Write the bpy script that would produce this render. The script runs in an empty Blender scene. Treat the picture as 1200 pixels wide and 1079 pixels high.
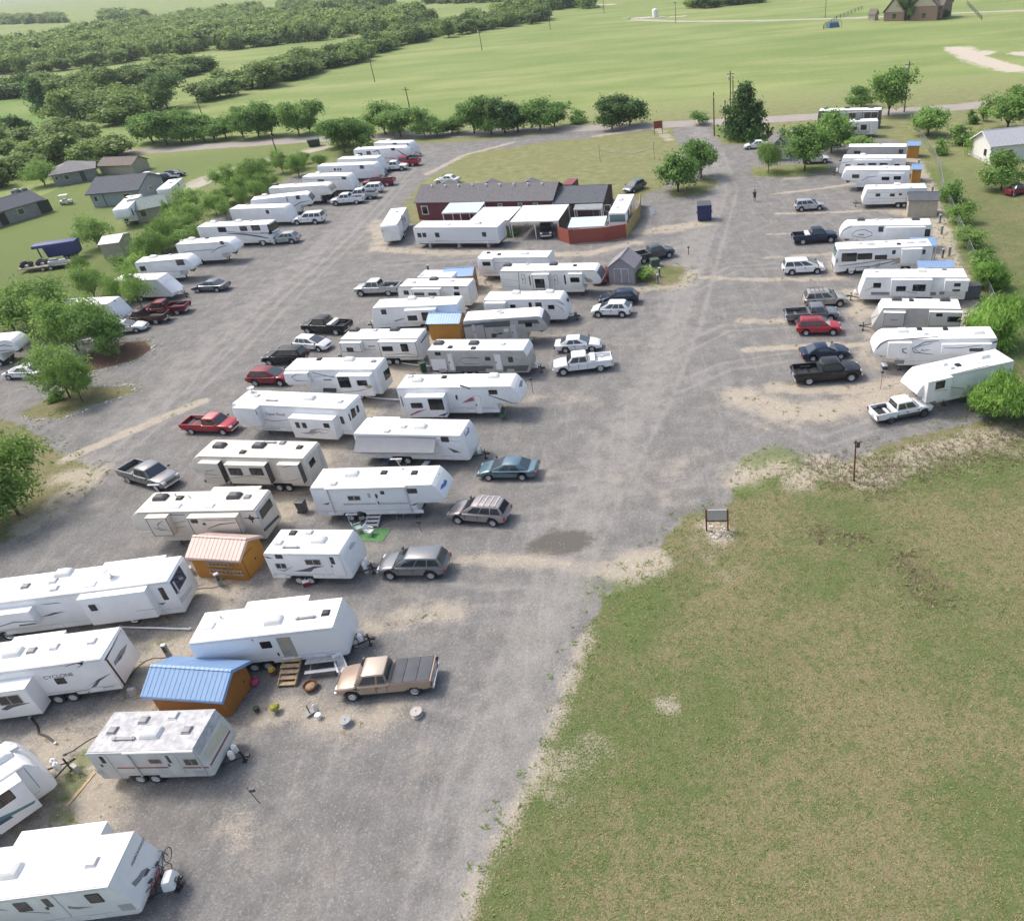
import bpy, bmesh, math, random
import numpy as np
from mathutils import Vector, Matrix
random.seed(7); RNG = np.random.default_rng(7)
S = bpy.context.scene
COL = S.collection
PI = math.pi

# ------------------------------------------------------------------ camera
CAM_H = 35.0
TH, RO, FPX, CX, CY = math.radians(33.982), math.radians(4.770), 904.13, 753.28, 540.0
F_ = np.array([0, math.cos(TH), -math.sin(TH)])
_r = np.array([1.0, 0, 0]); _d = np.cross(F_, _r)
R_ = math.cos(RO) * _r + math.sin(RO) * _d
D_ = -math.sin(RO) * _r + math.cos(RO) * _d
CAM = np.array([0, 0, CAM_H])
def ray(p):
    return F_ + (p[0] - CX) / FPX * R_ + (p[1] - CY) / FPX * D_
def at(p, z=0.0):
    """measured spot on the survey photograph -> metres on the plane at height z"""
    v = ray(p); t = (z - CAM_H) / v[2]
    return np.array([v[0] * t, v[1] * t])
cam = bpy.data.cameras.new('camera'); camo = bpy.data.objects.new('camera', cam); COL.objects.link(camo)
M = Matrix.Identity(4)
for i in range(3):
    M[i][0] = R_[i]; M[i][1] = -D_[i]; M[i][2] = -F_[i]; M[i][3] = CAM[i]
camo.matrix_world = M
cam.sensor_fit = 'HORIZONTAL'; cam.sensor_width = 36; cam.lens = FPX / 1200 * 36
cam.shift_x = -(CX - 600) / 1200; cam.clip_start = 0.5; cam.clip_end = 40000
S.camera = camo

# ------------------------------------------------------------------ materials
MATS = {}
def _nt(name):
    m = bpy.data.materials.new(name); m.use_nodes = True
    nt = m.node_tree; b = nt.nodes['Principled BSDF']
    return m, nt, b
def N(nt, typ, **kw):
    n = nt.nodes.new(typ)
    for k, v in kw.items():
        if k in n.inputs: n.inputs[k].default_value = v
        else: setattr(n, k, v)
    return n
def mixc(nt, fac, a, b, mode='MIX'):
    n = nt.nodes.new('ShaderNodeMix'); n.data_type = 'RGBA'; n.blend_type = mode
    for s, v in ((n.inputs[0], fac), (n.inputs[6], a), (n.inputs[7], b)):
        if isinstance(v, (int, float)): s.default_value = v
        elif isinstance(v, tuple): s.default_value = v if len(v) == 4 else (*v, 1)
        else: nt.links.new(v, s)
    return n.outputs[2]
def mth(nt, op, a, b=0.0, c=0.0, clamp=False):
    n = nt.nodes.new('ShaderNodeMath'); n.operation = op; n.use_clamp = clamp
    for s, v in zip(n.inputs, (a, b, c)):
        if isinstance(v, (int, float)): s.default_value = v
        else: nt.links.new(v, s)
    return n.outputs[0]
def sstep(nt, v, lo, hi):
    n = nt.nodes.new('ShaderNodeMapRange'); n.interpolation_type = 'SMOOTHSTEP'
    nt.links.new(v, n.inputs[0]); n.inputs[1].default_value = lo; n.inputs[2].default_value = hi
    return n.outputs[0]
def noise(nt, vec, scale, detail=4, rough=.55):
    n = N(nt, 'ShaderNodeTexNoise'); n.inputs['Scale'].default_value = scale
    n.inputs['Detail'].default_value = detail; n.inputs['Roughness'].default_value = rough
    if vec is not None: nt.links.new(vec, n.inputs['Vector'])
    return n.outputs['Fac']
def mat(name, rgb, rough=.5, metal=0., var=.12, scale=1.2, coat=0., spec=.5, dirt=None, bump=0.):
    """paint / plastic / metal with slight weathering"""
    if name in MATS: return MATS[name]
    m, nt, b = _nt(name)
    tc = N(nt, 'ShaderNodeTexCoord')
    f = noise(nt, tc.outputs['Object'], scale, 5)
    lo = tuple(c * (1 - var) for c in rgb); hi = tuple(min(1, c * (1 + var * .6)) for c in rgb)
    c = mixc(nt, sstep(nt, f, .3, .7), lo, hi)
    if dirt:
        g = noise(nt, tc.outputs['Object'], scale * 3.1, 6, .7)
        c = mixc(nt, mth(nt, 'MULTIPLY', sstep(nt, g, .5, .75), dirt[3]), c, tuple(dirt[:3]))
    nt.links.new(c, b.inputs['Base Color'])
    b.inputs['Roughness'].default_value = rough; b.inputs['Metallic'].default_value = metal
    b.inputs['Coat Weight'].default_value = coat; b.inputs['Coat Roughness'].default_value = .08
    b.inputs['Specular IOR Level'].default_value = spec
    if bump:
        bp = N(nt, 'ShaderNodeBump'); bp.inputs['Strength'].default_value = bump; bp.inputs['Distance'].default_value = .02
        nt.links.new(noise(nt, tc.outputs['Object'], 14, 4), bp.inputs['Height']); nt.links.new(bp.outputs[0], b.inputs['Normal'])
    MATS[name] = m; return m
def ribbed(name, rgb, pitch, axis='X', rough=.4, metal=0., depth=.02, seam=.75, grad=.1):
    """sheet or boarding with ribs / grooves along one axis (object space)"""
    if name in MATS: return MATS[name]
    m, nt, b = _nt(name)
    tc = N(nt, 'ShaderNodeTexCoord'); sx = N(nt, 'ShaderNodeSeparateXYZ'); nt.links.new(tc.outputs['Object'], sx.inputs[0])
    if axis == 'XY': co = mth(nt, 'ADD', sx.outputs['X'], sx.outputs['Y'])
    else: co = sx.outputs[axis]
    w = mth(nt, 'PINGPONG', co, pitch / 2); w = mth(nt, 'DIVIDE', w, pitch / 2)
    g = sstep(nt, w, 0.0, .22)
    f = noise(nt, tc.outputs['Object'], 1.7, 5)
    c = mixc(nt, f, tuple(x * (1 - grad) for x in rgb), tuple(min(1, x * (1 + grad)) for x in rgb))
    c = mixc(nt, g, tuple(x * seam for x in rgb), c)
    nt.links.new(c, b.inputs['Base Color']); b.inputs['Roughness'].default_value = rough; b.inputs['Metallic'].default_value = metal
    bp = N(nt, 'ShaderNodeBump'); bp.inputs['Strength'].default_value = .8; bp.inputs['Distance'].default_value = depth
    nt.links.new(g, bp.inputs['Height']); nt.links.new(bp.outputs[0], b.inputs['Normal'])
    MATS[name] = m; return m
def glass_mat(name, rgb, rough=.06):
    if name in MATS: return MATS[name]
    m, nt, b = _nt(name)
    b.inputs['Base Color'].default_value = (*rgb, 1); b.inputs['Roughness'].default_value = rough
    b.inputs['Specular IOR Level'].default_value = .6; b.inputs['Coat Weight'].default_value = .8
    MATS[name] = m; return m

MW = mat('rv white gelcoat', (.82, .825, .83), .35, 0, .06, .8, .2, .5, (.45, .43, .38, .12))
MW2 = mat('rv warm white', (.77, .76, .73), .4, 0, .07, .7, .15, .5, (.42, .38, .3, .15))
MBEI = mat('rv champagne', (.64, .60, .53), .38, 0, .06, .8, .2)
MGRY = mat('rv grey fibreglass', (.46, .45, .43), .4, 0, .06, .8, .15)
MROOF = mat('white roof membrane', (.84, .84, .83), .6, 0, .05, .5, 0, .3, (.58, .55, .50, .4))
MROOFB = mat('cream roof membrane', (.70, .66, .57), .6, 0, .06, .5, 0, .3, (.5, .46, .38, .25))
MROOFD = mat('weathered grey roof', (.50, .50, .51), .8, 0, .25, 2.2, 0, .3, (.20, .20, .22, .75))
MBLK = mat('black trim', (.025, .025, .028), .5)
MDK = mat('dark plastic', (.07, .07, .075), .45)
MMID = mat('mid grey plastic', (.25, .25, .26), .5)
MLG = mat('light grey plastic', (.55, .55, .55), .5)
MSIL = mat('silver stripe', (.36, .37, .40), .4)
MCHR = mat('chrome', (.75, .76, .78), .18, 1., .03)
MALU = mat('aluminium', (.6, .61, .62), .35, .9, .08)
MTYR = mat('tyre rubber', (.03, .03, .032), .85)
MRED = mat('dark red paint', (.28, .03, .035), .4)
MTEAL = mat('teal stripe', (.10, .22, .24), .4)
MNAVY = mat('navy stripe', (.05, .08, .16), .4)
MTAN = mat('tan stripe', (.40, .33, .25), .4)
MBLU = mat('blue emblem', (.05, .16, .42), .4)
MGL = glass_mat('rv window glass', (.018, .02, .024))
MGLB = glass_mat('rear window blue', (.03, .055, .10))
MGLT = glass_mat('windshield teal', (.10, .20, .20))
MCG = glass_mat('car glass', (.035, .045, .05), .03)
MWOOD = mat('raw lumber', (.42, .30, .18), .75, 0, .25, 3)
MWDK = mat('creosote pole', (.10, .075, .055), .85, 0, .3, 2)
MORG = ribbed('orange stained boards', (.47, .22, .035), .2, 'XY', .6, 0, .012, .7, .2)
MORG2 = ribbed('brown orange boards', (.36, .145, .03), .2, 'XY', .6, 0, .012, .7, .2)
MBROOF = ribbed('blue ribbed metal', (.21, .335, .53), .3, 'X', .4, .1, .03, .75)
MPROOF = ribbed('pink ribbed metal', (.60, .465, .41), .3, 'X', .4, .1, .03, .78)
MCONC = mat('concrete', (.42, .40, .37), .85, 0, .15, .8)
MRIM = mat('alloy rim', (.50,.51,.53), .35, .25, .05)
MTAIL = mat('tail lamp red', (.35, .02, .02), .2, 0, .05, 1, .5)
MLAMP = mat('headlamp clear', (.65, .67, .7), .12, .2, .03, 1, .6)
MORL = mat('amber plastic', (.6, .25, .03), .3)

# ------------------------------------------------------------------ objects
def tag(o, label=None, cat=None, group=None, kind=None):
    if label: o['label'] = label
    if cat: o['category'] = cat
    if group: o['group'] = group
    if kind: o['kind'] = kind
    return o
def thing(name, label, cat, loc, ang=0., group=None):
    o = bpy.data.objects.new(name, None); COL.objects.link(o)
    o.location = (loc[0], loc[1], loc[2] if len(loc) > 2 else 0.); o.rotation_euler = (0, 0, ang)
    o.empty_display_size = .5
    return tag(o, label, cat, group)
class MB:
    """collects faces for ONE mesh object"""
    def __init__(s): s.v = []; s.f = []
    def add(s, vs, fs):
        n = len(s.v); s.v += [tuple(map(float, p)) for p in vs]; s.f += [tuple(i + n for i in f) for f in fs]; return s
    def box(s, x0, x1, y0, y1, z0, z1):
        return s.add([(x0,y0,z0),(x1,y0,z0),(x1,y1,z0),(x0,y1,z0),(x0,y0,z1),(x1,y0,z1),(x1,y1,z1),(x0,y1,z1)],
                     [(0,3,2,1),(4,5,6,7),(0,1,5,4),(1,2,6,5),(2,3,7,6),(3,0,4,7)])
    def hexa(s, b, t):
        return s.add(list(b) + list(t), [(0,3,2,1),(4,5,6,7),(0,1,5,4),(1,2,6,5),(2,3,7,6),(3,0,4,7)])
    def tube(s, pts, r, n=8, cap=True):
        pts = [Vector(p) for p in pts]; rs = r if isinstance(r, (list, tuple)) else [r] * len(pts)
        base = len(s.v)
        for i, p in enumerate(pts):
            d = (pts[min(i+1, len(pts)-1)] - pts[max(i-1, 0)]).normalized()
            a = d.orthogonal().normalized() if abs(d.z) > .95 else d.cross(Vector((0,0,1))).normalized()
            b = d.cross(a)
            for k in range(n):
                t = 2*PI*k/n; q = p + (a*math.cos(t) + b*math.sin(t)) * rs[i]; s.v.append(tuple(q))
        for i in range(len(pts)-1):
            for k in range(n):
                s.f.append((base+i*n+k, base+i*n+(k+1)%n, base+(i+1)*n+(k+1)%n, base+(i+1)*n+k))
        if cap:
            s.f.append(tuple(base+k for k in range(n))[::-1]); s.f.append(tuple(base+(len(pts)-1)*n+k for k in range(n)))
        return s
    def lathe(s, prof, n=20, c=(0,0,0), axis='z'):
        """prof: list of (radius, height)"""
        base = len(s.v)
        for r, h in prof:
            for k in range(n):
                t = 2*PI*k/n; a, b = r*math.cos(t), r*math.sin(t)
                if axis == 'z': p = (c[0]+a, c[1]+b, c[2]+h)
                elif axis == 'y': p = (c[0]+a, c[1]+h, c[2]+b)
                else: p = (c[0]+h, c[1]+a, c[2]+b)
                s.v.append(p)
        for i in range(len(prof)-1):
            for k in range(n):
                s.f.append((base+i*n+k, base+i*n+(k+1)%n, base+(i+1)*n+(k+1)%n, base+(i+1)*n+k))
        s.f.append(tuple(base+k for k in range(n))); s.f.append(tuple(base+(len(prof)-1)*n+k for k in range(n)))
        return s
    def rings(s, rings):
        """loft of equal-length closed outlines, capped"""
        n = len(rings[0]); base = len(s.v)
        for r in rings: s.v += [tuple(map(float, p)) for p in r]
        for i in range(len(rings)-1):
            for k in range(n):
                s.f.append((base+i*n+k, base+i*n+(k+1)%n, base+(i+1)*n+(k+1)%n, base+(i+1)*n+k))
        s.f.append(tuple(base+k for k in range(n))[::-1]); s.f.append(tuple(base+(len(rings)-1)*n+k for k in range(n)))
        return s
    def prism(s, poly, y0, y1):
        """polygon in (x,z) pushed from y0 to y1"""
        n = len(poly)
        return s.add([(x,y0,z) for x,z in poly] + [(x,y1,z) for x,z in poly],
                     [tuple(range(n))[::-1], tuple(range(n,2*n))] + [(k,(k+1)%n,n+(k+1)%n,n+k) for k in range(n)])
    def mesh(s, name, m, smooth=None, bevel=0.):
        me = bpy.data.meshes.new(name); me.from_pydata(s.v, [], s.f)
        bm = bmesh.new(); bm.from_mesh(me)
        bmesh.ops.recalc_face_normals(bm, faces=bm.faces)
        if bevel:
            ed = [e for e in bm.edges if len(e.link_faces) == 2 and e.calc_face_angle(0) > .5]
            bmesh.ops.bevel(bm, geom=ed, offset=bevel, segments=2, profile=.6, affect='EDGES', clamp_overlap=True)
        bm.to_mesh(me); bm.free()
        if m is not None: me.materials.append(m)
        if smooth or bevel:
            me.polygons.foreach_set('use_smooth', [True]*len(me.polygons)); me.set_sharp_from_angle(angle=math.radians(smooth or 35))
        return me
    def build(s, name, m, parent=None, smooth=None, bevel=0., loc=None, ang=None):
        return link(name, s.mesh(name, m, smooth, bevel), parent, loc, ang)
def link(name, me, parent=None, loc=None, ang=None):
    o = bpy.data.objects.new(name, me); COL.objects.link(o)
    if parent is not None: o.parent = parent
    if loc is not None: o.location = loc
    if ang is not None: o.rotation_euler = ang if isinstance(ang, tuple) else (0, 0, ang)
    return o
def copy_tree(o, parent=None):
    c = o.copy(); COL.objects.link(c)
    if parent is not None: c.parent = parent; c.matrix_parent_inverse = o.matrix_parent_inverse.copy()
    for ch in list(o.children): copy_tree(ch, c)
    return c
def inset(poly, d):
    """2D polygon pushed inwards by d (mitred)"""
    n = len(poly); area = sum(poly[i][0]*poly[(i+1)%n][1]-poly[(i+1)%n][0]*poly[i][1] for i in range(n))
    sg = 1 if area > 0 else -1; out = []
    for i in range(n):
        p0, p1, p2 = (np.array(poly[(i+k) % n], float) for k in (-1, 0, 1))
        e1 = (p1-p0)/(np.linalg.norm(p1-p0)+1e-9); e2 = (p2-p1)/(np.linalg.norm(p2-p1)+1e-9)
        n1 = np.array([-e1[1], e1[0]])*sg; n2 = np.array([-e2[1], e2[0]])*sg
        b = n1+n2; k = b@b
        b = n1 if k < .3 else b*2/k
        out.append(tuple(p1 + b*d))
    return out
def rrect(x0, x1, z0, z1, r):
    r = min(r, abs(x1-x0)*.45, abs(z1-z0)*.45); o = []
    for cx, cz, a in ((x1-r, z1-r, 0), (x0+r, z1-r, 90), (x0+r, z0+r, 180), (x1-r, z0+r, 270)):
        for k in range(3):
            t = math.radians(a + 45*k); o.append((cx + r*math.cos(t), cz + r*math.sin(t)))
    return o
def ppm(xy): return FPX / math.hypot(math.hypot(xy[0], xy[1]), CAM_H)
# shared wheel meshes
_WH = {}
def wheel(parent, x, y, r, w=.22, side=-1, rimmat=None, lod=0):
    key = (round(r, 2), round(w, 2), (rimmat or MRIM).name)
    if key not in _WH:
        t = MB().lathe([(r*.58,-w/2+.10),(r*.61,-w/2+.02),(r*.64,-w/2),(r*.9,-w/2),(r*.985,-w/2+.03),(r,-w/2+.07),(r,w/2-.07),(r*.985,w/2-.03),(r*.9,w/2),(r*.62,w/2),(r*.58,w/2-.06)], 22, axis='y').mesh('tyre', MTYR, 40)
        k = MB().lathe([(r*.05,-w/2+.035),(r*.16,-w/2+.03),(r*.18,-w/2+.06),(r*.5,-w/2+.075),(r*.56,-w/2+.02),(r*.63,-w/2-.002),(r*.625,w/2-.05),(r*.05,w/2-.03)], 16, axis='y')
        for j in range(5):
            a = 2*PI*j/5; c, s_ = math.cos(a), math.sin(a); p = (-s_*.05, c*.05)
            k.hexa([(c*r*.14+p[0],-w/2+.07,s_*r*.14+p[1]),(c*r*.58+p[0],-w/2+.07,s_*r*.58+p[1]),(c*r*.58-p[0],-w/2+.07,s_*r*.58-p[1]),(c*r*.14-p[0],-w/2+.07,s_*r*.14-p[1])],
                   [(c*r*.14+p[0],-w/2+.02,s_*r*.14+p[1]),(c*r*.58+p[0],-w/2+.015,s_*r*.58+p[1]),(c*r*.58-p[0],-w/2+.015,s_*r*.58-p[1]),(c*r*.14-p[0],-w/2+.02,s_*r*.14-p[1])])
        _WH[key] = (t, k.mesh('rim', rimmat or MRIM, 40))
    t, k = _WH[key]
    o = link('wheel', t, parent, (x, y, r), (0, 0, 0 if side < 0 else PI))
    link('rim', k, o)
    return o
# ------------------------------------------------------------------ recreational vehicles
_RC = {}
def roof_fitting(code, parent, x, y, z):
    """air conditioners, vents, skylights on a roof (shared meshes)"""
    if code not in _RC:
        b = MB()
        if code in ('ac', 'acd'):
            for z0, z1, q0, q1 in ((0, .2, 0, .05), (.2, .31, .05, .15)):
                b.hexa([(-.5+q0,-.36+q0,z0),(.5-q0,-.36+q0,z0),(.5-q0,.36-q0,z0),(-.5+q0,.36-q0,z0)], [(-.5+q1,-.36+q1,z1),(.5-q1*1.6,-.36+q1,z1),(.5-q1*1.6,.36-q1,z1),(-.5+q1,.36-q1,z1)])
            _RC[code] = ('air_conditioner', b.mesh('air_conditioner', MW2 if code == 'ac' else MMID if 0 else MDK, bevel=.02))
        elif code in ('v', 'vd', 'vg'):
            b.box(-.24,.24,-.24,.24,0,.05); b.hexa([(-.22,-.22,.05),(.22,-.22,.05),(.22,.22,.05),(-.22,.22,.05)], [(-.17,-.17,.16),(.19,-.17,.13),(.19,.17,.13),(-.17,.17,.16)])
            _RC[code] = ('roof_vent', b.mesh('roof_vent', {'v': MLG, 'vd': MBLK, 'vg': MMID}[code], bevel=.015))
        elif code == 'sky':
            b.box(-.35,.35,-.3,.3,0,.04); b.box(-.29,.29,-.24,.24,.04,.12)
            _RC[code] = ('skylight', b.mesh('skylight', MW, bevel=.02))
        elif code == 'pipe':
            b.lathe([(.05,0),(.05,.18),(.08,.19),(.08,.23),(.02,.25)], 10)
            _RC[code] = ('plumbing_vent', b.mesh('plumbing_vent', MLG, 40))
        elif code == 'ant':
            b.lathe([(.12,0),(.1,.06),(.03,.07)], 10); b.tube([(0,0,.06),(-.2,0,.5),(-.3,0,.9)], .02, 6); b.box(-.75,.15,-.06,.06,.88,.95)
            _RC[code] = ('tv_antenna', b.mesh('tv_antenna', MLG, 40))
        elif code == 'dish':
            b.lathe([(.18,0),(.16,.05),(.04,.06),(.04,.35)], 12); b.lathe([(.02,.36),(.2,.40),(.32,.47),(.33,.48),(.2,.42),(.02,.38)], 14)
            _RC[code] = ('satellite_dish', b.mesh('satellite_dish', MLG, 40))
        elif code == 'bar':
            b.box(-.6,.6,-.08,.08,.02,.1); b.box(-.5,-.4,-.1,.1,0,.12); b.box(.4,.5,-.1,.1,0,.12)
            _RC[code] = ('folded_antenna', b.mesh('folded_antenna', MMID, bevel=.01))
    n, me = _RC[code]
    link(n, me, parent, (x, y, z))

MSTR_ = mat('moulding grey', (.50,.51,.53), .45)
def rv(label, K, A, B, h, front='R', kind='tt', N=.8, bulge=.5, z0=.6, W=2.5, ext=0., body=None, roof=None, near=(), top=(), far=(), rear=(), nose=(),
       ov=2.3, cap=None, ax=None, group=None, extra=(), name=None, trim=None, sidewall=None, cat=None, wheels=True, reartop=0.):
    s_, ox, oy = K
    px = lambda c: (ox + c[0]/s_, oy + c[1]/s_)
    a, b = at(px(A), h), at(px(B), h)
    u = (b-a)/np.linalg.norm(b-a)
    if ext: 
        if front == 'R': a = a - u*ext
        else: a = a - u*ext if px(A)[0] < 100 else a
    Lr = np.linalg.norm(b-a); n = np.array([-u[1], u[0]])
    c0 = (a+b)/2 + n*W/2
    ang = math.atan2(u[1], u[0])
    Rm = np.array([[u[0], u[1], 0], [n[0], n[1], 0], [0, 0, 1]])
    def loc_ray(c):
        v = Rm @ ray(px(c)); o = Rm @ (CAM - np.array([c0[0], c0[1], 0])); return o, v
    def side(c, off=0.):
        o, v = loc_ray(c); t = (-W/2 - off - o[1])/v[1]; q = o + v*t; return q[0], q[2]
    def plan(c, z):
        o, v = loc_ray(c); t = (z-o[2])/v[2]; q = o + v*t; return q[0], q[1]
    sg = 1 if front == 'R' else -1
    X = (lambda s: -Lr/2 + s) if sg > 0 else (lambda s: Lr/2 - s)
    bm_ = body or MW
    nm = name or {'tt': 'travel_trailer', 'fw': 'fifth_wheel_trailer', 'mh': 'motorhome'}[kind]
    root = thing(nm, label, cat or {'tt': 'travel trailer', 'fw': 'fifth wheel', 'mh': 'motorhome'}[kind], (c0[0], c0[1], 0), ang, group)
    # side outline (s, z)
    if kind == 'mh':
        P0, P1, P2 = (Lr, h), (Lr+N*bulge*1.2, h-.3), (Lr+N, 1.15)
    elif kind == 'fw':
        P0, P1, P2 = (Lr, h), (Lr+N*(.35+bulge*.65), h-(1-bulge)*.5*(h-z0-1.3)), (Lr+N, z0+1.35)
    else:
        P0, P1, P2 = (Lr, h), (Lr+N*(.5+(bulge-.5)), h-(h-z0-.5)*(.5-(bulge-.5)*.8)), (Lr+N, z0+.45)
    Q = lambda t: ((1-t)**2*P0[0]+2*t*(1-t)*P1[0]+t*t*P2[0], (1-t)**2*P0[1]+2*t*(1-t)*P1[1]+t*t*P2[1])
    curve = [Q(k/9) for k in range(10)]
    ax = ax if ax is not None else {'tt': Lr*.40, 'fw': Lr*.30, 'mh': Lr*.26}[kind]
    out = [(0, h-.12), (-.02, z0+.1), (.03, z0)]
    if wheels:
        if kind == 'mh':
            out += [(ax-.62, z0), (ax-.5, z0+.34), (ax+.5, z0+.34), (ax+.62, z0)]
            fx = Lr+N-2.0
            out += [(fx-.6, z0), (fx-.46, z0+.32), (fx+.46, z0+.32), (fx+.6, z0)]
        else:
            out += [(ax-.92, z0), (ax-.82, z0+.22), (ax+.82, z0+.22), (ax+.92, z0)]
    if kind == 'fw': out += [(Lr+N-ov, z0), (Lr+N-ov, z0+.95), (Lr+N-.25, z0+1.02)]
    elif kind == 'mh': out += [(Lr+N-.1, z0-.12), (Lr+N, z0)]
    else: out += [(Lr+N-.25, z0), (Lr+N-.06, z0+.12)]
    out += curve[::-1] + [(.12, h)]
    ol = [(X(s), z) for s, z in out]
    rings = []
    for y, d in ((-W/2, .05), (-W/2+.015, .018), (-W/2+.055, 0), (W/2-.055, 0), (W/2-.015, .018), (W/2, .05)):
        q = inset(ol, d) if d else ol
        rings.append([(x, y, z) for x, z in q])
    MB().rings(rings).build('body', sidewall or bm_, root, smooth=32)
    # roof membrane
    rp = [(X(s), z) for s, z in ([(.1, h)] + curve[:4])]
    rm = MB(); nr = len(rp)
    up = [(x, z+.03) for x, z in rp]
    rm.prism(rp + up[::-1], -W/2+.05, W/2-.05); rm.build('roof', roof or MROOF, root)
    g = MB(); g.prism([(X(.08), h-.05), (X(Lr), h-.05), (X(Lr), h-.0), (X(.08), h-.0)], -W/2-.02, -W/2+.01)
    g.prism([(X(.08), h-.05), (X(Lr), h-.05), (X(Lr), h), (X(.08), h)], W/2-.01, W/2+.02); g.build('gutter_rail', trim or MLG, root)
    # nose band in other material
    def strip(nm_, m, t0, t1, yw, lift):
        b_ = MB(); pts = [Q(t0+(t1-t0)*k/8) for k in range(9)]
        outp = []
        for i, p in enumerate(pts):
            q0, q1 = pts[max(i-1, 0)], pts[min(i+1, 8)]; dx, dz = q1[0]-q0[0], q1[1]-q0[1]; l = math.hypot(dx, dz)
            outp.append((p[0]-dz/l*lift, p[1]+dx/l*lift))
        poly = [(X(s), z) for s, z in pts + outp[::-1]]
        b_.prism(poly, yw[0], yw[1]); return b_.build(nm_, m, root, smooth=40)
    if cap: strip('front_cap', cap[0], cap[1], cap[2], (-W/2+.03, W/2-.03), .02)
    if kind == 'mh':
        ws = strip('windshield', MGLT if cap is None else MGL, .22, .72, (-W/2+.14, W/2-.14), .02)
        b_ = MB()
        for y in (-.85, .85): b_.prism(rrect(-.2, .2, .72, .92, .05), y-.0, y+.0001)
        e0 = X(Lr+N+.012)
        MB().box(min(e0, X(Lr+N-.05)), max(e0, X(Lr+N-.05)), -W/2+.3, W/2-.3, .62, .95).build('grille', MDK, root)
        for y in (-W/2+.17, W/2-.17):
            MB().box(min(e0, X(Lr+N-.05)), max(e0, X(Lr+N-.05)), y-.13, y+.13, .75, .95).build('headlight', MLAMP, root)
        m_ = MB(); mx = X(Lr+N-.25)
        for y in (-1, 1):
            m_ = MB(); m_.box(mx-.06, mx+.06, y*(W/2+.18)-.06, y*(W/2+.18)+.06, 1.7, 2.1); m_.tube([(mx, y*(W/2-.02), 2.15), (mx, y*(W/2+.18), 2.1)], .02, 6); m_.build('mirror', MDK, root)
    # belt mouldings and low storage doors on the near wall
    if (Lr > 5 and ppm(c0) > 6.5):
        tr_ = MB(); e0, e1 = sorted((X(.15), X(Lr-.15 if kind != 'fw' else Lr+N-ov-.2)))
        tr_.box(e0, e1, -W/2-.006, -W/2+.01, z0+.42, z0+.45); tr_.box(e0, e1, -W/2-.006, -W/2+.01, h-.16, h-.135); tr_.build('belt_moulding', MSTR_, root)
        for q in (.12, .62, .84):
            x_ = X(Lr*q); MB().prism(rrect(x_-.38, x_+.38, z0+.06, z0+.40, .03), -W/2-.009, -W/2+.004).build('storage_door', MSTR_, root); MB().prism(rrect(x_-.36, x_+.36, z0+.08, z0+.38, .03), -W/2-.012, -W/2).build('storage_door_leaf', bm_, root)
    # undercarriage
    ch = MB(); ch.box(min(X(.35), X(Lr-.2 if kind != 'fw' else Lr+N-ov-.15)), max(X(.35), X(Lr-.2 if kind != 'fw' else Lr+N-ov-.15)), -W/2+.3, W/2-.3, z0-.18, z0+.05)
    if wheels: ch.box(min(X(ax-.85), X(ax+.85)), max(X(ax-.85), X(ax+.85)), -W/2+.34, W/2-.34, .38, z0+.3)
    ch.build('chassis', MBLK, root)
    if wheels:
        for y, sd in ((-W/2+.17, -1), (W/2-.17, 1)):
            if kind == 'mh':
                wheel(root, X(ax), y, .46, .28, sd, MCHR); wheel(root, X(Lr+N-2.0), y, .46, .28, sd, MCHR)
            else:
                for o in (-.42, .42): wheel(root, X(ax+o), y, .36, .2, sd, MLG)
    else:
        for q in (.15, .5, .85):
            MB().box(X(Lr*q)-.2, X(Lr*q)+.2, -W/2+.25, W/2-.25, 0, z0-.1).build('support_block', MCONC, root)
    if kind == 'fw':
        for y in (-.75, .75):
            lg = MB(); lg.box(X(Lr+N-ov-.35)-.06, X(Lr+N-ov-.35)+.06, y-.06, y+.06, .06, z0+.2); lg.box(X(Lr+N-ov-.35)-.16, X(Lr+N-ov-.35)+.16, y-.16, y+.16, 0, .06); lg.build('landing_leg', MDK, root)
        kp = MB(); xs = X(Lr+N-1.0); kp.box(xs-.3, xs+.3, -.25, .25, z0+.5, z0+1.0); kp.lathe([(.06, z0+.28), (.06, z0+.5)], 10, (xs, 0, 0)); kp.build('king_pin', MDK, root)
    elif kind == 'tt' and wheels:
        hb = MB(); e = Lr+N
        for y in (-.75, .75): hb.tube([(X(e-.6), y, z0-.08), (X(e+.95), 0, z0-.1)], .05, 6)
        hb.box(min(X(e+.9), X(e+1.15)), max(X(e+.9), X(e+1.15)), -.08, .08, z0-.14, z0); hb.tube([(X(e+.75), 0, .05), (X(e+.75), 0, z0+.35)], .045, 8)
        hb.box(X(e+.75)-.12, X(e+.75)+.12, -.12, .12, 0, .06); hb.build('tow_hitch', MBLK, root)
        if 'notank' not in extra:
            for y in (-.19, .19):
                MB().lathe([(.02,0),(.15,.03),(.155,.1),(.155,.4),(.13,.48),(.06,.52),(.06,.58),(.02,.58)], 14, (X(e+.36), y, z0+.02)).build('propane_tank', MW2, root, smooth=40)
    # far-side slide-outs: seen over the roof
    for item in far:
        zf = h-.1; (xa, ya), (xb, yb) = plan(item[0], zf), plan(item[1], zf)
        yo = max(min((ya+yb)/2, W/2+1.1), W/2+.35)
        so = MB().box(xa, xb, W/2-.04, yo, z0+.15, zf-.02).build('slide_out', bm_, root, bevel=.02)
        MB().box(xa-.03, xb+.03, W/2-.02, yo+.03, zf-.02, zf+.015).build('slide_roof', roof or MROOF, so)
    # things on a wall plane
    cnt = [0]
    def lift(): cnt[0] += 1; return .004 + .0012*(cnt[0] % 14)
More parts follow.
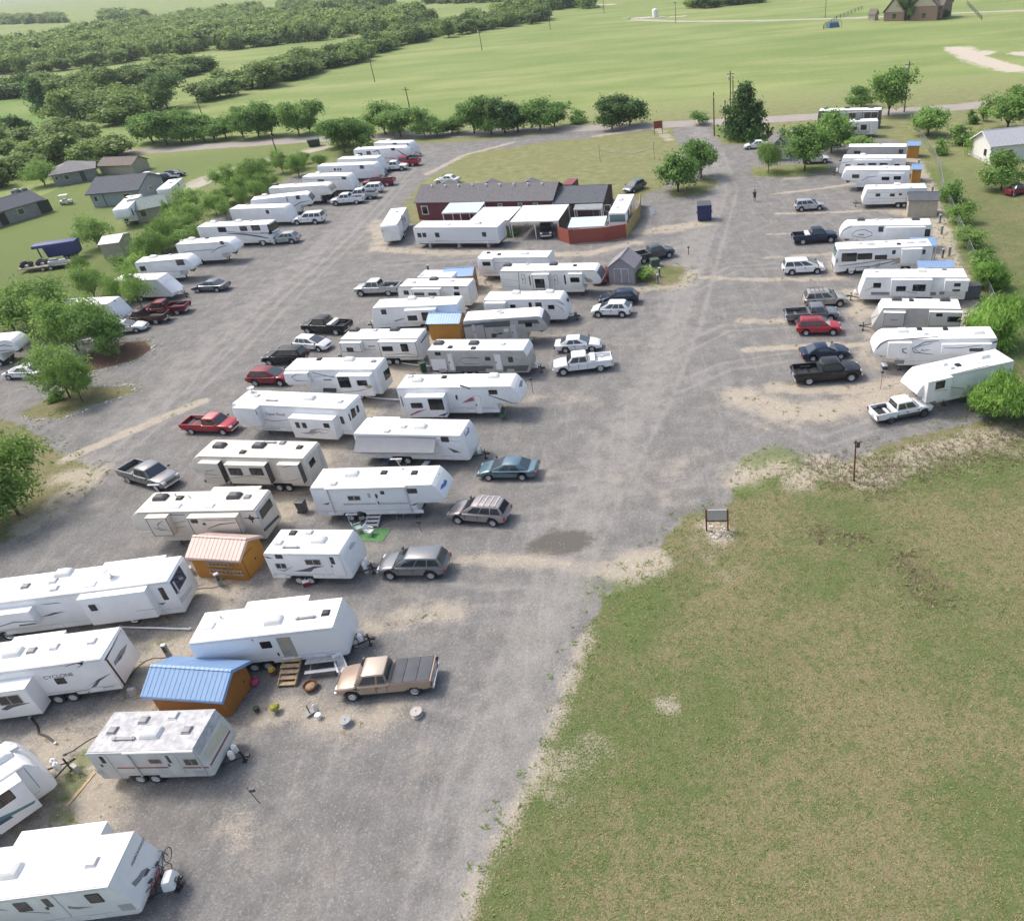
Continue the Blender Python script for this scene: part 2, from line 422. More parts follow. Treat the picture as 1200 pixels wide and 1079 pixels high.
    def wall_items(items, par, off):
        yb = -W/2 - off
        for it in items:
            k = it[0]
            if k == 'w':
                (xa, za), (xb, zb) = side((it[1], it[2]), off), side((it[3], it[4]), off)
                xa, xb = min(xa, xb), max(xa, xb); za, zb = max(za, zb), min(za, zb)
                mf = it[5] if len(it) > 5 else MBLK
                big = (xb-xa)*ppm(c0) > 11
                if big:
                    w_ = MB().prism(rrect(xa, xb, zb, za, .06), yb-.02, yb+.01).build('window', mf, par)
                    MB().prism(rrect(xa+.05, xb-.05, zb+.05, za-.05, .05), yb-.026, yb-.015).build('pane', MGL, w_)
                    if xb-xa > .75: MB().box((xa+xb)/2-.02, (xa+xb)/2+.02, yb-.031, yb-.02, zb+.05, za-.05).build('mullion', mf, w_)
                else: MB().prism(rrect(xa, xb, zb, za, .05), yb-.02, yb+.01).build('window', MGL, par)
            elif k == 'd':
                (xa, za), (xb, zb) = side((it[1], it[2]), off), side((it[3], it[4]), off)
                m = it[5] if len(it) > 5 and it[5] else bm_
                fr = MB().prism(rrect(xa, xb, zb, za, .04), yb-.014, yb+.01).build('door', trim or MLG, par)
                MB().prism(rrect(xa+.035, xb-.035, zb+.03, za-.035, .04), yb-.026, yb-.01).build('door_leaf', m, fr)
                hx = xb-.12 if sg < 0 else xa+.12
                MB().box(hx-.05, hx+.05, yb-.05, yb-.02, (za+zb)/2-.12, (za+zb)/2+.06).build('handle', MDK, fr)
                if len(it) > 6:
                    (wa, va), (wb, vb) = side((it[6], it[7]), off), side((it[8], it[9]), off)
                    MB().prism(rrect(wa, wb, vb, va, .04), yb-.032, yb-.02).build('door_window', MGL, fr)
            elif k == 's':
                dp = it[5]; (xa, za), (xb, zb) = side((it[1], it[2]), dp), side((it[3], it[4]), dp)
                zb = max(zb, .35); op = it[7] if len(it) > 7 else {}
                y1 = -W/2-dp
                so = MB().box(xa, xb, y1, -W/2+.03, zb, za).build('slide_out', op.get('mat', bm_), par, bevel=.025)
                MB().box(xa-.03, xb+.03, y1-.03, -W/2+.0, za, za+.03).build('slide_roof', roof or MROOF, so)
                if 'sidemat' in op:
                    xe = xb if op.get('end', 1) > 0 else xa
                    MB().box(xe-.006, xe+.012, y1+.02, -W/2-.003, zb+.02, za-.02).build('end_panel', op['sidemat'], so)
                if 'edge' in op:
                    t_ = MB(); e_ = .045
                    t_.box(xa, xb, y1-.008, y1+.01, za-e_, za); t_.box(xa, xb, y1-.008, y1+.01, zb, zb+e_); t_.box(xa, xa+e_, y1-.008, y1+.01, zb+e_, za-e_); t_.box(xb-e_, xb, y1-.008, y1+.01, zb+e_, za-e_)
                    t_.build('edge_trim', op['edge'], so)
                wall_items(it[6], so, dp)
            elif k == 'p':
                pts = [side(p, off) for p in it[2]]; MB().prism(pts, yb-lift(), yb+.002).build('stripe_graphic', it[1], par)
            elif k == 'l':
                pts = [np.array(side(p, off)) for p in it[3]]; w = it[2]/2; lo, hi = [], []
                nq = len(pts)
                for i, p in enumerate(pts):
                    d = pts[min(i+1, nq-1)]-pts[max(i-1, 0)]; d = d/(np.linalg.norm(d)+1e-9); q = np.array([-d[1], d[0]])*w*(.45 if i in (0, nq-1) and nq > 2 else 1)
                    lo.append(tuple(p-q)); hi.append(tuple(p+q))
                MB().prism(lo+hi[::-1], yb-lift(), yb+.002).build('stripe_graphic', it[1], par)
            elif k == 'h':
                (xa, za), (xb, zb) = side((it[1], it[2]), off), side((it[3], it[4]), off)
                MB().prism(rrect(xa, xb, zb, za, .03), yb-lift(), yb+.004).build(it[6] if len(it) > 6 else 'hatch', it[5], par)
            elif k == 't':
                x, z = side((it[2], it[3]), off); text_on(it[1], par, (x, yb-.006, z), (PI/2, 0, 0), it[4], it[5])
            elif k == 'roll':
                (xa, za), (xb, zb) = side((it[1], it[2]), off+.12), side((it[3], it[4]), off+.12)
                MB().tube([(xa, yb-.1, za), (xb, yb-.1, za)], .075, 10).build('awning_roll', it[5], par, smooth=40)
                for x in (xa+.1, xb-.1): MB().box(x-.03, x+.03, yb-.07, yb-.005, z0+.2, za).build('awning_arm', MLG, par)
    wall_items(near, root, 0.)
    for t in top:
        x, y = plan((t[1], t[2]), h+.05); roof_fitting(t[0], root, x, max(-W/2+.38, min(W/2-.38, y)), h+.028)
    # rear wall (plane x)
    xr = X(0); so_ = -sg
    for it in rear:
        pts = []
        for p in it[-1]:
            o, v = loc_ray(p); t = (xr + so_*.0 - o[0])/v[0]; q = o+v*t; pts.append((max(-W/2+.06, min(W/2-.06, q[1])), min(max(q[2], z0+.03), h-.06)))
        if it[0] == 'p':
            l0 = lift(); np_ = len(pts)
            xs = (xr - so_*.02, xr + so_*(.024+l0))
            MB().add([(xs[0], y, z) for y, z in pts] + [(xs[1], y, z) for y, z in pts], [tuple(range(np_))[::-1], tuple(range(np_, 2*np_))] + [(k, (k+1) % np_, np_+(k+1) % np_, np_+k) for k in range(np_)]).build(it[2], it[1], root)
    # nose graphics: polygon points laid on the curved nose
    for it in nose:
        d0 = np.array([P2[0]-P0[0], P2[1]-P0[1]]); 
        def nq(p):
            o, v = loc_ray(p)
            e = np.array([sg*d0[0], 0, d0[1]]); base = np.array([X(P0[0]), 0, P0[1]])
            A3 = np.array([e, [0, 1, 0], -v]).T
            t, y, _k = np.linalg.solve(A3, o-base); return t, max(-W/2+.08, min(W/2-.08, y))
        if it[0] == 'p':
            vs = []; vs2 = []
            for p in it[2]:
                t, y = nq(p); t = min(max(t, .02), .98); s, z = Q(t); q0, q1 = Q(t-.02), Q(t+.02); dx, dz = q1[0]-q0[0], q1[1]-q0[1]; l = math.hypot(dx, dz)
                nx, nz = -dz/l, dx/l
                if nz < 0 and nx < 0: nx, nz = -nx, -nz
                vs.append((X(s+nx*.02), y, z+nz*.02)); vs2.append((X(s-nx*.03), y, z-nz*.03))
            n2 = len(vs); MB().add(vs+vs2, [tuple(range(n2)), tuple(range(n2, 2*n2))[::-1]] + [(k, (k+1) % n2, n2+(k+1) % n2, n2+k) for k in range(n2)]).build(it[3] if len(it) > 3 else 'stripe_graphic', it[1], root)
        elif it[0] == 't':
            t, y = nq(it[2]); s, z = Q(t); q0, q1 = Q(t-.02), Q(t+.02); dx, dz = q1[0]-q0[0], q1[1]-q0[1]; l = math.hypot(dx, dz)
            nv = Vector((sg*-dz/l, 0, dx/l)); 
            if nv.x*sg < 0 and nv.z < 0: nv = -nv
            xa = Vector((0, sg, 0)); ya = nv.cross(xa)
            mtx = Matrix((xa, ya, nv)).transposed()
            text_on(it[1], root, (X(s)+nv.x*.02, y, z+nv.z*.02), tuple(mtx.to_euler()), it[3], it[4])
    return root, X, Lr, W, side, plan, ang, c0
def text_on(txt, par, loc, rot, size, m, align='LEFT', shear=0.):
    cu = bpy.data.curves.new('lettering', 'FONT'); cu.body = txt; cu.size = size; cu.extrude = .003; cu.align_x = align; cu.shear = shear
    o = bpy.data.objects.new('lettering_outline', cu); COL.objects.link(o)
    me = bpy.data.meshes.new_from_object(o.evaluated_get(bpy.context.evaluated_depsgraph_get())); me.materials.clear(); me.materials.append(m)
    bpy.data.objects.remove(o); bpy.data.curves.remove(cu)
    return link('lettering', me, par, loc, rot)
KA=(5.4545,0,940); KB=(5.4545,80,820); KC=(4.2857,160,680); KD=(3.3333,200,600); KE=(4,340,530); KF=(3.75,340,430); KG=(4,480,280)
KH=(4.6154,180,430); KI=(6.3158,150,560); KJ=(3.75,0,600); KK=(3.75,0,800); KL=(4.6154,260,280); KM=(3.3333,440,180); KN=(6,1000,360)
KO=(4.6154,880,300); KP=(6,960,160); KQ=(4,820,70); KR=(5.4545,280,150); KS=(4,0,180); KT=(4,480,190); K5=(5,0,320); K1=(1,0,0)
GC = 'trailers parked in the centre column'; GL = 'trailers along the hedge on the far side'; GR = 'trailers along the chain link fence'
MSTR = mat('faint grey line', (.45, .46, .48), .4); MSID = ribbed('white ribbed siding', (.80, .81, .83), .16, 'Z', .4, 0, .008, .9, .04)
MOLDW = mat('aged white siding', (.60, .61, .58), .5, 0, .1, 1.4, 0, .4, (.4, .38, .33, .3)); MCREAM = mat('cream panel', (.56, .53, .42), .5)
MREDL = mat('red brown line', (.30, .09, .08), .5); MVIO = mat('red violet swoosh', (.36, .10, .13), .4); MDGR = mat('dark grey band', (.10, .105, .115), .45)
MGR2 = mat('grey lower wall', (.42, .41, .39), .45); MDOOR = mat('bare door opening', (.33, .32, .29), .7)
# --- centre column, ends facing the lane
r1 = rv('white travel trailer with a sloped nose, bicycles and propane cover before it, nearest the bottom', KA, (0,628), (690,540), 3.05, 'R', 'tt', .5, .5, .62, ext=4.2, group=GC,
   near=[('w',75,648,218,690),('d',215,603,462,728,MW,258,617,352,662),('w',533,592,675,634),('h',748,657,873,684,MSTR,'compartment_door'),('p',MMID,[(432,662),(470,668),(520,668),(600,668),(545,675),(500,684),(440,678)]),('p',MSTR,[(0,680),(60,690),(0,694)]),('l',MBLK,.03,[(120,700),(250,705),(390,710)])],
   top=[('ac',60,445),('v',590,385)], far=[((145,188),(680,128))], extra=('notank',),
   nose=[('t','ADIRONDACK',(846,410),.195,MDK),('p',MMID,[(840,520),(865,540),(900,500),(945,415),(905,440),(880,480)]),('p',MDK,[(915,480),(935,470),(960,430),(940,425)])])[0]
rv('old white camper with a mottled grey roof and a red stripe along its side', KB, (100,345), (790,325), 2.75, 'R', 'tt', .45, .66, .55, body=MOLDW, roof=MROOFD, group=GC,
   near=[('d',152,350,330,478,MOLDW,192,362,250,403),('w',500,378,607,407,MALU),('d',585,345,765,478,MOLDW,615,355,668,402),('w',725,378,845,417,MALU),('l',MREDL,.11,[(312,437),(640,433)]),('l',MREDL,.11,[(735,434),(900,433)]),('h',180,452,235,476,MSTR,'compartment_door'),('h',800,452,880,474,MSTR,'compartment_door'),('roll',345,345,790,325,MW2)],
   top=[('ac',535,215),('vg',285,198),('vg',485,132),('vg',760,195),('v',680,97),('bar',355,252)], nose=[('p',MCREAM,[(978,158),(1028,190),(903,385),(868,350)],'window_cover'),('p',MREDL,[(1030,200),(1036,208),(912,432),(905,425)])])
rv('white trailer with its side door standing open above wooden steps and a black hitch', KC, (255,320), (985,238), 3.0, 'R', 'tt', .42, .66, .62, body=MW, sidewall=MSID, group=GC,
   near=[('h',697,290,815,383,MDOOR,'doorway'),('p',MTAN,[(722,292),(752,290),(775,330),(740,330)]),('w',615,312,685,338,MLG),('l',MW2,.05,[(690,290),(775,283)]),('h',705,365,722,380,MBLK,'outlet_box'),('h',575,298,588,306,MMID,'lamp')],
   top=[('ac',690,205),('sky',365,232),('vd',950,165),('pipe',425,190),('bar',850,190)], far=[((560,113),(870,75))])
rv('short white travel trailer with grey swooshes, two small bunk windows and propane tanks', KD, (358,163), (655,165), 2.85, 'R', 'tt', .45, .85, .62, group=GC,
   near=[('w',405,167,440,183,MLG),('w',405,200,458,222,MLG),('w',520,185,592,208,MLG),('d',608,170,690,250,MW,618,176,645,204),('p',MDGR,[(480,232),(520,225),(560,212),(600,212),(560,222),(548,234)]),('p',MSIL,[(410,222),(440,228),(480,212),(445,235)]),('l',MSTR,.06,[(400,248),(600,248)]),('p',MDGR,[(360,172),(380,176),(400,182),(380,182)])],
   top=[('ac',580,112),('vd',478,83),('v',548,74),('bar',470,140),('v',425,122)], nose=[('p',MSTR,[(695,150),(705,130),(722,128),(715,145),(702,160)])])
rv('long white fifth wheel with a blue emblem on its nose above metal steps', KE, (88,170), (660,155), 3.25, 'R', 'fw', .8, .35, .65, group=GC, sidewall=MSID,
   near=[('w',265,205,335,227,MLG),('w',545,172,598,193,MLG),('w',420,183,443,198,MLG),('h',360,193,380,215,MSTR,'refrigerator_vent'),('d',392,190,420,280,MW,396,196,412,215),('roll',160,175,545,180,MW2),('l',MSTR,.16,[(250,245),(560,240)]),('p',MDGR,[(562,250),(590,240),(603,236),(585,250)]),('p',MDGR,[(150,246),(185,236),(180,247)])],
   top=[('ac',290,105),('vd',440,97),('vd',582,98),('v',205,150),('ant',530,75)], nose=[('p',MBLU,[(703,182),(708,160),(718,150),(722,135),(735,140),(730,160),(718,172)]),('p',MSTR,[(680,130),(695,105),(705,100),(690,130)])])
rv('white travel trailer with a long grey awning spread over its side and white propane tanks', KF, (275,295), (745,305), 3.0, 'R', 'tt', .5, .82, .62, group=GC,
   near=[('w',660,308,700,332),('p',MDGR,[(690,355),(730,368),(750,378),(720,378)]),('l',MSTR,.05,[(650,322),(745,330)])], top=[('ac',575,265),('v',427,285),('v',500,265)], far=[((358,233),(475,232))],
   nose=[('p',MMID,[(762,300),(772,270),(785,275),(785,300),(770,318)])])
AWN = None
rv('white fifth wheel with a dark red swoosh and diagonal black lines behind its nose', KF, (465,95), (965,88), 3.3, 'R', 'fw', .85, .4, .65, group=GC,
   near=[('s',503,137,692,222,.85,[('w',528,160,585,182),('w',603,142,680,190),('p',MVIO,[(525,213),(560,195),(605,186),(570,200),(530,216)]),('p',MNAVY,[(648,217),(672,208),(695,202),(680,217)])]),('w',870,103,912,122),('w',725,125,738,145),('w',484,130,500,175),
   ('p',MVIO,[(755,160),(790,138),(810,130),(800,140),(842,135),(800,148),(840,145)]),('l',MDGR,.12,[(870,125),(930,145),(990,165)]),('l',MDGR,.16,[(745,82),(790,97)]),('l',MSTR,.06,[(720,180),(900,180)]),('d',805,128,850,205,MW)],
   top=[('ac',560,62),('ac',895,43),('vd',677,47),('v',530,45)], nose=[('p',MMID,[(1003,95),(1010,68),(1020,65),(1018,92)])])
rv('grey sided travel trailer with a white roof, two pale doors and a dark lower band', KG, (80,525), (530,525), 3.0, 'R', 'tt', .4, .85, .6, body=MGR2, group=GC,
   near=[('p',MDGR,[(92,600),(180,599),(180,624),(98,627)]),('p',MDGR,[(217,598),(392,597),(392,623),(217,624)]),('p',MDGR,[(440,597),(560,594),(550,622),(440,623)]),('h',97,565,178,617,MW2,'storage_panel'),('d',173,540,215,618,MW2),('d',393,542,438,615,MW2),('w',117,532,147,548),('w',352,555,380,572),('w',460,555,487,580),('l',MDGR,.05,[(232,575),(240,562),(270,558),(330,560)]),('l',MDGR,.05,[(232,575),(260,588),(330,588)]),('l',MW2,.05,[(460,545),(520,560),(500,582)]),('l',MVIO,.04,[(280,560),(315,562)])],
   top=[('acd',138,492),('acd',302,492),('v',438,495),('vd',190,510),('vd',295,520)], nose=[('p',MSIL,[(535,545),(550,520),(562,530),(555,552)])], cap=(MW, .05, .5))
rv('two-tone grey fifth wheel with a dark rounded front cap and pale doors', KG, (248,388), (600,365), 3.3, 'R', 'fw', .95, .5, .65, body=MGR2, group=GC, cap=(MDGR, .1, .98),
   near=[('p',MDGR,[(250,404),(345,393),(345,404),(250,418)]),('p',MDGR,[(345,393),(470,385),(470,412),(355,418),(345,408)]),('p',MDGR,[(508,384),(598,380),(612,398),(508,402)]),('d',470,404,508,473,MLG),('d',290,405,318,470,MLG),('w',540,393,575,413),('h',440,424,464,437,MW2,'badge'),('w',383,447,410,463),('l',MDK,.06,[(343,395),(360,470)]),('l',MDK,.05,[(395,425),(430,440),(400,452),(440,446)])],
   top=[('v',420,342),('v',432,349)])
rv('white travel trailer with black swooshes round its rounded nose beside the two-tone grey fifth wheel', KG, (343,290), (700,285), 3.0, 'R', 'tt', .7, .85, .6, group=GC,
   near=[('s',352,306,450,336,.6,[]),('w',470,310,498,325),('w',648,312,680,331),('h',588,300,622,330,MDK,'screen_door'),('w',556,300,575,327),('p',MDGR,[(690,292),(718,305),(730,315),(700,300)]),('l',MDGR,.05,[(684,310),(715,330),(725,345)]),('l',MSTR,.05,[(500,322),(640,340)])], top=[('ac',500,256),('ac',657,252)], nose=[('p',MDGR,[(730,300),(738,285),(746,298),(740,310)])])
rv('cream fifth wheel with a dark nose cap, black trimmed windows and red car behind', KG, (420,155), (865,150), 3.3, 'R', 'fw', .8, .5, .65, body=MW2, group=GC, cap=(MDGR, .1, .95), trim=MDK,
   near=[('s',572,171,660,240,.5,[('w',585,190,636,232)],{'edge':MDK}),('w',558,174,570,220),('l',MDK,.06,[(510,160),(515,240)]),('d',523,168,546,212,MW2),('w',528,176,540,208),('d',675,172,697,215,MW2),('w',679,180,691,210),('w',722,170,735,215),('s',742,168,812,220,.4,[('w',752,183,797,205)]),('p',MTAN,[(815,180),(850,190),(862,205),(830,205)]),('l',MDK,.05,[(820,170),(835,200),(860,215)]),('l',MSTR,.05,[(425,190),(510,200)]),('l',MSTR,.05,[(425,225),(510,228)])],
   top=[('acd',460,127),('acd',675,122),('vd',775,127),('v',560,112)])
rv('white trailer with one small slide-out behind the cream fifth wheel, farthest of its column', KG, (313,92), (645,88), 3.0, 'R', 'tt', .3, .8, .6, group=GC, extra=('notank',),
   near=[('s',325,98,396,152,.5,[('w',340,110,380,128)]),('l',MSTR,.06,[(400,115),(470,112)])], top=[('ac',540,72),('vd',370,68),('vd',420,75)])
# --- centre column, fronts facing the left lane
rv('white trailer with a teal striped slide-out cut off by the left edge', KK, (0,432), (103,364), 3.0, 'R', 'tt', .6, .8, .6, ext=6., group=GC,
   near=[('s',-100,560,188,541,.8,[('w',-60,535,73,505),('p',MTEAL,[(-20,600),(60,565),(158,515),(150,530),(60,580),(-20,622)]),('p',MNAVY,[(-60,645),(45,585),(60,590),(-60,665)])]),('l',MSTR,.05,[(105,375),(175,460)])], top=[('ac',5,335),('v',60,290)], nose=[('p',MMID,[(175,440),(190,420),(205,435),(190,460)]),('p',MLG,[(120,300),(130,275),(140,290),(128,310)])])
rv('white toy hauler with bold side lettering and a grey flame graphic on its ramp door', KJ, (0,705), (450,645), 3.2, 'L', 'fw', 1.0, .5, .6, ext=5.5, group=GC, ax=3.4,
   near=[('t','CYCLONE',195,736,.36,MBLK),('w',235,733,298,752,MTAN),('p',MDGR,[(368,778),(410,752),(432,735),(488,709),(440,742),(425,765),(395,778),(425,745)]),('l',MBLK,.06,[(285,680),(330,665),(368,655),(360,672),(340,685)]),('s',-220,822,190,886,.9,[('w',-25,815,108,838,MTAN),('p',MDGR,[(5,868),(40,845),(135,838),(60,858),(30,872)])]),('l',MDGR,.04,[(330,790),(500,765)]),('h',385,790,400,797,MORL,'marker_lamp')],
   top=[('ac',60,620),('vg',140,610),('v',240,595),('v',405,570)], far=[((65,553),(290,521))],
   rear=[('p',MBLK,'ramp_seam',[(458,650),(526,506),(531,508),(464,653)]),('p',MBLK,'ramp_seam',[(464,650),(470,648),(556,768),(551,773)]),('p',MMID,'stripe_graphic',[(500,660),(528,610),(556,582),(545,620),(520,650),(505,675)]),('p',MDGR,'stripe_graphic',[(508,668),(520,640),(540,622),(530,645)])])
rv('white motorhome with a blue rear window and two slide-outs, ladder at its rear', KJ, (0,400), (740,305), 3.25, 'L', 'mh', .3, .5, .5, ext=2.6, group=GC,
   near=[('s',338,388,698,462,.55,[('w',385,410,433,433),('l',MSTR,.05,[(600,435),(690,425)])]),('s',-130,472,166,497,.6,[('l',MTEAL,.1,[(-20,510),(60,485),(165,480)]),('l',MDGR,.12,[(85,500),(160,490)])]),('w',692,335,745,385),('p',MTEAL,[(695,402),(730,398),(715,410)]),('p',MDGR,[(185,460),(235,443),(285,438),(220,456)]),('p',MMID,[(168,408),(250,398),(270,400),(200,407)])],
   top=[('ac',285,268),('v',235,305),('sky',400,320),('vg',113,327),('dish',490,285),('v',240,338)], far=[((462,226),(730,190))],
   rear=[('p',MGLB,'rear_window',[(744,312),(785,235),(818,290),(772,372)]),('p',MLG,'bumper',[(770,415),(840,322),(845,335),(785,428)]),('p',MLG,'ladder',[(755,310),(760,303),(790,352),(785,360)])])
rv('champagne fifth wheel with black edge trim and dark roof units beside the pink roofed shed', KI, (70,262), (935,243), 3.3, 'L', 'fw', .9, .8, .65, body=MBEI, roof=MROOFB, group=GC, trim=MDK,
   near=[('s',125,302,345,430,.5,[('l',MDK,.07,[(255,320),(220,345),(225,375),(290,380)]),('l',MTAN,.05,[(270,330),(245,350),(300,372)]),('l',MDK,.06,[(190,372),(240,388),(320,392)])],{'edge':MDK}),('s',435,302,850,415,.55,[('w',460,311,523,336),('w',550,336,580,350),('l',MDK,.09,[(590,378),(680,345),(800,332)]),('l',MTAN,.12,[(560,318),(700,315),(800,308)])],{'edge':MDK}),('h',905,275,920,332,MBLK,'window_cross'),('h',888,290,938,312,MBLK,'window_cross'),('l',MDK,.07,[(860,300),(975,298)]),('l',MDK,.05,[(140,274),(420,276)]),('l',MTAN,.07,[(330,340),(430,320)]),('l',MTAN,.06,[(340,375),(430,360)])],
   top=[('acd',245,152),('acd',790,140),('vd',385,152),('vg',885,143),('sky',605,212),('sky',360,212),('ant',285,92),('pipe',355,135),('pipe',455,145)], far=[((640,70),(985,66))],
   rear=[('p',MGL,'rear_window',[(970,250),(1045,152),(1070,205),(992,310)]),('p',MDK,'bumper',[(1000,385),(1110,275),(1120,290),(1010,400)]),('p',MLG,'ladder',[(935,225),(950,215),(1015,370),(1002,380)])])
rv('champagne fifth wheel with three slide-outs showing dark side panels between two pale trailers', KH, (240,487), (812,500), 3.3, 'L', 'fw', 1.0, .8, .65, body=MBEI, roof=MROOFB, group=GC, trim=MDK,
   near=[('s',240,524,392,634,.55,[('l',MDK,.06,[(330,560),(285,565),(280,580),(345,588)]),('l',MTAN,.06,[(300,610),(330,600),(380,605)])],{'sidemat':MDK}),('s',380,532,638,638,.6,[('w',400,548,487,588),('w',513,548,600,588),('l',MTAN,.09,[(400,605),(520,590),(630,610)])],{'sidemat':MDK}),('s',666,532,815,634,.5,[('l',MDK,.07,[(700,545),(740,535),(800,535)]),('l',MTAN,.07,[(700,620),(760,615),(810,600)])],{'sidemat':MDK}),('p',MDK,[(270,612),(640,636),(640,650),(280,626)])],
   top=[('acd',360,430),('acd',572,430),('vd',483,463),('vd',790,437),('vg',700,412),('bar',635,405)],
   rear=[('p',MGL,'rear_window',[(838,520),(862,487),(876,515),(850,550)]),('p',MLG,'ladder',[(885,430),(895,425),(925,545),(915,550)])])
rv('white fifth wheel with cursive lettering and a deep slide-out, nose toward the red pickup', KH, (425,202), (1040,230), 3.3, 'L', 'fw', .35, .6, .65, group=GC,
   near=[('s',430,224,586,322,.6,[('w',553,238,560,262)],{}),('s',728,280,998,396,.9,[('w',763,300,795,332,MDK),('w',799,303,832,333,MDK),('w',915,306,955,332,MDK),('p',MSIL,[(790,360),(840,355),(850,340),(890,335),(870,352),(920,350),(860,366)]),('l',MVIO,.05,[(820,365),(900,338),(950,345)]),('l',MMID,.05,[(895,345),(905,362),(940,358)])]),('t','Open Road',608,262,.42,MDK),('l',MVIO,.06,[(590,285),(650,295),(730,288)]),('l',MMID,.05,[(580,335),(700,335)]),('w',1005,270,1036,310)],
   top=[('v',560,158),('ac',845,172),('v',1010,190),('bar',640,185),('dish',578,100)],
   rear=[('p',MGL,'rear_window',[(1048,265),(1056,253),(1069,288),(1060,300)]),('p',MGL,'rear_window',[(1064,232),(1085,222),(1096,262),(1075,283)]),('p',MGL,'rear_window',[(1093,214),(1104,208),(1113,242),(1103,253)])])
rv('white fifth wheel with silver scroll stripes, picture window and red suv at its nose', KL, (340,712), (832,708), 3.3, 'L', 'fw', .4, .65, .65, group=GC,
   near=[('s',335,732,478,786,.5,[('l',MMID,.09,[(470,730),(400,735),(378,750),(400,768),(470,772)]),('w',462,722,472,748)]),('s',615,746,828,852,.8,[('w',622,749,703,806),('w',727,767,790,795),('l',MSIL,.1,[(640,830),(740,825),(810,805)]),('p',MTAN,[(770,800),(800,790),(815,800),(800,812)])],{}),('l',MMID,.05,[(500,745),(610,745)]),('l',MSIL,.12,[(490,725),(610,752)]),('h',548,760,596,768,MMID,'badge'),('p',MDK,[(548,808),(620,810),(620,832),(548,830)])],
   top=[('ac',690,657),('vg',820,665),('vd',545,635)], rear=[('p',MGL,'rear_window',[(872,722),(912,683),(920,733),(886,770)]),('p',MW2,'spare_tyre_cover',[(910,785),(925,765),(935,780),(930,810),(915,812)])])
rv('cream trailer with black trim and two flat slide-outs beside the blue roofed orange shed', KL, (640,547), (1060,542), 3.0, 'L', 'tt', .4, .7, .6, body=MW2, roof=MROOF, group=GC, trim=MDK,
   near=[('s',635,568,760,614,.5,[('w',672,590,715,612)],{'edge':MDK}),('s',843,562,1066,640,.6,[('w',863,584,928,609),('w',963,570,1013,612),('l',MTAN,.1,[(880,630),(1000,622),(1060,632)])],{'edge':MDK}),('l',MDK,.06,[(752,550),(765,612)]),('h',790,580,830,586,MMID,'badge'),('l',MTAN,.08,[(770,600),(835,600)])],
   top=[('acd',718,497),('acd',942,488),('v',830,497)], rear=[('p',MGL,'rear_window',[(1122,525),(1132,515),(1137,540),(1127,548)]),('p',MDK,'stripe_graphic',[(1075,560),(1120,500),(1122,505),(1078,566)])])
rv('white trailer with a broad slide-out between two cream trailers', KL, (815,377), (1274,357), 3.0, 'L', 'tt', .5, .7, .6, group=GC,
   near=[('w',858,385,893,410),('s',985,392,1165,445,.6,[('w',1002,418,1060,443),('w',1077,400,1150,443)]),('p',MMID,[(930,445),(985,430),(985,436),(940,450)])], top=[('ac',1030,325),('v',1140,315)], rear=[('p',MGL,'rear_window',[(1260,415),(1272,395),(1276,410),(1266,430)])])
rv('cream trailer with a curved dark outline at its front beside the silver pickup', KM, (92,522), (360,520), 3.0, 'L', 'tt', .5, .75, .6, body=MW2, roof=MROOF, group=GC, trim=MDK,
   near=[('s',140,533,257,560,.5,[('w',150,545,192,556),('w',205,545,240,556)],{'edge':MDK}),('w',108,537,132,553),('w',305,520,326,532),('w',305,542,331,557),('l',MDK,.06,[(85,530),(82,550),(95,560)]),('l',MTAN,.07,[(265,545),(300,560),(345,570)])], top=[('acd',230,492),('v',150,505),('v',300,500)])
rv('low white trailer whose roof shows just past the cream trailer near the blue roofed shed', KM, (162,486), (298,486), 2.6, 'L', 'tt', .3, .7, .5, group=GC, top=[('v',180,478)], extra=('notank',))
# --- right hand row
rv('white fifth wheel with a huge plain sloping nose, half behind a tree', KN, (537,512), (1137,380), 3.2, 'L', 'fw', 1.05, .45, .7, group=GR, ov=2.9,
   near=[('s',530,532,673,640,.5,[('w',583,530,640,568),('l',MMID,.05,[(570,590),(660,585)])]),('l',MMID,.07,[(670,565),(780,575)]),('l',MSTR,.06,[(670,480),(960,410)])], top=[('vd',735,410),('ac',915,350),('v',690,430),('v',640,405)])
rv('large white fifth wheel with black and silver ellipse stripes and a rounded nose', KN, (238,234), (1018,222), 3.3, 'L', 'fw', 1.1, .7, .7, group=GR,
   near=[('s',248,258,398,362,.35,[('l',MDK,.12,[(378,292),(345,300),(350,318),(378,328)])]),('l',MDK,.09,[(605,240),(500,250),(415,295),(425,320),(560,335)]),('l',MSIL,.12,[(560,255),(470,275),(430,300),(480,325)]),('l',MDGR,.06,[(472,312),(482,300),(492,299),(484,310),(500,308),(520,304),(540,302)]),('s',626,268,958,335,.4,[('w',818,292,912,313),('l',MMID,.09,[(640,290),(750,290),(900,270)])]),('p',MDK,[(975,250),(1012,237),(1010,250),(985,256)]),('l',MDK,.12,[(165,300),(190,265),(240,238),(420,225),(600,210)]),('h',290,375,355,402,MMID,'outlet_panel')],
   top=[('vd',465,157),('vd',648,157),('ac',345,172),('ac',880,180),('v',510,190)])
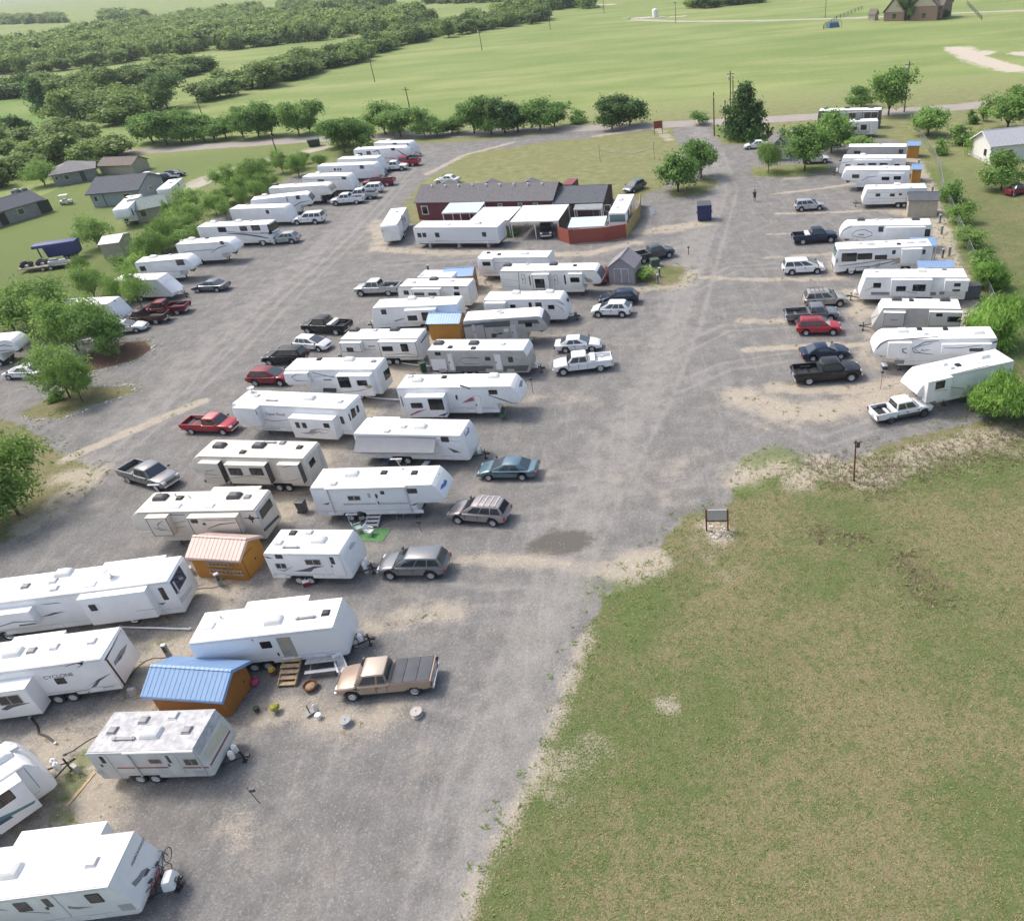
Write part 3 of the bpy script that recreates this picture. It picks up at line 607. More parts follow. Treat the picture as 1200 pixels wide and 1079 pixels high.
rv('grey sided travel trailer with a flat front and black hitch beside a tree', KO, (715,285), (1142,291), 3.0, 'L', 'tt', .9, .5, .6, body=MGRY, roof=MROOF, group=GR, trim=MDK, extra=('notank',),
   near=[('s',720,310,826,385,.45,[('h',755,345,790,352,MMID,'badge')],{'edge':MDK}),('s',968,307,1130,385,.5,[('w',1003,313,1035,330),('w',1065,330,1130,360)],{'edge':MDK}),('p',MDK,[(835,335),(860,330),(900,350),(865,352),(840,365)]),('h',832,288,960,372,MGR2,'wall_panel')], top=[('acd',788,237),('acd',1048,237),('vd',868,243)],
   nose=[('p',MSTR,[(655,290),(685,285),(685,300),(655,305)],'badge'),('p',MDGR,[(640,355),(700,385),(700,392),(640,362)])])
rv('white travel trailer with two slide-outs between the striped motorhome and the grey trailer', KO, (622,120), (1175,118), 3.1, 'L', 'tt', .55, .55, .6, group=GR,
   near=[('w',663,148,702,175),('s',762,134,968,222,.5,[('w',787,166,836,193),('w',877,157,942,193),('l',MTAN,.08,[(840,195),(900,205)])]),('s',1052,137,1172,195,.5,[('w',1100,150,1133,168),('w',1090,183,1130,194)]),('h',650,198,748,213,MMID,'storage_door'),('l',MTAN,.09,[(618,190),(660,172),(660,178)]),('h',968,198,1000,215,MMID,'outlet_panel'),('h',1020,195,1045,212,MMID,'outlet_panel')], top=[('ac',925,85),('v',680,88),('vg',1046,76)])
rv('white motorhome with brown and grey ribbon stripes and a teal windshield', KP, (135,798), (800,772), 3.2, 'L', 'mh', .35, .5, .5, group=GR, cap=None,
   near=[('w',160,825,262,880),('w',270,827,370,866),('w',393,838,475,866),('w',515,803,536,830),('w',727,800,746,830),('s',585,800,712,895,.45,[]),('l',MTAN,.16,[(135,915),(260,900),(400,880),(520,865),(590,880),(540,895),(500,905)]),('l',MDGR,.12,[(250,925),(380,915),(480,890),(590,870)]),('l',MSIL,.18,[(310,935),(430,895),(420,915),(330,940)]),('p',MTAN,[(500,870),(560,855),(600,880),(560,895)])], top=[('ac',360,760),('ac',635,750),('ac',720,745),('v',290,755),('v',470,745),('vd',560,760)])
rv('white fifth wheel with two dark roof units and grey ellipse stripes behind the striped motorhome', KP, (205,632), (795,625), 3.3, 'L', 'fw', 1.0, .6, .65, group=GR,
   near=[('w',418,637,450,674),('w',745,655,776,706),('l',MDGR,.07,[(230,690),(260,665),(320,658),(372,680),(370,700),(320,715),(240,705),(230,690)]),('l',MMID,.1,[(590,670),(625,685),(615,712),(570,725)]),('l',MDGR,.1,[(150,700),(170,660),(230,637)]),('s',468,645,735,735,.35,[]),('h',275,690,315,697,MMID,'badge')], top=[('acd',292,577),('acd',678,587),('v',400,560),('v',500,575)], rear=())
rv('short white travel trailer with dual axle and a wheel showing beside the beige shed', KP, (335,378), (762,366), 2.75, 'L', 'tt', .5, .6, .6, group=GR, extra=('notank',),
   near=[('w',397,405,428,425,MLG),('w',498,405,530,425,MLG),('w',560,403,582,417,MLG),('l',MSTR,.06,[(335,440),(620,440)]),('l',MSTR,.05,[(340,398),(600,396)])], top=[('ac',550,343),('v',400,352),('v',645,362)])
rv('white fifth wheel with blue grey swoosh and three black windows before an orange shed', KP, (192,241), (640,240), 3.2, 'L', 'fw', .7, .55, .65, group=GR,
   near=[('w',232,270,280,296),('s',418,265,590,335,.3,[('w',440,287,492,311),('w',525,283,573,308)]),('l',MSIL,.18,[(300,315),(340,290),(410,283)]),('p',MDK,[(497,308),(515,303),(525,318),(508,318)])], top=[('ac',460,222),('v',350,228)])
rv('white travel trailer with four pale windows second from the farthest of the fence row', KP, (165,158), (613,158), 3.0, 'L', 'tt', .5, .6, .6, group=GR,
   near=[('w',185,200,220,212,MLG),('s',250,172,505,215,.3,[('w',270,195,320,205,MLG),('w',345,190,400,205,MLG),('w',425,190,480,205,MLG)]),('w',530,197,565,211,MLG),('l',MDGR,.08,[(138,222),(160,190),(230,182)])], top=[('ac',308,135),('v',480,150)])
rv('grey trailer partly behind a small tree at the end of the fence row', KP, (207,80), (617,78), 3.0, 'L', 'tt', .4, .6, .6, body=MGRY, group=GR, trim=MDK, near=[('w',245,105,290,125),('w',560,95,590,125),('l',MDK,.08,[(190,130),(200,95),(215,82)])], top=[('v',430,60)])
rv('white and grey trailer with black windows parked in front of the dark motorhome', KQ, (640,297), (838,290), 3.0, 'L', 'tt', .4, .6, .6, body=MW2, near=[('w',712,317,737,332),('w',755,308,782,332),('l',MDK,.06,[(795,300),(795,350)]),('p',MGR2,[(650,340),(790,335),(790,352),(650,356)])], top=[('acd',740,284)])
rv('dark blue and silver motorhome with a white roof beside the road', KQ, (560,243), (853,238), 3.5, 'L', 'mh', .3, .5, .5, body=MDGR, cap=(MBLK,.2,.7), near=[('w',600,258,640,275),('w',690,255,725,278),('s',660,250,760,275,.3,[('w',700,253,730,275)],{'mat':MSIL}),('s',765,247,835,278,.3,[('w',772,250,800,276),('w',806,250,832,276)],{'mat':MSIL}),('l',MSIL,.2,[(560,280),(700,282),(850,290)])], top=[('acd',598,222),('acd',692,227),('acd',805,222)])
# --- beside the red building
rv('white travel trailer standing end-on at the left end of the red building', KR, (1010,622), (1073,511), 2.9, 'R', 'tt', .6, .6, .6, near=[('w',1005,590,1012,625),('w',1035,560,1045,590),('w',1055,575,1065,600),('h',1046,560,1052,640,MSTR,'door')], top=[('sky',975,565),('v',1010,540)], rear=[('p',MSTR,'window',[(905,660),(925,658),(926,665),(906,667)])], extra=('notank',))
MPARK = ribbed('park model siding', (.70, .72, .76), .2, 'Z', .45, 0, .01, .88, .04)
rv('long white park trailer with a ribbed roof in front of the red building', KT, (14,310), (410,308), 3.0, 'R', 'tt', .05, .5, .7, W=3.1, body=MPARK, wheels=False, roof=ribbed('ribbed white roof', (.78, .79, .80), .6, 'X', .5, 0, .02, .86, .04),
   near=[('w',35,335,58,355,MLG),('w',58,334,80,354,MLG),('w',117,333,142,355,MLG),('w',338,331,361,352,MLG),('l',MREDL,.04,[(120,372),(200,370)]),('l',MSTR,.06,[(22,378),(405,370)])], top=[('v',185,295),('ac',320,290),('pipe',60,298)], extra=('notank',))
rv('white motorhome with a teal windshield parked nose-first inside the red fence', KT, (1014,240), (1054,152), 3.2, 'L', 'mh', .25, .5, .5, near=[('w',1022,232,1030,262),('w',1034,215,1044,240),('h',1030,250,1046,270,MSTR,'storage_door')], top=[('ac',990,180),('v',975,215)])
# --- by the far houses on the left
rv('white fifth wheel parked nose toward the lot beside the green roofed house', KS, (602,257), (665,192), 3.3, 'L', 'fw', .4, .7, .65, near=[('w',612,262,630,290),('w',640,245,652,260),('l',MMID,.08,[(610,300),(660,240)])], top=[('vd',580,212),('v',620,205)], cap=None)
rv('white fifth wheel beside the dark pickup behind the green roofed house', KS, (800,165), (855,118), 3.3, 'R', 'fw', .5, .7, .65, near=[('w',830,140,842,155),('l',MMID,.08,[(812,178),(860,135)])], top=[('vg',800,140),('v',830,125)])
# --- hedge row
def ul(label, A, B, h, kind, N, b, wins=(), front='R', near=(), **k):
    return rv(label, K1, A, B, h, front, kind, N, b, .62, group=GL, near=[('w',)+tuple(w) for w in wins]+list(near), **k)
rv('grey white fifth wheel nose poking in at the left edge beside a white car', (4,0,380), (-130,95), (28,78), 3.0, 'R', 'fw', .9, .6, .65, group=GL, near=[('l',MDGR,.1,[(-40,110),(20,100),(60,105)]),('l',MDGR,.1,[(-40,135),(20,125),(70,125)])])
rv('white trailer nose showing behind the mesquite trees left of the two dark pickups', K5, (300,200), (628,186), 2.95, 'R', 'tt', .9, .55, .6, group=GL)
rv('white travel trailer with a plain sloped nose behind a thin tree', K5, (650,50), (915,42), 2.95, 'R', 'tt', 1.5, .5, .6, group=GL, near=[('w',680,83,712,103),('l',MSTR,.06,[(660,115),(900,110)])], top=[('v',735,35)])
ul('white fifth wheel with a black window near its nose between two trees', (157,309), (215,304), 3.2, 'fw', 1.0, .55, [(205,305,217,311),(163,313,172,318)], top=[('ac',180,302),('v',200,299)], near=[('l',MSTR,.08,[(180,320),(215,318)])])
ul('white fifth wheel with a dark curved stripe next to the striped motorhome', (205,287.5), (265,284), 3.2, 'fw', 1.0, .55, [(257,283,263,287)], top=[('ac',225,281),('vd',247,277),('v',213,283)], near=[('l',MDGR,.12,[(248,296),(256,291),(266,288)]),('l',MSIL,.12,[(215,296),(250,293)])])
rv('white motorhome with wavy black stripes and a dark windshield behind the silver hatchback', (4.286,280,140), (-215,545), (140,531), 3.2, 'R', 'mh', .3, .5, .5, group=GL, cap=(MBLK,.2,.7), near=[('w',0,540,45,562),('w',57,533,110,560),('w',140,530,168,575),('w',-110,545,-60,568),('l',MBLK,.2,[(-60,575),(30,580),(100,590),(150,600)]),('l',MSIL,.16,[(-100,560),(0,572),(110,575),(190,570)]),('l',MBLK,.1,[(110,570),(160,578),(205,560)])], top=[('ac',20,503),('ac',-110,510),('v',80,500)])
ul('white travel trailer with a rounded nose behind the white suburban', (268,246), (331,244), 2.95, 'tt', .8, .8, [(311,247,316,251)], top=[('v',290,241)])
ul('white fifth wheel with a grey smoked nose cap beside a black open truck', (293,235.7), (357,228.7), 3.3, 'fw', 1.0, .6, [(346,230,352,234),(335,231,338,237)], top=[('ac',312,228),('vd',296,231)], cap=(MDGR,.15,.9), near=[('l',MDGR,.14,[(340,245),(352,238),(362,236)]),('l',MSTR,.06,[(300,240),(330,238)])])
ul('long cream trailer with a taupe nose in front of a blue tarp', (314,221.7), (380,218), 3.2, 'fw', 1.0, .6, body=MW2, top=[('acd',324,217),('v',350,214)], cap=(MTAN,.1,.9))
ul('white trailer with one black window beside the blue tarp', (353.5,208), (405,207), 3.1, 'tt', .9, .8, [(400,208,406,211),(372,211,380,213)], top=[('ac',375,203)], near=[('l',MTAN,.08,[(355,211),(398,211)])])
ul('white trailer with a row of four small windows in the hedge row', (371,196), (436.3,193.5), 3.1, 'tt', .8, .8, [(421,194.5,427,198.5),(391,198,394,200.5),(395,198,397.5,200.5),(398,198,400.5,200.5)], top=[('v',390,191)])
ul('white trailer with a plain roof right behind the one with four small windows', (394.3,187.8), (441,186), 3.1, 'tt', .8, .6, top=[('ac',421,183)])
ul('white fifth wheel with large black curves on its nose behind the red pickup', (413.5,176.5), (471,174), 3.3, 'fw', 1.0, .6, [(458,174,463,177),(429,178,435,182),(419,180,425,183)], top=[('vd',427,171)], near=[('l',MBLK,.25,[(437,179),(443,177),(447,185)]),('l',MBLK,.2,[(465,176),(472,181),(478,184)]),('l',MBLK,.15,[(450,186),(460,186),(470,190)])], cap=None)
ul('white travel trailer farthest along the hedge row, grey swoosh by its nose', (437.5,168.5), (478,168), 3.0, 'tt', .9, .8, [(460,168,465,170),(477,169,479,172)], top=[('ac',460,163.5)], near=[('l',MDGR,.12,[(470,175),(478,172),(484,176)])])
# ------------------------------------------------------------------ cars and pickups
# L W H foh wb r | zb belt, zh hood nose, zc cowl, zt tail top | cab: belt rear, roof rear, roof front, cowl (fractions from the rear) | side windows (u ranges)
CT = dict(
 sedan=dict(L=4.85,W=1.83,H=1.46,foh=.95,wb=2.75,r=.33,zb=.93,zh=.72,zc=.95,zt=.96,cab=(.11,.29,.53,.775),win=((.22,.49),(.52,.80)),zs=.28),
 coupe=dict(L=4.7,W=1.83,H=1.38,foh=.98,wb=2.7,r=.33,zb=.90,zh=.70,zc=.92,zt=.92,cab=(.10,.31,.51,.74),win=((.28,.50),(.53,.82)),zs=.26),
 hatch=dict(L=4.15,W=1.75,H=1.5,foh=.85,wb=2.55,r=.31,zb=.95,zh=.76,zc=.98,zt=.95,cab=(.02,.13,.52,.82),win=((.10,.26),(.29,.52),(.55,.82)),zs=.27),
 suv=dict(L=4.8,W=1.9,H=1.75,foh=.92,wb=2.85,r=.37,zb=1.08,zh=.92,zc=1.1,zt=1.02,cab=(.015,.09,.545,.755),win=((.05,.29),(.32,.57),(.60,.86)),zs=.36),
 crossover=dict(L=4.65,W=1.86,H=1.66,foh=.95,wb=2.75,r=.36,zb=1.04,zh=.84,zc=1.06,zt=1.0,cab=(.02,.16,.52,.785),win=((.13,.32),(.35,.57),(.60,.84)),zs=.33),
 bigsuv=dict(L=5.4,W=2.0,H=1.9,foh=.98,wb=3.1,r=.40,zb=1.15,zh=1.0,zc=1.18,zt=1.1,cab=(.015,.06,.56,.745),win=((.04,.30),(.33,.57),(.60,.88)),zs=.4),
 minivan=dict(L=5.1,W=1.98,H=1.76,foh=.97,wb=3.03,r=.35,zb=1.06,zh=.86,zc=1.08,zt=1.0,cab=(.02,.08,.56,.865),win=((.04,.30),(.33,.58),(.61,.86)),zs=.3),
 crew=dict(L=5.85,W=2.0,H=1.88,foh=.98,wb=3.66,r=.41,zb=1.18,zh=1.06,zc=1.2,zt=1.22,cab=(.395,.425,.66,.765),win=((.07,.44),(.48,.88)),zs=.45,bed=.385),
 extcab=dict(L=5.6,W=1.96,H=1.8,foh=.96,wb=3.55,r=.38,zb=1.12,zh=1.0,zc=1.13,zt=1.15,cab=(.44,.46,.69,.79),win=((.05,.30),(.36,.86)),zs=.42,bed=.43),
 small_crew=dict(L=5.2,W=1.83,H=1.78,foh=.88,wb=3.05,r=.38,zb=1.12,zh=1.0,zc=1.13,zt=1.12,cab=(.33,.36,.62,.76),win=((.07,.42),(.46,.86)),zs=.45,bed=.32),
 regcab=dict(L=5.4,W=1.98,H=1.8,foh=.95,wb=3.35,r=.38,zb=1.12,zh=1.0,zc=1.13,zt=1.15,cab=(.50,.52,.66,.76),win=((.10,.86),),zs=.42,bed=.49),
)
def paint(name, rgb, metal=.0, rough=.28):
    dk = rgb[1] < .06
    return mat('car paint ' + name, rgb, rough, metal, .05, .7, .2 if dk else .5, .35 if dk else .5, (.30, .27, .22, .01 if dk else .1))
PWHT = paint('white', (.76,.77,.78)); PSIL = paint('silver', (.50,.515,.53), .5); PTAN = paint('tan', (.375,.285,.22), .15); PTANL = paint('light tan', (.49,.41,.335), .1)
PGRY = paint('grey', (.20,.21,.225), .4); PDGR = paint('dark grey', (.07,.075,.085), .35); PBLK = paint('black', (.018,.019,.022), .1); PRED = paint('red', (.36,.03,.045), .1)
PMAR = paint('maroon', (.20,.02,.035), .15); PTEA = paint('teal', (.11,.19,.235), .35); PMAU = paint('mauve', (.32,.285,.285), .3); PNAV = paint('navy', (.02,.035,.07), .3)
PSLA = paint('slate', (.13,.15,.18), .4); PCHA = paint('champagne', (.42,.395,.35), .4); PBRN = paint('brown', (.075,.035,.03), .2); PSGR = paint('sage', (.40,.43,.41), .4)
PCOL = paint('red brown', (.10,.03,.03), .2)
def car(label, typ, l, r, face, pt, cat=None, ang=None, pos=None, group=None, name=None, lower=None, tonneau=None, rack=False, rim=None, bedstuff=None, scale=1., trim=None, liner=None):
    D = CT[typ]; L, W, H, wb, rr = D['L'], D['W'], D['H'], D['wb'], D['r']
    xf = L/2 - D['foh']; xr = xf - wb; xm = (xf+xr)/2
    if pos is None:
        gl, gr = at(l), at(r); u = (gr-gl)/np.linalg.norm(gr-gl); n = np.array([-u[1], u[0]])
        a = math.atan2(u[1], u[0]); mid = (gl+gr)/2 + n*(W/2-.06)
        if face == 'L': a += PI
    else:
        a = ang; mid = np.array(pos, float)
    fw = np.array([math.cos(a), math.sin(a)]); c = mid - fw*xm
    det = ppm(c)
    isp = 'bed' in D
    root = thing(name or ('pickup_truck' if isp else {'sedan':'sedan','coupe':'coupe','hatch':'hatchback','minivan':'minivan'}.get(typ, 'suv')), label, cat or ('pickup' if isp else {'minivan':'minivan'}.get(typ, 'suv' if 'suv' in typ or typ == 'crossover' else 'car')), (c[0], c[1], 0), a, group)
    if scale != 1: root.scale = (scale,)*3
    X = lambda t: -L/2 + L*t
    zs = D['zs']; b0, t0, t1, b1 = (X(q) for q in D['cab']); zb, zc, zh, zt = D['zb'], D['zc'], D['zh'], D['zt']
    ra = rr + .065
    def arch(x):
        k = math.acos(max(-1, min(1, (zs-rr)/ra)) ) ; a0 = math.asin(max(-1, min(1, (zs-rr)/ra)))
        return [(x + ra*math.cos(t), rr + ra*math.sin(t)) for t in np.linspace(PI-a0, a0, 9)]
    top = []
    fl = .78 if isp else zt
    if isp:
        xb = X(D['bed']); top = [(-L/2+.03, fl), (xb, fl), (xb+.005, zb)]
    else:
        top = [(-L/2+.06, zt-.06), (-L/2+.16, zt)] + ([(b0, zb)] if D['cab'][0] > .05 else [(-L/2+.3, zb)])
    top += [(b1-.05, zb+.005), (b1+.05, zc-.01), (X(.88), zh+(zc-zh)*.55), (L/2-.36, zh+.035), (L/2-.15, zh-.045), (L/2-.03, zh-.17)]
    out = [(-L/2+.10, zs+.04)] + [(-L/2, zs+.18), (-L/2, fl-.2)] + top + [(L/2, zh-.26), (L/2, zs+.12), (L/2-.1, zs)]
    bot = arch(xr) + arch(xf)
    out = bot + out[::-1]
    R = []
    for y, d in ((-W/2+.0, .15), (-W/2+.02, .075), (-W/2+.075, .025), (-W/2+.2, 0)):
        q = inset(out, d) if d else out
        R.append((y, q))
    rings = []
    for y, q in R + [(-y, q) for y, q in R[::-1]]:
        sy = 1 if y > 0 else -1
        ring = []
        for x, z in q:
            e = max(0, (abs(x)-L*.36)/(L*.14)); tp = .21*e*e if x > 0 else (.06 if isp else .12)*e*e
            k = 1 - tp; 
            zz = max(0, (z-.75)/.5)*.03 
            ring.append((x, y*k - sy*zz*(1 if abs(y) > W/2-.1 else 0), z))
        rings.append(ring)
    body = MB().rings(rings)
    if isp:
        wt = .10
        for sy in (-1, 1):
            body.hexa([(-L/2+.06, sy*(W/2-.012), fl-.05), (xb+.0, sy*(W/2-.012), fl-.05), (xb, sy*(W/2-.012-wt), fl-.05), (-L/2+.06, sy*(W/2-.012-wt), fl-.05)],
                      [(-L/2+.05, sy*(W/2-.045), zt), (xb, sy*(W/2-.045), zt), (xb, sy*(W/2-.03-wt), zt), (-L/2+.05, sy*(W/2-.03-wt), zt)])
        body.box(-L/2+.01, -L/2+.09, -W/2+.035, W/2-.035, fl-.12, zt-.01)
        body.box(xb-.08, xb-.01, -W/2+.1, W/2-.1, fl-.05, zt-.02)
    body.build('body', pt, root, smooth=30)
    if isp:
        if tonneau:
            tn = MB(); k = 3; x0, x1 = -L/2+.08, xb-.03
            for j in range(k): tn.box(x0+(x1-x0)*j/k+.012, x0+(x1-x0)*(j+1)/k-.012, -W/2+.07, W/2-.07, zt-.04, zt+.035)
            tn.build('tonneau_cover', tonneau, root, bevel=.012)
        else:
            bl = MB(); bl.box(-L/2+.1, xb-.09, -W/2+.13, W/2-.13, fl+.002, fl+.02)
            for sy in (-1, 1): bl.box(xr-.45, xr+.45, sy*(W/2-.13) - (.2 if sy > 0 else 0), sy*(W/2-.13) + (.2 if sy < 0 else 0), fl+.02, fl+.24)
            bl.build('bed_liner', liner or MBLK, root)
        MB().box(-L/2-.09, -L/2+.06, -W/2+.06, W/2-.06, zs+.02, zs+.2).build('rear_bumper', MCHR if det > 4 else MLG, root, bevel=.02)
    # greenhouse
    hb, ht = W/2-.075, W/2-.27
    bt = [(b0, -hb, zb-.03), (b1, -hb, zb-.03), (b1, hb, zb-.03), (b0, hb, zb-.03)]
    tp = [(t0, -ht, H-.03), (t1, -ht, H-.03), (t1, ht, H-.03), (t0, ht, H-.03)]
    cabm = MB().hexa(bt, tp).mesh('cabin', pt, bevel=.14)
    link('cabin', cabm, root)
    rf = MB(); q = .06
    rf.hexa([(t0+q, -ht+q, H-.05), (t1-q, -ht+q, H-.05), (t1-q, ht-q, H-.05), (t0+q, ht-q, H-.05)], [(t0+.25, -ht+.2, H+.025), (t1-.25, -ht+.2, H+.015), (t1-.25, ht-.2, H+.015), (t0+.25, ht-.2, H+.025)])
    rf.build('roof', trim or pt, root, smooth=60)
    def panel(nm, m, q, u0, u1, v0, v1, off=.012, par=root, r=.0):
        q = [Vector(p) for p in q]; nrm = (q[1]-q[0]).cross(q[3]-q[0]).normalized()
        B = lambda u, v: (q[0]*(1-u)+q[1]*u)*(1-v) + (q[3]*(1-u)+q[2]*u)*v
        pts = [B(u0, v0), B(u1, v0), B(u1, v1), B(u0, v1)]
        cen = sum(pts, Vector())/4
        if nrm.dot(cen - Vector((0, 0, .8))) < 0: nrm = -nrm
        return MB().hexa([p - nrm*.03 for p in pts], [p + nrm*off for p in pts]).build(nm, m, par)
    for sy in (-1, 1):
        sq = [(b0, sy*hb, zb-.03), (b1, sy*hb, zb-.03), (t1, sy*ht, H-.03), (t0, sy*ht, H-.03)]
        for w0, w1 in D['win']: panel('side_window', MCG, sq, w0, w1, .16, .84)
    panel('windshield', MCG, [(b1, -hb, zb-.03), (b1, hb, zb-.03), (t1, ht, H-.03), (t1, -ht, H-.03)], .06, .94, .06, .90)
    panel('rear_window', MCG, [(b0, -hb, zb-.03), (b0, hb, zb-.03), (t0, ht, H-.03), (t0, -ht, H-.03)], .08, .92, .15 if not isp else .2, .86)
    for x in (xr, xf):
        for sy in (-1, 1): wheel(root, x, sy*(W/2-.13), rr, .23, sy, rim)
    MB().box(-L/2+.25, L/2-.3, -W/2+.3, W/2-.3, .2, zs+.25).build('underbody', MBLK, root)
    # lights, grille, trim
    for sy in (-1, 1):
        y0, y1 = sorted((sy*(W/2-.17), sy*(W/2-.5)))
        MB().hexa([(L/2-.16, y0, zh-.22), (L/2-.0, y0, zh-.22), (L/2-.0, y1, zh-.22), (L/2-.16, y1, zh-.22)], [(L/2-.22, y0, zh-.04), (L/2-.085, y0, zh-.05), (L/2-.075, y1, zh-.05), (L/2-.22, y1, zh-.04)]).build('headlight', MLAMP, root)
        y0, y1 = sorted((sy*(W/2-.035), sy*(W/2-.2))); zt_ = (zt if not isp else zt-.06) - .08
        MB().box(-L/2-.015, -L/2+.09, y0, y1, zt_-.32, zt_).build('tail_light', MTAIL, root, bevel=.01)
    if det > 3.2:
        MB().box(L/2-.06, L/2+.012, -W/2+.52, W/2-.52, zh-.30, zh-.1).build('grille', MDK, root)
        fb = MB(); fb.box(L/2-.1, L/2+.05, -W/2+.2, W/2-.2, zs+.03, zs+.22); fb.build('front_bumper', lower or (MCHR if isp and det > 4 else pt), root, bevel=.03)
        for sy in (-1, 1):
            mm = MB(); mm.box(b1-.28, b1-.12, sy*(W/2+.10)-.09, sy*(W/2+.10)+.09, zb+.02, zb+.2); mm.build('mirror', MDK if lower is None else pt, root, bevel=.03)
        if lower is not None:
            lm = MB()
            for sy in (-1, 1): lm.box(xr+ra+.03, xf-ra-.03, sy*(W/2-.005)-.012, sy*(W/2-.005)+.012, zs+.05, zs+.3)
            lm.build('rocker_panel', lower, root)
    if det > 5:
        dl = MB(); hd = MB()
        us = [X(D['cab'][0])+ (b1-b0)*w[0] for w in D['win']] + [X(D['cab'][0]) + (b1-b0)*D['win'][-1][1] + .1]
        for sy in (-1, 1):
            for x in us[(0 if isp else 1):]: dl.box(x-.012, x+.012, sy*(W/2-.003)-.012, sy*(W/2-.003)+.012, zs+.16, zb-.1)
            for x in us[1:]: hd.box(x-.0+.06-.25, x+.06-.08, sy*(W/2-.002)-.02, sy*(W/2-.002)+.02, zb-.2, zb-.15)
        dl.build('door_seam', MBLK, root); hd.build('door_handle', MDK, root)
        MB().box(-L/2-.02, -L/2+.04, -.16, .16, zs+.24, zs+.36).build('number_plate', MLG, root)
    if rack:
        rk = MB()
        for sy in (-1, 1): rk.tube([(t0+.2, sy*(ht-.1), H+.07), (t1-.35, sy*(ht-.1), H+.07)], .022, 6)
        for x in np.linspace(t0+.3, t1-.5, 4): rk.box(x-.03, x+.03, -ht+.1, ht-.1, H+.045, H+.07)
        rk.build('roof_rack', MDK if rack is True else rack, root)
    if bedstuff == 'box':
        MB().box(xb-.62, xb-.12, -W/2+.08, W/2-.08, zt-.28, zt+.12).build('tool_box', MW2, root, bevel=.03)
    return root, X, L, W
CC = lambda K: (lambda x, y: (K[1]+x/K[0], K[2]+y/K[0]))
car('tan extended cab pickup with a grey panelled bed cover beside a pale spool table', 'extcab', (411.3,822), (491.3,814.7), 'L', PTAN, tonneau=mat('grey vinyl', (.105,.11,.12), .85, spec=.2), trim=PTANL, rim=MCHR)
car('dark grey suv with a red tail lamp parked beside the short white trailer', 'suv', (457.5,680), (507.5,679.5), 'L', PGRY, rack=False)
car('mauve silver suv with a ribbed roof rack near the metal steps', 'suv', (538.3,615), (577,618), 'L', PMAU, rack=MLG, scale=.96)
car('teal sedan alone on the gravel near the white propane tanks', 'sedan', (575,564), (610.8,563.8), 'L', PTEA)
car('white crew cab pickup with a tool box in its bed beside a white sedan', 'crew', (660,441.3), (705,436.3), 'L', PWHT, bedstuff='box', liner=PWHT)
car('white sedan half hidden behind the white crew cab pickup', 'sedan', (661,414.8), (696,412.6), 'R', PWHT)
car('white crossover with a dark rear window in front of a navy one', 'crossover', (701.3,373), (729.3,373), 'L', PWHT)
car('navy crossover just behind the white crossover', 'crossover', (710,360), (741,358.6), 'L', PNAV)
car('dark grey crew cab pickup with an empty black bed beside the lilac shed', 'crew', (752,310.5), (787.4,302.4), 'R', PDGR)
g_ = at((703,330)); car('red car tucked behind the dark nose of the cream fifth wheel', 'crossover', None, None, 'R', PRED, pos=(g_[0]+.3, g_[1]+.6), ang=math.radians(75))
car('silver and white crew cab pickup facing the left lane beside the cream trailer', 'crew', (424,348.3), (455.7,347.6), 'L', PSIL, trim=PWHT)
car('black crew cab pickup with a white tank in its bed', 'crew', (358.6,392.2), (397.6,393.8), 'L', PBLK, bedstuff='box')
car('white hatchback nosed up to the cream trailer', 'hatch', (349,411.5), (376,413.3), 'R', PWHT)
car('black suv squeezed between the white hatchback and the red suv', 'suv', (317.4,429.3), (345,429), 'L', PBLK)
car('dark red suv by the nose of the fifth wheel with scroll stripes', 'crossover', (300,453.3), (329.8,453.3), 'R', PMAR)
car('red extended cab pickup with an open bed nose to the fifth wheel', 'extcab', (223.3,510.2), (264.5,511.3), 'R', PRED, scale=.92, trim=paint('faded red', (.45,.12,.13)))
car('grey crew cab pickup angled on the gravel left of the champagne trailers', 'crew', (152.5,567.5), (185,577), 'R', PGRY, scale=.97)
car('slate blue sedan alone beside the far left trailers', 'sedan', (232.5,343.8), (255.5,343), 'L', PSLA)
car('maroon pickup parked behind a dark brown pickup under the mesquites', 'extcab', (177,372.5), (207.5,370), 'L', PMAR)
car('dark brown pickup with an open bed in front of the maroon pickup', 'regcab', (154,383), (183,381), 'L', PBRN)
car('white car with only its nose clear of the mesquite tree', 'sedan', (135,394), (159,391), 'R', PWHT)
car('white car under the leaning mesquite at the left edge', 'sedan', (10,446), (40,446), 'L', PWHT)
car('silver green hatchback suv in front of the striped motorhome', 'crossover', (322.7,288), (342.3,286.5), 'L', PSGR)
car('large white suv with dark rear glass behind the silver green one', 'bigsuv', (348.8,264.8), (370.3,263.7), 'L', PWHT)
car('white crew cab pickup nearest the camera in the hedge row cluster', 'crew', (395,242), (417.7,240.3), 'L', PWHT)
car('white and grey pickup just behind the nearest white one in the cluster', 'crew', (411,236.5), (434,234.7), 'L', PSIL, trim=PWHT)
car('white suv with dark rear glass in front of the red pickup', 'suv', (424,228.6), (441.7,227.5), 'L', PWHT)
car('dark red crew cab pickup near the blue tarp', 'crew', (432,221), (453.8,219.3), 'L', PMAR)
car('white crew cab pickup beside a covered motorcycle', 'crew', (450.5,202.3), (471.3,201), 'R', PWHT)
car('bright red pickup close to the fifth wheel with black curves', 'crew', (464,197), (484,196), 'L', PRED)
car('black open pickup jammed beside the smoked nose cap', 'crew', (363,240.5), (385,239), 'L', PBLK)
car('white sedan parked behind the red office building', 'sedan', (512.5,216.6), (531.5,216.4), 'L', PWHT)
car('blue grey crossover by the bushy trees behind the motorhome', 'crossover', (743,227), (754.5,222), 'L', PSLA)
g_ = at((640,280)); car('dark pickup with a chrome grille under the white carport', 'crew', None, None, 'R', PBLK, pos=(g_[0], g_[1]+2.2), ang=math.radians(-88))
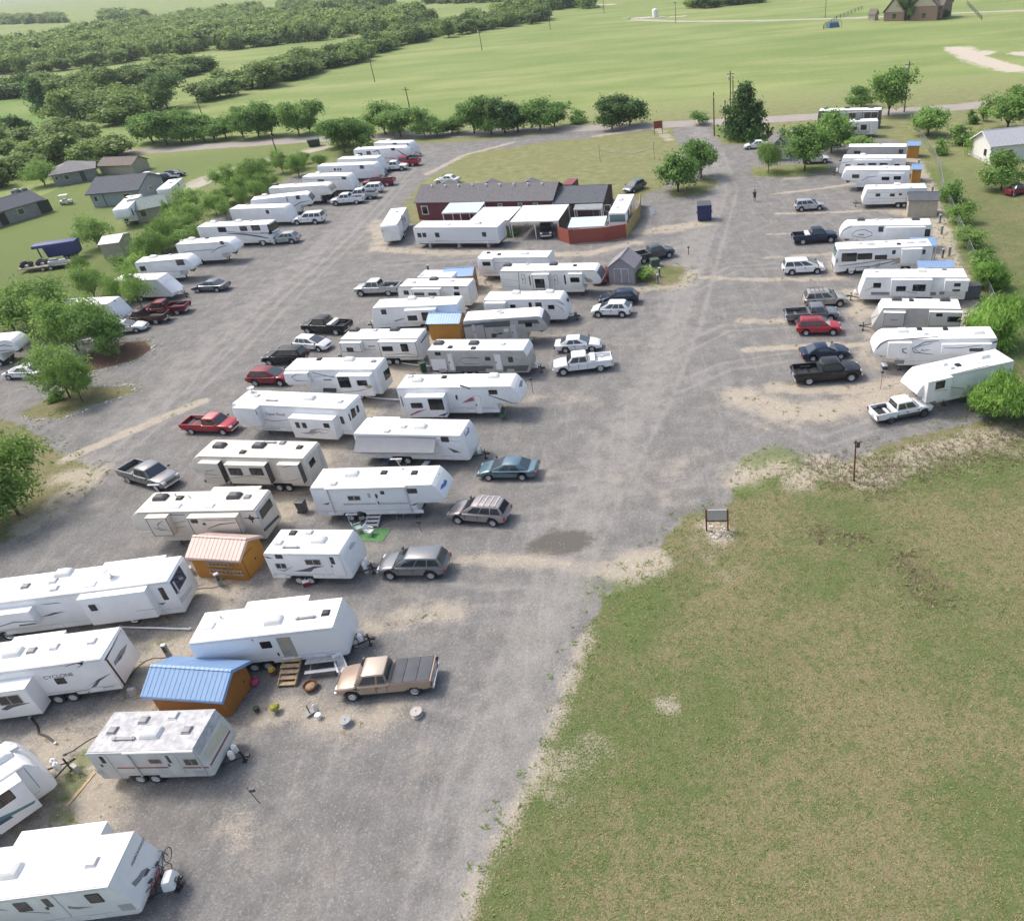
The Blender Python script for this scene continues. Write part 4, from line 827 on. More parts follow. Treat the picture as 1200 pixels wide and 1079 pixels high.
car('small silver suv alone on the right hand gravel', 'suv', (939.3,249), (960.3,247.6), 'R', PSIL, scale=.93)
car('black pickup with a white tool box next to the fifth wheel with ellipse stripes', 'crew', (938.2,287.8), (976,285), 'R', PNAV, bedstuff='box')
car('white minivan beside the striped motorhome', 'minivan', (927.7,323.5), (957.8,321.8), 'R', PWHT)
car('champagne suv with a silver roof in the right hand row', 'suv', (954,361.8), (983.6,360.2), 'R', PCHA, rack=True)
car('grey extended cab pickup between the champagne suv and the red suv', 'extcab', (933,380.7), (974,378), 'R', PGRY)
car('red suv in front of the grey extended cab pickup', 'suv', (944.5,394.5), (976,394.2), 'R', PRED, rack=True, scale=.95)
car('dark blue coupe right behind the lifted black pickup', 'coupe', (952.5,424.5), (985,421.8), 'R', PNAV)
car('lifted black pickup with an open bed facing the fence row', 'crew', (949,451.8), (995.8,447.8), 'R', PBLK, scale=1.06)
car('white crew cab pickup with black fender flares near the big tree', 'small_crew', (1043.3,497.5), (1082.8,489.5), 'R', PWHT, lower=MDK, rim=MDK)
car('white sedan by the small gabled building near the road', 'sedan', (878,176.2), (894.5,175), 'L', PWHT)
car('white suv half hidden by the round tree near the road', 'suv', (948,193.5), (966,192.5), 'R', PWHT)
car('green grey car showing between the trees by the gabled building', 'sedan', (931,160), (947,159.5), 'R', PSGR)
car('white car beside the blue grey house far on the left', 'sedan', (168,212), (182,210.8), 'R', PWHT)
car('dark pickup beside the white fifth wheel by the far houses', 'crew', (184,217), (203,214.5), 'R', PNAV)
car('dark car at the gravel drive past the far houses', 'sedan', (196,209.5), (209,208.3), 'R', PBLK)
# ------------------------------------------------------------------ sheds, houses, canopies, fences
def frame(nl, nr, K=K1):
    s_, ox, oy = K; f = lambda c: (ox+c[0]/s_, oy+c[1]/s_)
    a, b = at(f(nl)), at(f(nr)); L = np.linalg.norm(b-a); u = (b-a)/L
    return a, b, L, u, np.array([-u[1], u[0]]), math.atan2(u[1], u[0])
def gable(name, label, cat, nl, nr, D, hw, hr, wm, rm, K=K1, axis='X', oh=.25, items=(), group=None, Lx=None, hip=0., trim=None, chim=None, turn=0., thick=.07):
    a, b, L, u, n, ang = frame(nl, nr, K)
    if turn: ang += turn; u = np.array([math.cos(ang), math.sin(ang)]); n = np.array([-u[1], u[0]])
    if Lx: L = Lx
    c = a + u*L/2 + n*D/2
    root = thing(name, label, cat, c, ang, group)
    x, y = L/2, D/2
    w = MB()
    if axis == 'X': prof = [(-y,0),(y,0),(y,hw),(0,hr if not hip else hw),(-y,hw)]; w.rings([[(q*1.0, p[0], p[1]) for p in prof] for q in (-x, x)])
    else: prof = [(-x,0),(x,0),(x,hw),(0,hr if not hip else hw),(-x,hw)]; w.prism(prof, -y, y)
    wall = w.build('wall', wm, root)
    r = MB(); t = thick
    if axis == 'X':
        sl = (hr-hw)/y; e = y+oh; ze = hw - sl*oh; hx = hip
        for sg in (-1, 1):
            A = [(-x-oh, sg*e, ze+.02), (x+oh, sg*e, ze+.02), (x+oh-hx, 0, hr+.02), (-x-oh+hx, 0, hr+.02)]
            r.hexa(A, [(p[0], p[1]*1.0, p[2]+t) for p in A])
        if hip:
            for sg in (-1, 1):
                A = [(sg*(x+oh), -e, ze+.02), (sg*(x+oh), e, ze+.02), (sg*(x+oh-hx), 0.02, hr+.02), (sg*(x+oh-hx), -.02, hr+.02)]
                r.hexa(A, [(p[0], p[1], p[2]+t) for p in A])
        else:
            r.box(-x-oh, x+oh, -.09, .09, hr+t*.4, hr+t+.035)
    else:
        sl = (hr-hw)/x; e = x+oh; ze = hw - sl*oh
        for sg in (-1, 1):
            A = [(sg*e, -y-oh, ze+.02), (sg*e, y+oh, ze+.02), (0, y+oh, hr+.02), (0, -y-oh, hr+.02)]
            r.hexa(A, [(p[0], p[1], p[2]+t) for p in A])
        r.box(-.09, .09, -y-oh, y+oh, hr+t*.4, hr+t+.035)
    roof = r.build('roof', rm, root)
    if trim:
        tb = MB()
        if axis == 'X':
            sl_ = math.hypot(y+oh, hr-ze)
            for sx in (-1, 1):
                for sg in (-1, 1):
                    A = [(sx*(x+oh)-.02, sg*e, ze-.12), (sx*(x+oh)+.02, sg*e, ze-.12), (sx*(x+oh)+.02, 0, hr-.12), (sx*(x+oh)-.02, 0, hr-.12)]
                    tb.hexa(A, [(p[0], p[1], p[2]+.155) for p in A])
            for sg in (-1, 1): tb.box(-x-oh+.02, x+oh-.02, sg*e-.02, sg*e+.02, ze-.1, ze+.05)
        else:
            for sy in (-1, 1):
                for sg in (-1, 1):
                    A = [(sg*e, sy*(y+oh)-.02, ze-.12), (sg*e, sy*(y+oh)+.02, ze-.12), (0, sy*(y+oh)+.02, hr-.12), (0, sy*(y+oh)-.02, hr-.12)]
                    tb.hexa(A, [(p[0], p[1], p[2]+.155) for p in A])
        tb.build('fascia', trim, roof)
    if chim:
        MB().box(chim[0]-.5, chim[0]+.5, chim[1]-.4, chim[1]+.4, hw, hr+1.2).build('chimney', wm, roof)
    for it in items:
        kind, face, u0, u1, z0, z1 = it[:6]; m = it[6] if len(it) > 6 else MGL
        def slab(nm, m, u0, u1, z0, z1, off, par):
            if face == 'S': q = (u0, u1, -y-off, -y+.03)
            elif face == 'N': q = (u0, u1, y-.03, y+off)
            elif face == 'E': q = (x-.03, x+off, u0, u1)
            else: q = (-x-off, -x+.03, u0, u1)
            return MB().box(*q, z0, z1).build(nm, m, par)
        if kind == 'window':
            f = slab('window', MW2, u0, u1, z0, z1, .03, root); slab('pane', m, u0+.07, u1-.07, z0+.07, z1-.07, .045, f)
        elif kind == 'door':
            f = slab('door', MLG if len(it) < 8 else it[7], u0, u1, z0, z1, .025, root); slab('door_leaf', m, u0+.05, u1-.05, z0+.02, z1-.05, .05, f); slab('handle', MDK, u1-.2, u1-.12, (z0+z1)/2-.1, (z0+z1)/2+.05, .09, f)
        else: slab(kind, m, u0, u1, z0, z1, .05, root)
    return root, L, D
MSHNG = mat('grey asphalt shingle', (.165, .16, .165), .95, 0, .25, 5, 0, .2, (.22,.21,.20,.5), .4)
MSLATE = mat('slate blue shingle', (.115, .122, .138), .95, 0, .25, 5, 0, .2, (.14,.145,.16,.5), .4)
MSHB = mat('brown shingle', (.20, .17, .15), .95, 0, .25, 5, 0, .2, None, .4)
MSHG = mat('green grey shingle', (.25, .29, .27), .95, 0, .2, 5, 0, .2, None, .4)
MSHL = mat('lilac grey shingle', (.40, .41, .44), .9, 0, .15, 4, 0, .2, None, .3)
MLILAC = ribbed('lilac grey boards', (.33, .31, .34), .2, 'XY', .7, 0, .012, .8)
MTANW = mat('tan siding', (.42, .38, .30), .8, 0, .1, 2)
MTANT = mat('tan trim', (.30, .27, .22), .8)
MGREYS = mat('grey siding', (.26, .255, .25), .8, 0, .12, 2)
MBLUS = ribbed('blue grey lap siding', (.30, .34, .36), .25, 'Z', .7, 0, .01, .85)
MWSID = ribbed('white lap siding', (.72, .71, .69), .25, 'Z', .6, 0, .01, .9, .05)
MREDW = ribbed('barn red boards', (.19,.05,.055), .25, 'XY', .7, 0, .012, .8)
MREDF = ribbed('red fence boards', (.30, .075, .05), .16, 'XY', .75, 0, .015, .7)
MYELF = ribbed('yellow fence boards', (.42, .31, .12), .16, 'XY', .75, 0, .015, .7)
MTIN = ribbed('white tin roof', (.72, .74, .74), .3, 'Y', .4, .0, .03, .9, .05)
MTINB = ribbed('pale blue tin roof', (.52, .62, .66), .3, 'Y', .4, .0, .03, .9, .06)
MBRICK = mat('red brown brick', (.25, .17, .135), .9, 0, .3, 6)
# sheds
gable('shed', 'orange boarded shed with a pink ribbed roof and two ladders hung on its side', 'shed', (234,676.5), (291.6,680.5), 2.35, 2.0, 2.7, MORG, MPROOF, oh=.18, trim=mat('pink trim', (.66,.50,.46), .4), items=[('door','E',-1.0,.25,.08,1.85,MORG,MORG2),('gable_vent','E',-.75,-.5,2.05,2.3,MDK)])
# ladders on the pink roofed shed
a, b, L, u, n, ang = frame((234,676.5), (291.6,680.5))
for i, (z, x0, w) in enumerate(((1.25, 1.25, 2.0), (.55, 1.1, 2.7))):
    c = a + u*(x0+w/2) - n*.12
    t = thing('ladder', ('upper' if i == 0 else 'lower') + ' aluminium ladder hung along the orange shed under the pink roof', 'ladder', (c[0], c[1], z), ang, 'ladders on the shed wall')
    for k, zz in enumerate((0, .36)): MB().box(-w/2, w/2, -.03, .03, zz, zz+.07).build('rail', MALU, t)
    for k in range(int(w/.3)): MB().tube([(-w/2+.15+.3*k, 0, .03), (-w/2+.15+.3*k, 0, .40)], .018, 6).build('rung', MALU, t)
gable('shed', 'brown orange shed with a blue ribbed roof beside the old camper', 'shed', (187.5,834), (271,840), 2.4, 1.75, 2.45, MORG2, MBROOF, oh=.28, trim=mat('blue trim', (.24,.40,.68), .4), items=[('door','E',-.75,.75,.08,1.7,MORG2,MORG)])
gable('shed', 'small orange shed with a blue roof beside the two-tone grey fifth wheel', 'shed', (506,399), (541,398.5), 2.4, 2.0, 2.6, MORG, MBROOF, oh=.2, items=[('door','E',-.6,.6,.05,1.8,MORG2)])
gable('shed', 'orange shed with a blue roof behind the low white trailer roof', 'shed', (525,345.5), (556,343.8), 2.6, 2.3, 2.8, MORG, MBROOF, oh=.25, items=[('door','E',-.6,.6,.05,1.8,MORG2)])
gable('shed', 'lilac grey shed with white framed double doors and a steep gable', 'shed', (714.5,333), (743.8,333.8), 3.6, 2.1, 3.3, MLILAC, mat('lilac shingle', (.24,.23,.25), .9, 0, .2, 5), axis='Y', oh=.18, items=[('door','S',-.95,-.02,.15,1.95,MLILAC,MW),('door','S',.02,.95,.15,1.95,MLILAC,MW)])
gable('shed', 'beige shed with a dark slate roof beside the short white trailer', 'shed', (1063,255), (1097,255), 3.0, 2.3, 3.0, MTANW, MSLATE, oh=.15)
gable('shed', 'orange shed with a blue roof at the far end of the fence row', 'shed', (1062.3,186), (1076,186), 2.6, 2.05, 2.5, MORG, MBROOF, oh=.15)
gable('shed', 'orange shed with a blue roof behind the fifth wheel with the blue grey swoosh', 'shed', (1067.5,215), (1078,215), 2.6, 2.05, 2.5, MORG, MBROOF, oh=.15)
gable('shed', 'grey gabled building with a pale roller door beside the white sedan', 'garage', (903,189), (924,188), 6.5, 2.5, 3.9, MGREYS, MSHNG, axis='Y', oh=.35, items=[('roller_door','S',.2,1.9,.05,2.2,MLG)])
def canopy(label, nl, nr, fl, zn, zf, m, K=K1, posts=True, cat='carport', name='carport', t=.08, npost=2):
    s_, ox, oy = K; f = lambda c: (ox+c[0]/s_, oy+c[1]/s_)
    a, b, d = at(f(nl), zn), at(f(nr), zn), at(f(fl), zf)
    L = np.linalg.norm(b-a); u = (b-a)/L; n = np.array([-u[1], u[0]]); D = max(1.5, (d-a)@n)
    c = (a+b)/2 + n*D/2; root = thing(name, label, cat, c, math.atan2(u[1], u[0]))
    A = [(-L/2, -D/2, zn), (L/2, -D/2, zn), (L/2, D/2, zf), (-L/2, D/2, zf)]
    MB().hexa(A, [(x, y, z+t) for x, y, z in A]).build('roof', m, root)
    if posts:
        for x in np.linspace(-L/2+.12, L/2-.12, npost):
            for y, z in ((-D/2+.1, zn), (D/2-.1, zf)): MB().box(x-.06, x+.06, y-.06, y+.06, 0, z).build('post', MW2, root)
    fs = MB(); fs.box(-L/2, L/2, -D/2-.02, -D/2-.0, zn-.1, zn+t); fs.build('fascia', MW2, root)
    return root, L, D, c, u, n
canopy('open shelter with a blue roof on brown posts behind the striped motorhome', (1067,289), (1098.5,289), (1069,279.5), 2.5, 2.7, MBROOF, cat='shelter', name='shelter')
canopy('low blue roof showing behind the white trailer with two slide-outs', (1076,314.5), (1119,314.5), (1076,308), 2.4, 2.6, MBROOF, cat='shelter', name='shelter')
# red office building
a, b = at((484,239), 2.7), at((648,236.5), 2.7); uu = (b-a)/np.linalg.norm(b-a); nn = np.array([-uu[1], uu[0]])
rd = at((497,217.5), 4.5); Dm = min(14., max(8., 2*((rd-a)@nn)))
Lm = np.linalg.norm(b-a); cm = (a+b)/2+nn*Dm/2; am = math.atan2(uu[1], uu[0])
bl = thing('office_building', 'long dark red office building with a grey shingle roof and three rear gables', 'building', cm, am)
x, y = Lm/2-.3, Dm/2-.3
MB().rings([[(q, p[0], p[1]) for p in [(-y,0),(y,0),(y,2.75),(0,4.4),(-y,2.75)]] for q in (-x, x)]).build('wall', MREDW, bl)
r = MB(); sl = (4.5-2.7)/(Dm/2)
for sg in (-1, 1):
    A = [(-Lm/2, sg*Dm/2, 2.7), (Lm/2, sg*Dm/2, 2.7), (Lm/2, 0, 4.5), (-Lm/2, 0, 4.5)]; r.hexa(A, [(p[0], p[1], p[2]+.1) for p in A])
rf = r.build('roof', MSHNG, bl)
for gx in (-Lm*.02, Lm*.27, -Lm*.34):
    g = MB(); w = 4.2
    for sg in (-1, 1):
        A = [(gx+sg*w, Dm/2-1.2, 2.95), (gx+sg*w, .6, 2.95), (gx, .6, 4.52), (gx, Dm/2-1.2, 4.52)]; g.hexa(A, [(p[0], p[1], p[2]+.1) for p in A])
    g.build('cross_gable', MSHNG, rf)
    MB().prism([(gx-w+.3, 0), (gx+w-.3, 0), (gx+w-.3, 2.9), (gx, 4.45), (gx-w+.3, 2.9)], Dm/2-1.6, Dm/2-1.3).build('gable_wall', MREDW, bl)
for k in range(9):
    xx = -Lm/2 + Lm*(.09+.1*k); yy = -Dm*.08; MB().lathe([(.1, 0), (.1, .3), (.16, .32), (.14, .42), (.02, .45)], 10, (xx, yy, 4.5-abs(yy)*sl)).build('roof_vent', MW2, rf)
MB().box(Lm/2+.02, Lm/2+1.6, 1.5, Dm/2+1.2, 0, 3.7).build('end_wall', MREDW, bl)
def bwin(px1, px2, nm='window'):
    i = []
    for p in (px1, px2):
        v = ray((480+p[0]/4, 190+p[1]/4)); dv = np.array([v[0], v[1]])@nn; o = (np.array([0, 0])-cm)@nn; t = (-y-o)/dv; q = v[:2]*t-cm; i.append((q@uu, CAM_H+v[2]*t))
    f = MB().box(i[0][0], i[1][0], -y-.05, -y+.02, i[1][1], i[0][1]).build(nm, MW2, bl)
    MB().box(i[0][0]+.12, i[1][0]-.12, -y-.07, -y, i[1][1]+.12, i[0][1]-.12).build('pane', MGL if nm == 'window' else MDK, f)
for q in (((52,207),(92,248)), ((412,196),(436,210)), ((506,194),(530,207)), ((577,193),(603,207)), ((290,205),(325,250))): bwin(*q)
gable('annex_building', 'low annex with a dark slate hip roof between the red building and the motorhome', 'building', (690,268), (905,262), 9.5, 2.4, 3.6, mat('dark brown boards', (.09,.06,.05), .85, 0, .25, 3), MSLATE, K=KT, oh=.4, items=[('door','S',2.2,3.2,.1,2.0,MDK),('window','S',4.0,5.0,.9,1.9)])
canopy('small porch roof of grey tin on posts in front of the dark annex', (768,226), (900,222), (775,212), 2.2, 2.5, mat('grey tin', (.24,.26,.27), .5), K=KT, name='porch_roof', cat='porch')
canopy('pale tin patio roof against the left part of the red building', (150,243), (320,239), (180,196), 2.3, 2.75, MTINB, K=KT, cat='patio roof', name='patio_roof', npost=3)
canopy('narrow white carport left of the wide one, before the red building', (282,278), (465,276), (347,216), 2.4, 2.6, MTIN, K=KT)
canopy('wide white carport with a dark pickup under it', (470,285), (697,279), (520,209), 2.5, 2.7, MTIN, K=KT, npost=3)
canopy('white corrugated roof of the lean-to just inside the red fence', (741,312), (912,304), (772,264), 1.95, 2.2, MTINB, K=KT, name='lean_to', cat='lean-to')
def fence(label, pts, h, m, K=K1, name='board_fence', cat='fence', group=None):
    s_, ox, oy = K; P = [at((ox+p[0]/s_, oy+p[1]/s_)) for p in pts]; root = thing(name, label, cat, P[0], 0, group)
    o = P[0]
    for i in range(len(P)-1):
        p, q = P[i]-o, P[i+1]-o; d = (q-p)/np.linalg.norm(q-p); nn_ = np.array([-d[1], d[0]])*.03; 
        A = [(*(p-nn_), .05), (*(q-nn_), .05), (*(q+nn_), .05), (*(p+nn_), .05)]
        MB().hexa(A, [(x, y, z+h-.05) for x, y, z in A]).build('board_panel', m, root)
    for p in P: MB().box(*(p[0]-o[0]+np.array([-.06, .06])), *(p[1]-o[1]+np.array([-.06, .06])), 0, h+.06).build('post', m, root)
    return root
fence('dark red board fence wrapped round the lean-to and motorhome', [(700,368),(752,387),(912,375),(1015,359)], 2.0, MREDF, KT)
fence('yellow board fence closing the right side of the red yard', [(1019,358),(1082,262),(1084,206)], 1.9, MYELF, KT)
fence('dark wooden fence under the trees near the gabled building', [(962,176),(985,172)], 1.8, mat('dark fence boards', (.12,.09,.07), .9))
fence('dark weathered board screen between the wide carport and red fence', [(705,318),(765,270)], 2.0, mat('dark fence boards', (.12,.09,.07), .9), KT)
# houses
KH2 = (5,0,180)
gable('house', 'small grey house with a hip roof beyond the lawn at the tree edge', 'house', (330,197), (575,155), 7.5, 2.5, 3.9, MGREYS, mat('light grey shingle', (.24,.235,.23), .95, 0, .2, 5, 0, .2, None, .3), K=KH2, oh=.5, hip=4.2, items=[('window','S',-1.9,-.9,.9,2.0),('door','S',1.0,2.1,.1,2.2,MDK),('window','S',-3.5,-2.8,1.2,2.0)])
gable('house', 'blue grey house with a dark blue roof and a pale gable end', 'house', (556,318), (752,284), 10.0, 2.6, 4.3, MBLUS, MSLATE, K=KH2, Lx=9., turn=math.radians(-24), oh=.5, trim=mat('navy trim', (.05,.07,.12), .6), items=[('window','S',1.6,2.8,.9,2.0),('downpipe','S',-2.2,-2.05,.0,2.5,MDK),('window','E',-.9,.7,1.0,2.0),('window','S',-4.0,-3.2,1.0,2.0)])
gable('house', 'house with a pale brown roof behind the blue grey house', 'house', (600,128), (790,122), 5, 2.0, 3.1, MTANW, MSHB, K=KH2, oh=.4)
gable('house', 'low dark roofed house with two open doorways at the left edge', 'house', (-120,470), (285,347), 6.5, 2.5, 3.8, MGREYS, MSLATE, K=KH2, oh=.4, items=[('doorway','S',5.0,7.2,.05,2.2,MBLK),('doorway','S',-2.2,-.9,.05,2.1,MBLK),('window','S',1.2,2.4,.9,2.0)])
gable('house', 'tan house with a green grey roof among the hedge trees', 'house', (815,412), (1000,374), 5.0, 2.3, 3.5, MTANW, MSHG, K=KH2, oh=.4, trim=MSHG, items=[('window','S',-1.8,-.8,.9,2.0),('window','S',1.5,2.5,.9,2.0)])
gable('house', 'white house with a pale grey roof behind the fence on the right', 'house', (1137.5,183), (1180,188), 20, 2.9, 4.6, MWSID, MSHL, axis='Y', oh=.4, trim=MW, items=[('window','S',1.0,2.0,.9,2.1),('window','E',-7,-6,.9,2.0),('window','E',-3,-2,.9,2.0),('skirting','S',-4,4,0,.5,MLG)], turn=math.radians(-38))
bh = gable('brick_house', 'brick house with pointed pale gables and two round trees at its front', 'house', (1041,25), (1103,24), 13, 5.2, 10.5, MBRICK, MSHB, oh=.4, items=[('door','S',-2,0,.1,2.6,MDK),('window','S',3,5,1,2.8),('window','S',8,10,1,2.8)])
rb, L_, D_b = bh
for gx, w, h0, pk in ((-L_*.36, 4.6, 3.2, 8.6), (L_*.2, 5.6, 5.0, 10.2)):
    MB().prism([(gx-w+.4, 0), (gx+w-.4, 0), (gx+w-.4, h0), (gx, pk-.3), (gx-w+.4, h0)], -D_b/2-2.5, -D_b/2+.2).build('front_gable', MBRICK, rb)
    MB().prism([(gx-w+.9, h0+.1), (gx+w-.9, h0+.1), (gx, pk-.7)], -D_b/2-2.56, -D_b/2-2.4).build('gable_siding', MTANW, rb)
    g = MB()
    for sg in (-1, 1):
        A = [(gx+sg*(w+.2), -D_b/2-2.9, h0-.2), (gx+sg*(w+.2), -1, h0-.2), (gx, -1, pk), (gx, -D_b/2-2.9, pk)]; g.hexa(A, [(p[0], p[1], p[2]+.2) for p in A])
    g.build('gable_roof', MSHB, rb)
    MB().box(gx-.7, gx+.7, -D_b/2-2.56, -D_b/2-2.4, 1, 2.6).build('window', MGL, rb)
gable('shed', 'tiny brown roofed pavilion left of the brick house', 'pavilion', (1017,25), (1025,25), 3, 2.4, 4, MTANW, MSHB)
# ------------------------------------------------------------------ yard things
def P3(p, z=0.): q = at(p, z); return (q[0], q[1], z)
def steps(label, px, ang, w, n, rise, run, m):
    q = at(px, rise*n); t = thing('wooden_steps' if m is MWOOD else 'metal_steps', label, 'steps', q, ang)
    for k in range(n): MB().box(-w/2, w/2, -run*(k+1)+.02, -run*k, rise*(n-k)-.04, rise*(n-k)).build('tread', m, t)
    for sx in (-1, 1):
        x = sx*(w/2-.06); A = [(x-.025, 0, rise*n-.3), (x+.025, 0, rise*n-.3), (x+.025, -run*n, 0), (x-.025, -run*n, 0)]
        MB().hexa(A, [(a_[0], a_[1], a_[2]+.22) for a_ in A]).build('stringer', m, t)
    return t
steps('wooden entry steps below the open door of the white trailer', (342,771), math.radians(-2), 1.15, 5, .17, .30, MWOOD)
steps('grey metal steps below the long white fifth wheel', (438.5,600), math.radians(-6), 1.1, 4, .17, .27, MLG)
q = at((437,627)); t = thing('green_mat', 'bright green turf mat spread at the foot of metal steps', 'mat', q, math.radians(-12))
MB().box(-1.1, 1.1, -.75, .75, 0.012, .03).build('mat', mat('green turf', (.09,.215,.08), .9, 0, .2, 5), t)
def chair(label, px, ang, m):
    t = thing('patio_chair', label, 'chair', at(px), ang, 'patio chairs by the green mat')
    MB().box(-.25, .25, -.25, .25, .40, .44).build('seat', m, t)
    MB().hexa([(-.25,.23,.44),(.25,.23,.44),(.25,.27,.44),(-.25,.27,.44)], [(-.24,.34,.9),(.24,.34,.9),(.24,.37,.9),(-.24,.37,.9)]).build('backrest', m, t)
    for x in (-.22, .22):
        for y in (-.22, .22): MB().tube([(x, y, .4), (x*1.15, y*1.15, 0)], .02, 6).build('leg', MLG, t)
        MB().box(x-.03, x+.03, -.24, .26, .62, .65).build('armrest', m, t)
chair('white plastic chair at the edge of the green mat', (434.5,627.5), 1.2, MW)
chair('pale teal chair behind the small trailer nose near the green mat', (421,623.5), 2.0, mat('pale teal', (.40,.55,.52), .5))
q = at((418,609.5)); t = thing('outdoor_sink', 'white outdoor wash table with a red basin beside the metal steps', 'wash table', q, math.radians(-6))
MB().box(-.55, .55, -.35, .35, .72, .78).build('table_top', MW, t); MB().box(-.28, .05, -.2, .2, .775, .83).build('basin', MRED, t)
for x in (-.45, .45):
    for y in (-.28, .28): MB().box(x-.03, x+.03, y-.03, y+.03, 0, .72).build('leg', MLG, t)
q = at((426,611)); t = thing('barbecue_grill', 'black kettle barbecue between the wash table and metal steps', 'grill', q)
MB().lathe([(.05,.5),(.24,.6),(.28,.75),(.28,.78),(.22,.95),(.05,1.02)], 16).build('bowl', MBLK, t, smooth=50)
for k in range(3): a = k*2.1; MB().tube([(.15*math.cos(a), .15*math.sin(a), .6), (.28*math.cos(a), .28*math.sin(a), 0)], .015, 6).build('leg', MALU, t)
q = at((469,606)); t = thing('folding_chair', 'red folding chair with a white cushion under the fifth wheel overhang', 'chair', q, .2)
MB().box(-.28, .28, -.25, .25, .42, .46).build('seat', MRED, t); MB().hexa([(-.28,.22,.46),(.28,.22,.46),(.28,.25,.46),(-.28,.25,.46)], [(-.28,.36,1.0),(.28,.36,1.0),(.28,.39,1.0),(-.28,.39,1.0)]).build('backrest', MRED, t)
MB().box(.3, .6, -.2, .2, .3, .5).build('cushion', MW, t, bevel=.05)
for x in (-.25, .25): MB().tube([(x, -.22, 0), (x, .22, .42)], .015, 6).build('leg', MALU, t); MB().tube([(x, .22, 0), (x, -.22, .42)], .015, 6).build('leg', MALU, t)
# bench table beside the open door trailer
q = at((383,781)); t = thing('picnic_table', 'weathered grey picnic table by the hitch of the white trailer', 'table', q, math.radians(3))
for k in range(4): MB().box(-1.0, 1.0, -.36+k*.18, -.2+k*.18, .72, .76).build('table_board', mat('weathered boards', (.40,.39,.38), .85, 0, .2, 4), t)
for y in (-.72,): MB().box(-1.0, 1.0, y-.12, y+.12, .42, .46).build('bench', MLG, t)
for x in (-.75, .75): MB().box(x-.04, x+.04, -.7, .35, .38, .43).build('brace', MMID, t); MB().tube([(x, -.5, 0), (x, -.1, .72)], .04, 6).build('leg', MMID, t); MB().tube([(x, .5, 0), (x, .1, .72)], .04, 6).build('leg', MMID, t)
def barrel(name, label, cat, px, prof, m, extra=None, group=None):
    t = thing(name, label, cat, at(px), 0, group); MB().lathe(prof, 18).build('body', m, t, smooth=40)
    if extra: extra(t)
    return t
barrel('red_jug', 'red drink jug standing beside the picnic table end', 'jug', (367.5,775), [(.12,0),(.16,.05),(.16,.35),(.08,.45),(.06,.5)], MRED, lambda t: MB().box(-.1,.1,-.02,.02,.5,.6).build('handle', MRED, t))
barrel('pink_ball', 'round pink tub on the gravel right of the blue roofed shed', 'tub', (299.5,801.5), [(.15,0),(.26,.1),(.28,.26),(.2,.38),(.05,.42)], mat('pink plastic', (.48,.06,.14), .5), lambda t: MB().box(-.06,.06,-.06,.06,.40,.47).build('handle', MRED, t))
barrel('fire_pit', 'rusty iron fire pit with ash in front of the steps', 'fire pit', (365,807), [(.28,0),(.40,.22),(.43,.32),(.38,.33),(.30,.2),(.05,.18)], mat('rusty iron', (.16,.075,.035), .9, .3, .4, 6), lambda t: MB().lathe([(.02,.2),(.3,.21),(.26,.27),(.05,.3)], 12).build('ash', mat('ash and logs', (.32,.22,.13), .95, 0, .5, 12), t))
barrel('flower_pot', 'brown pots with yellow flowers near the trailer wheels', 'flower pot', (321,790), [(.16,0),(.22,.25),(.24,.28),(.16,.28)], mat('terracotta', (.30,.12,.05), .8), lambda t: MB().lathe([(.05,.28),(.24,.4),(.16,.55),(.02,.6)], 9).build('flowers', mat('yellow petals', (.5,.33,.05), .8, 0, .5, 20), t))
barrel('plant_pot', 'low pot with a yellow green plant at the dirt edge', 'plant pot', (324,834), [(.12,0),(.16,.2),(.18,.22),(.1,.22)], MTAN, lambda t: MB().lathe([(.03,.2),(.3,.35),(.2,.5),(.04,.55)], 8).build('leaves', mat('yellow leaves', (.28,.27,.04), .8, 0, .5, 18), t))
barrel('dark_pot', 'small dark pot left of the yellow green plant', 'plant pot', (302,834), [(.13,0),(.17,.22),(.17,.26),(.1,.26)], MDK, lambda t: MB().lathe([(.03,.25),(.18,.35),(.05,.48)], 8).build('leaves', mat('dull leaves', (.07,.10,.04), .8, 0, .4, 18), t))
for lab, px in (('grey cable spool used as a table on the gravel left of the pale one', (406,848)), ('pale cable spool table below the tan pickup', (489,838))):
    q = at(px); t = thing('cable_spool_table', lab, 'spool table', q, 0, 'cable spool tables'); t.scale = (.9,.9,.6)
    m = mat('grey spool wood', (.33,.33,.33), .8, 0, .15, 4) if 'grey' in lab else mat('pale wood', (.44,.40,.37), .8, 0, .15, 4)
    MB().lathe([(.36,.5),(.37,.51),(.37,.56),(.36,.57)], 24).build('table_top', m, t); MB().lathe([(.13,.05),(.13,.5)], 16).build('drum', m, t); MB().lathe([(.36,0),(.36,.06)], 24).build('base', m, t); MB().lathe([(.05,.565),(.05,.58)], 10).build('hub', MBLK, t)
q = at((370,833)); t = thing('garden_gnome_set', 'small white garden ornament with a grey boat on the dirt', 'ornament', q, .8)
MB().lathe([(.12,0),(.14,.1),(.07,.3),(.10,.4),(.06,.5),(.01,.55)], 12).build('figure', MW2, t, smooth=50); MB().hexa([(-.5,-.1,0),(-.1,-.15,0),(-.1,.15,0),(-.5,.1,0)], [(-.6,-.14,.16),(-.05,-.2,.16),(-.05,.2,.16),(-.6,.14,.16)]).build('boat', MMID, t); MB().box(-.35,-.3,-.02,.02,.1,.8).build('mast', MDK, t)
q = at((372,843)); barrel('white_bucket', 'white bucket below the garden ornament', 'bucket', (374,841.5), [(.13,0),(.17,.3),(.18,.32),(.14,.32)], MW, lambda t: MB().tube([(-.17,0,.3),(-.1,.1,.38),(.1,.1,.38),(.17,0,.3)], .012, 5).build('handle', MALU, t))
q = at((402,786)); t = thing('deck_chair', 'cream wooden lounge chair at the nose of the tan pickup', 'chair', q, .5)
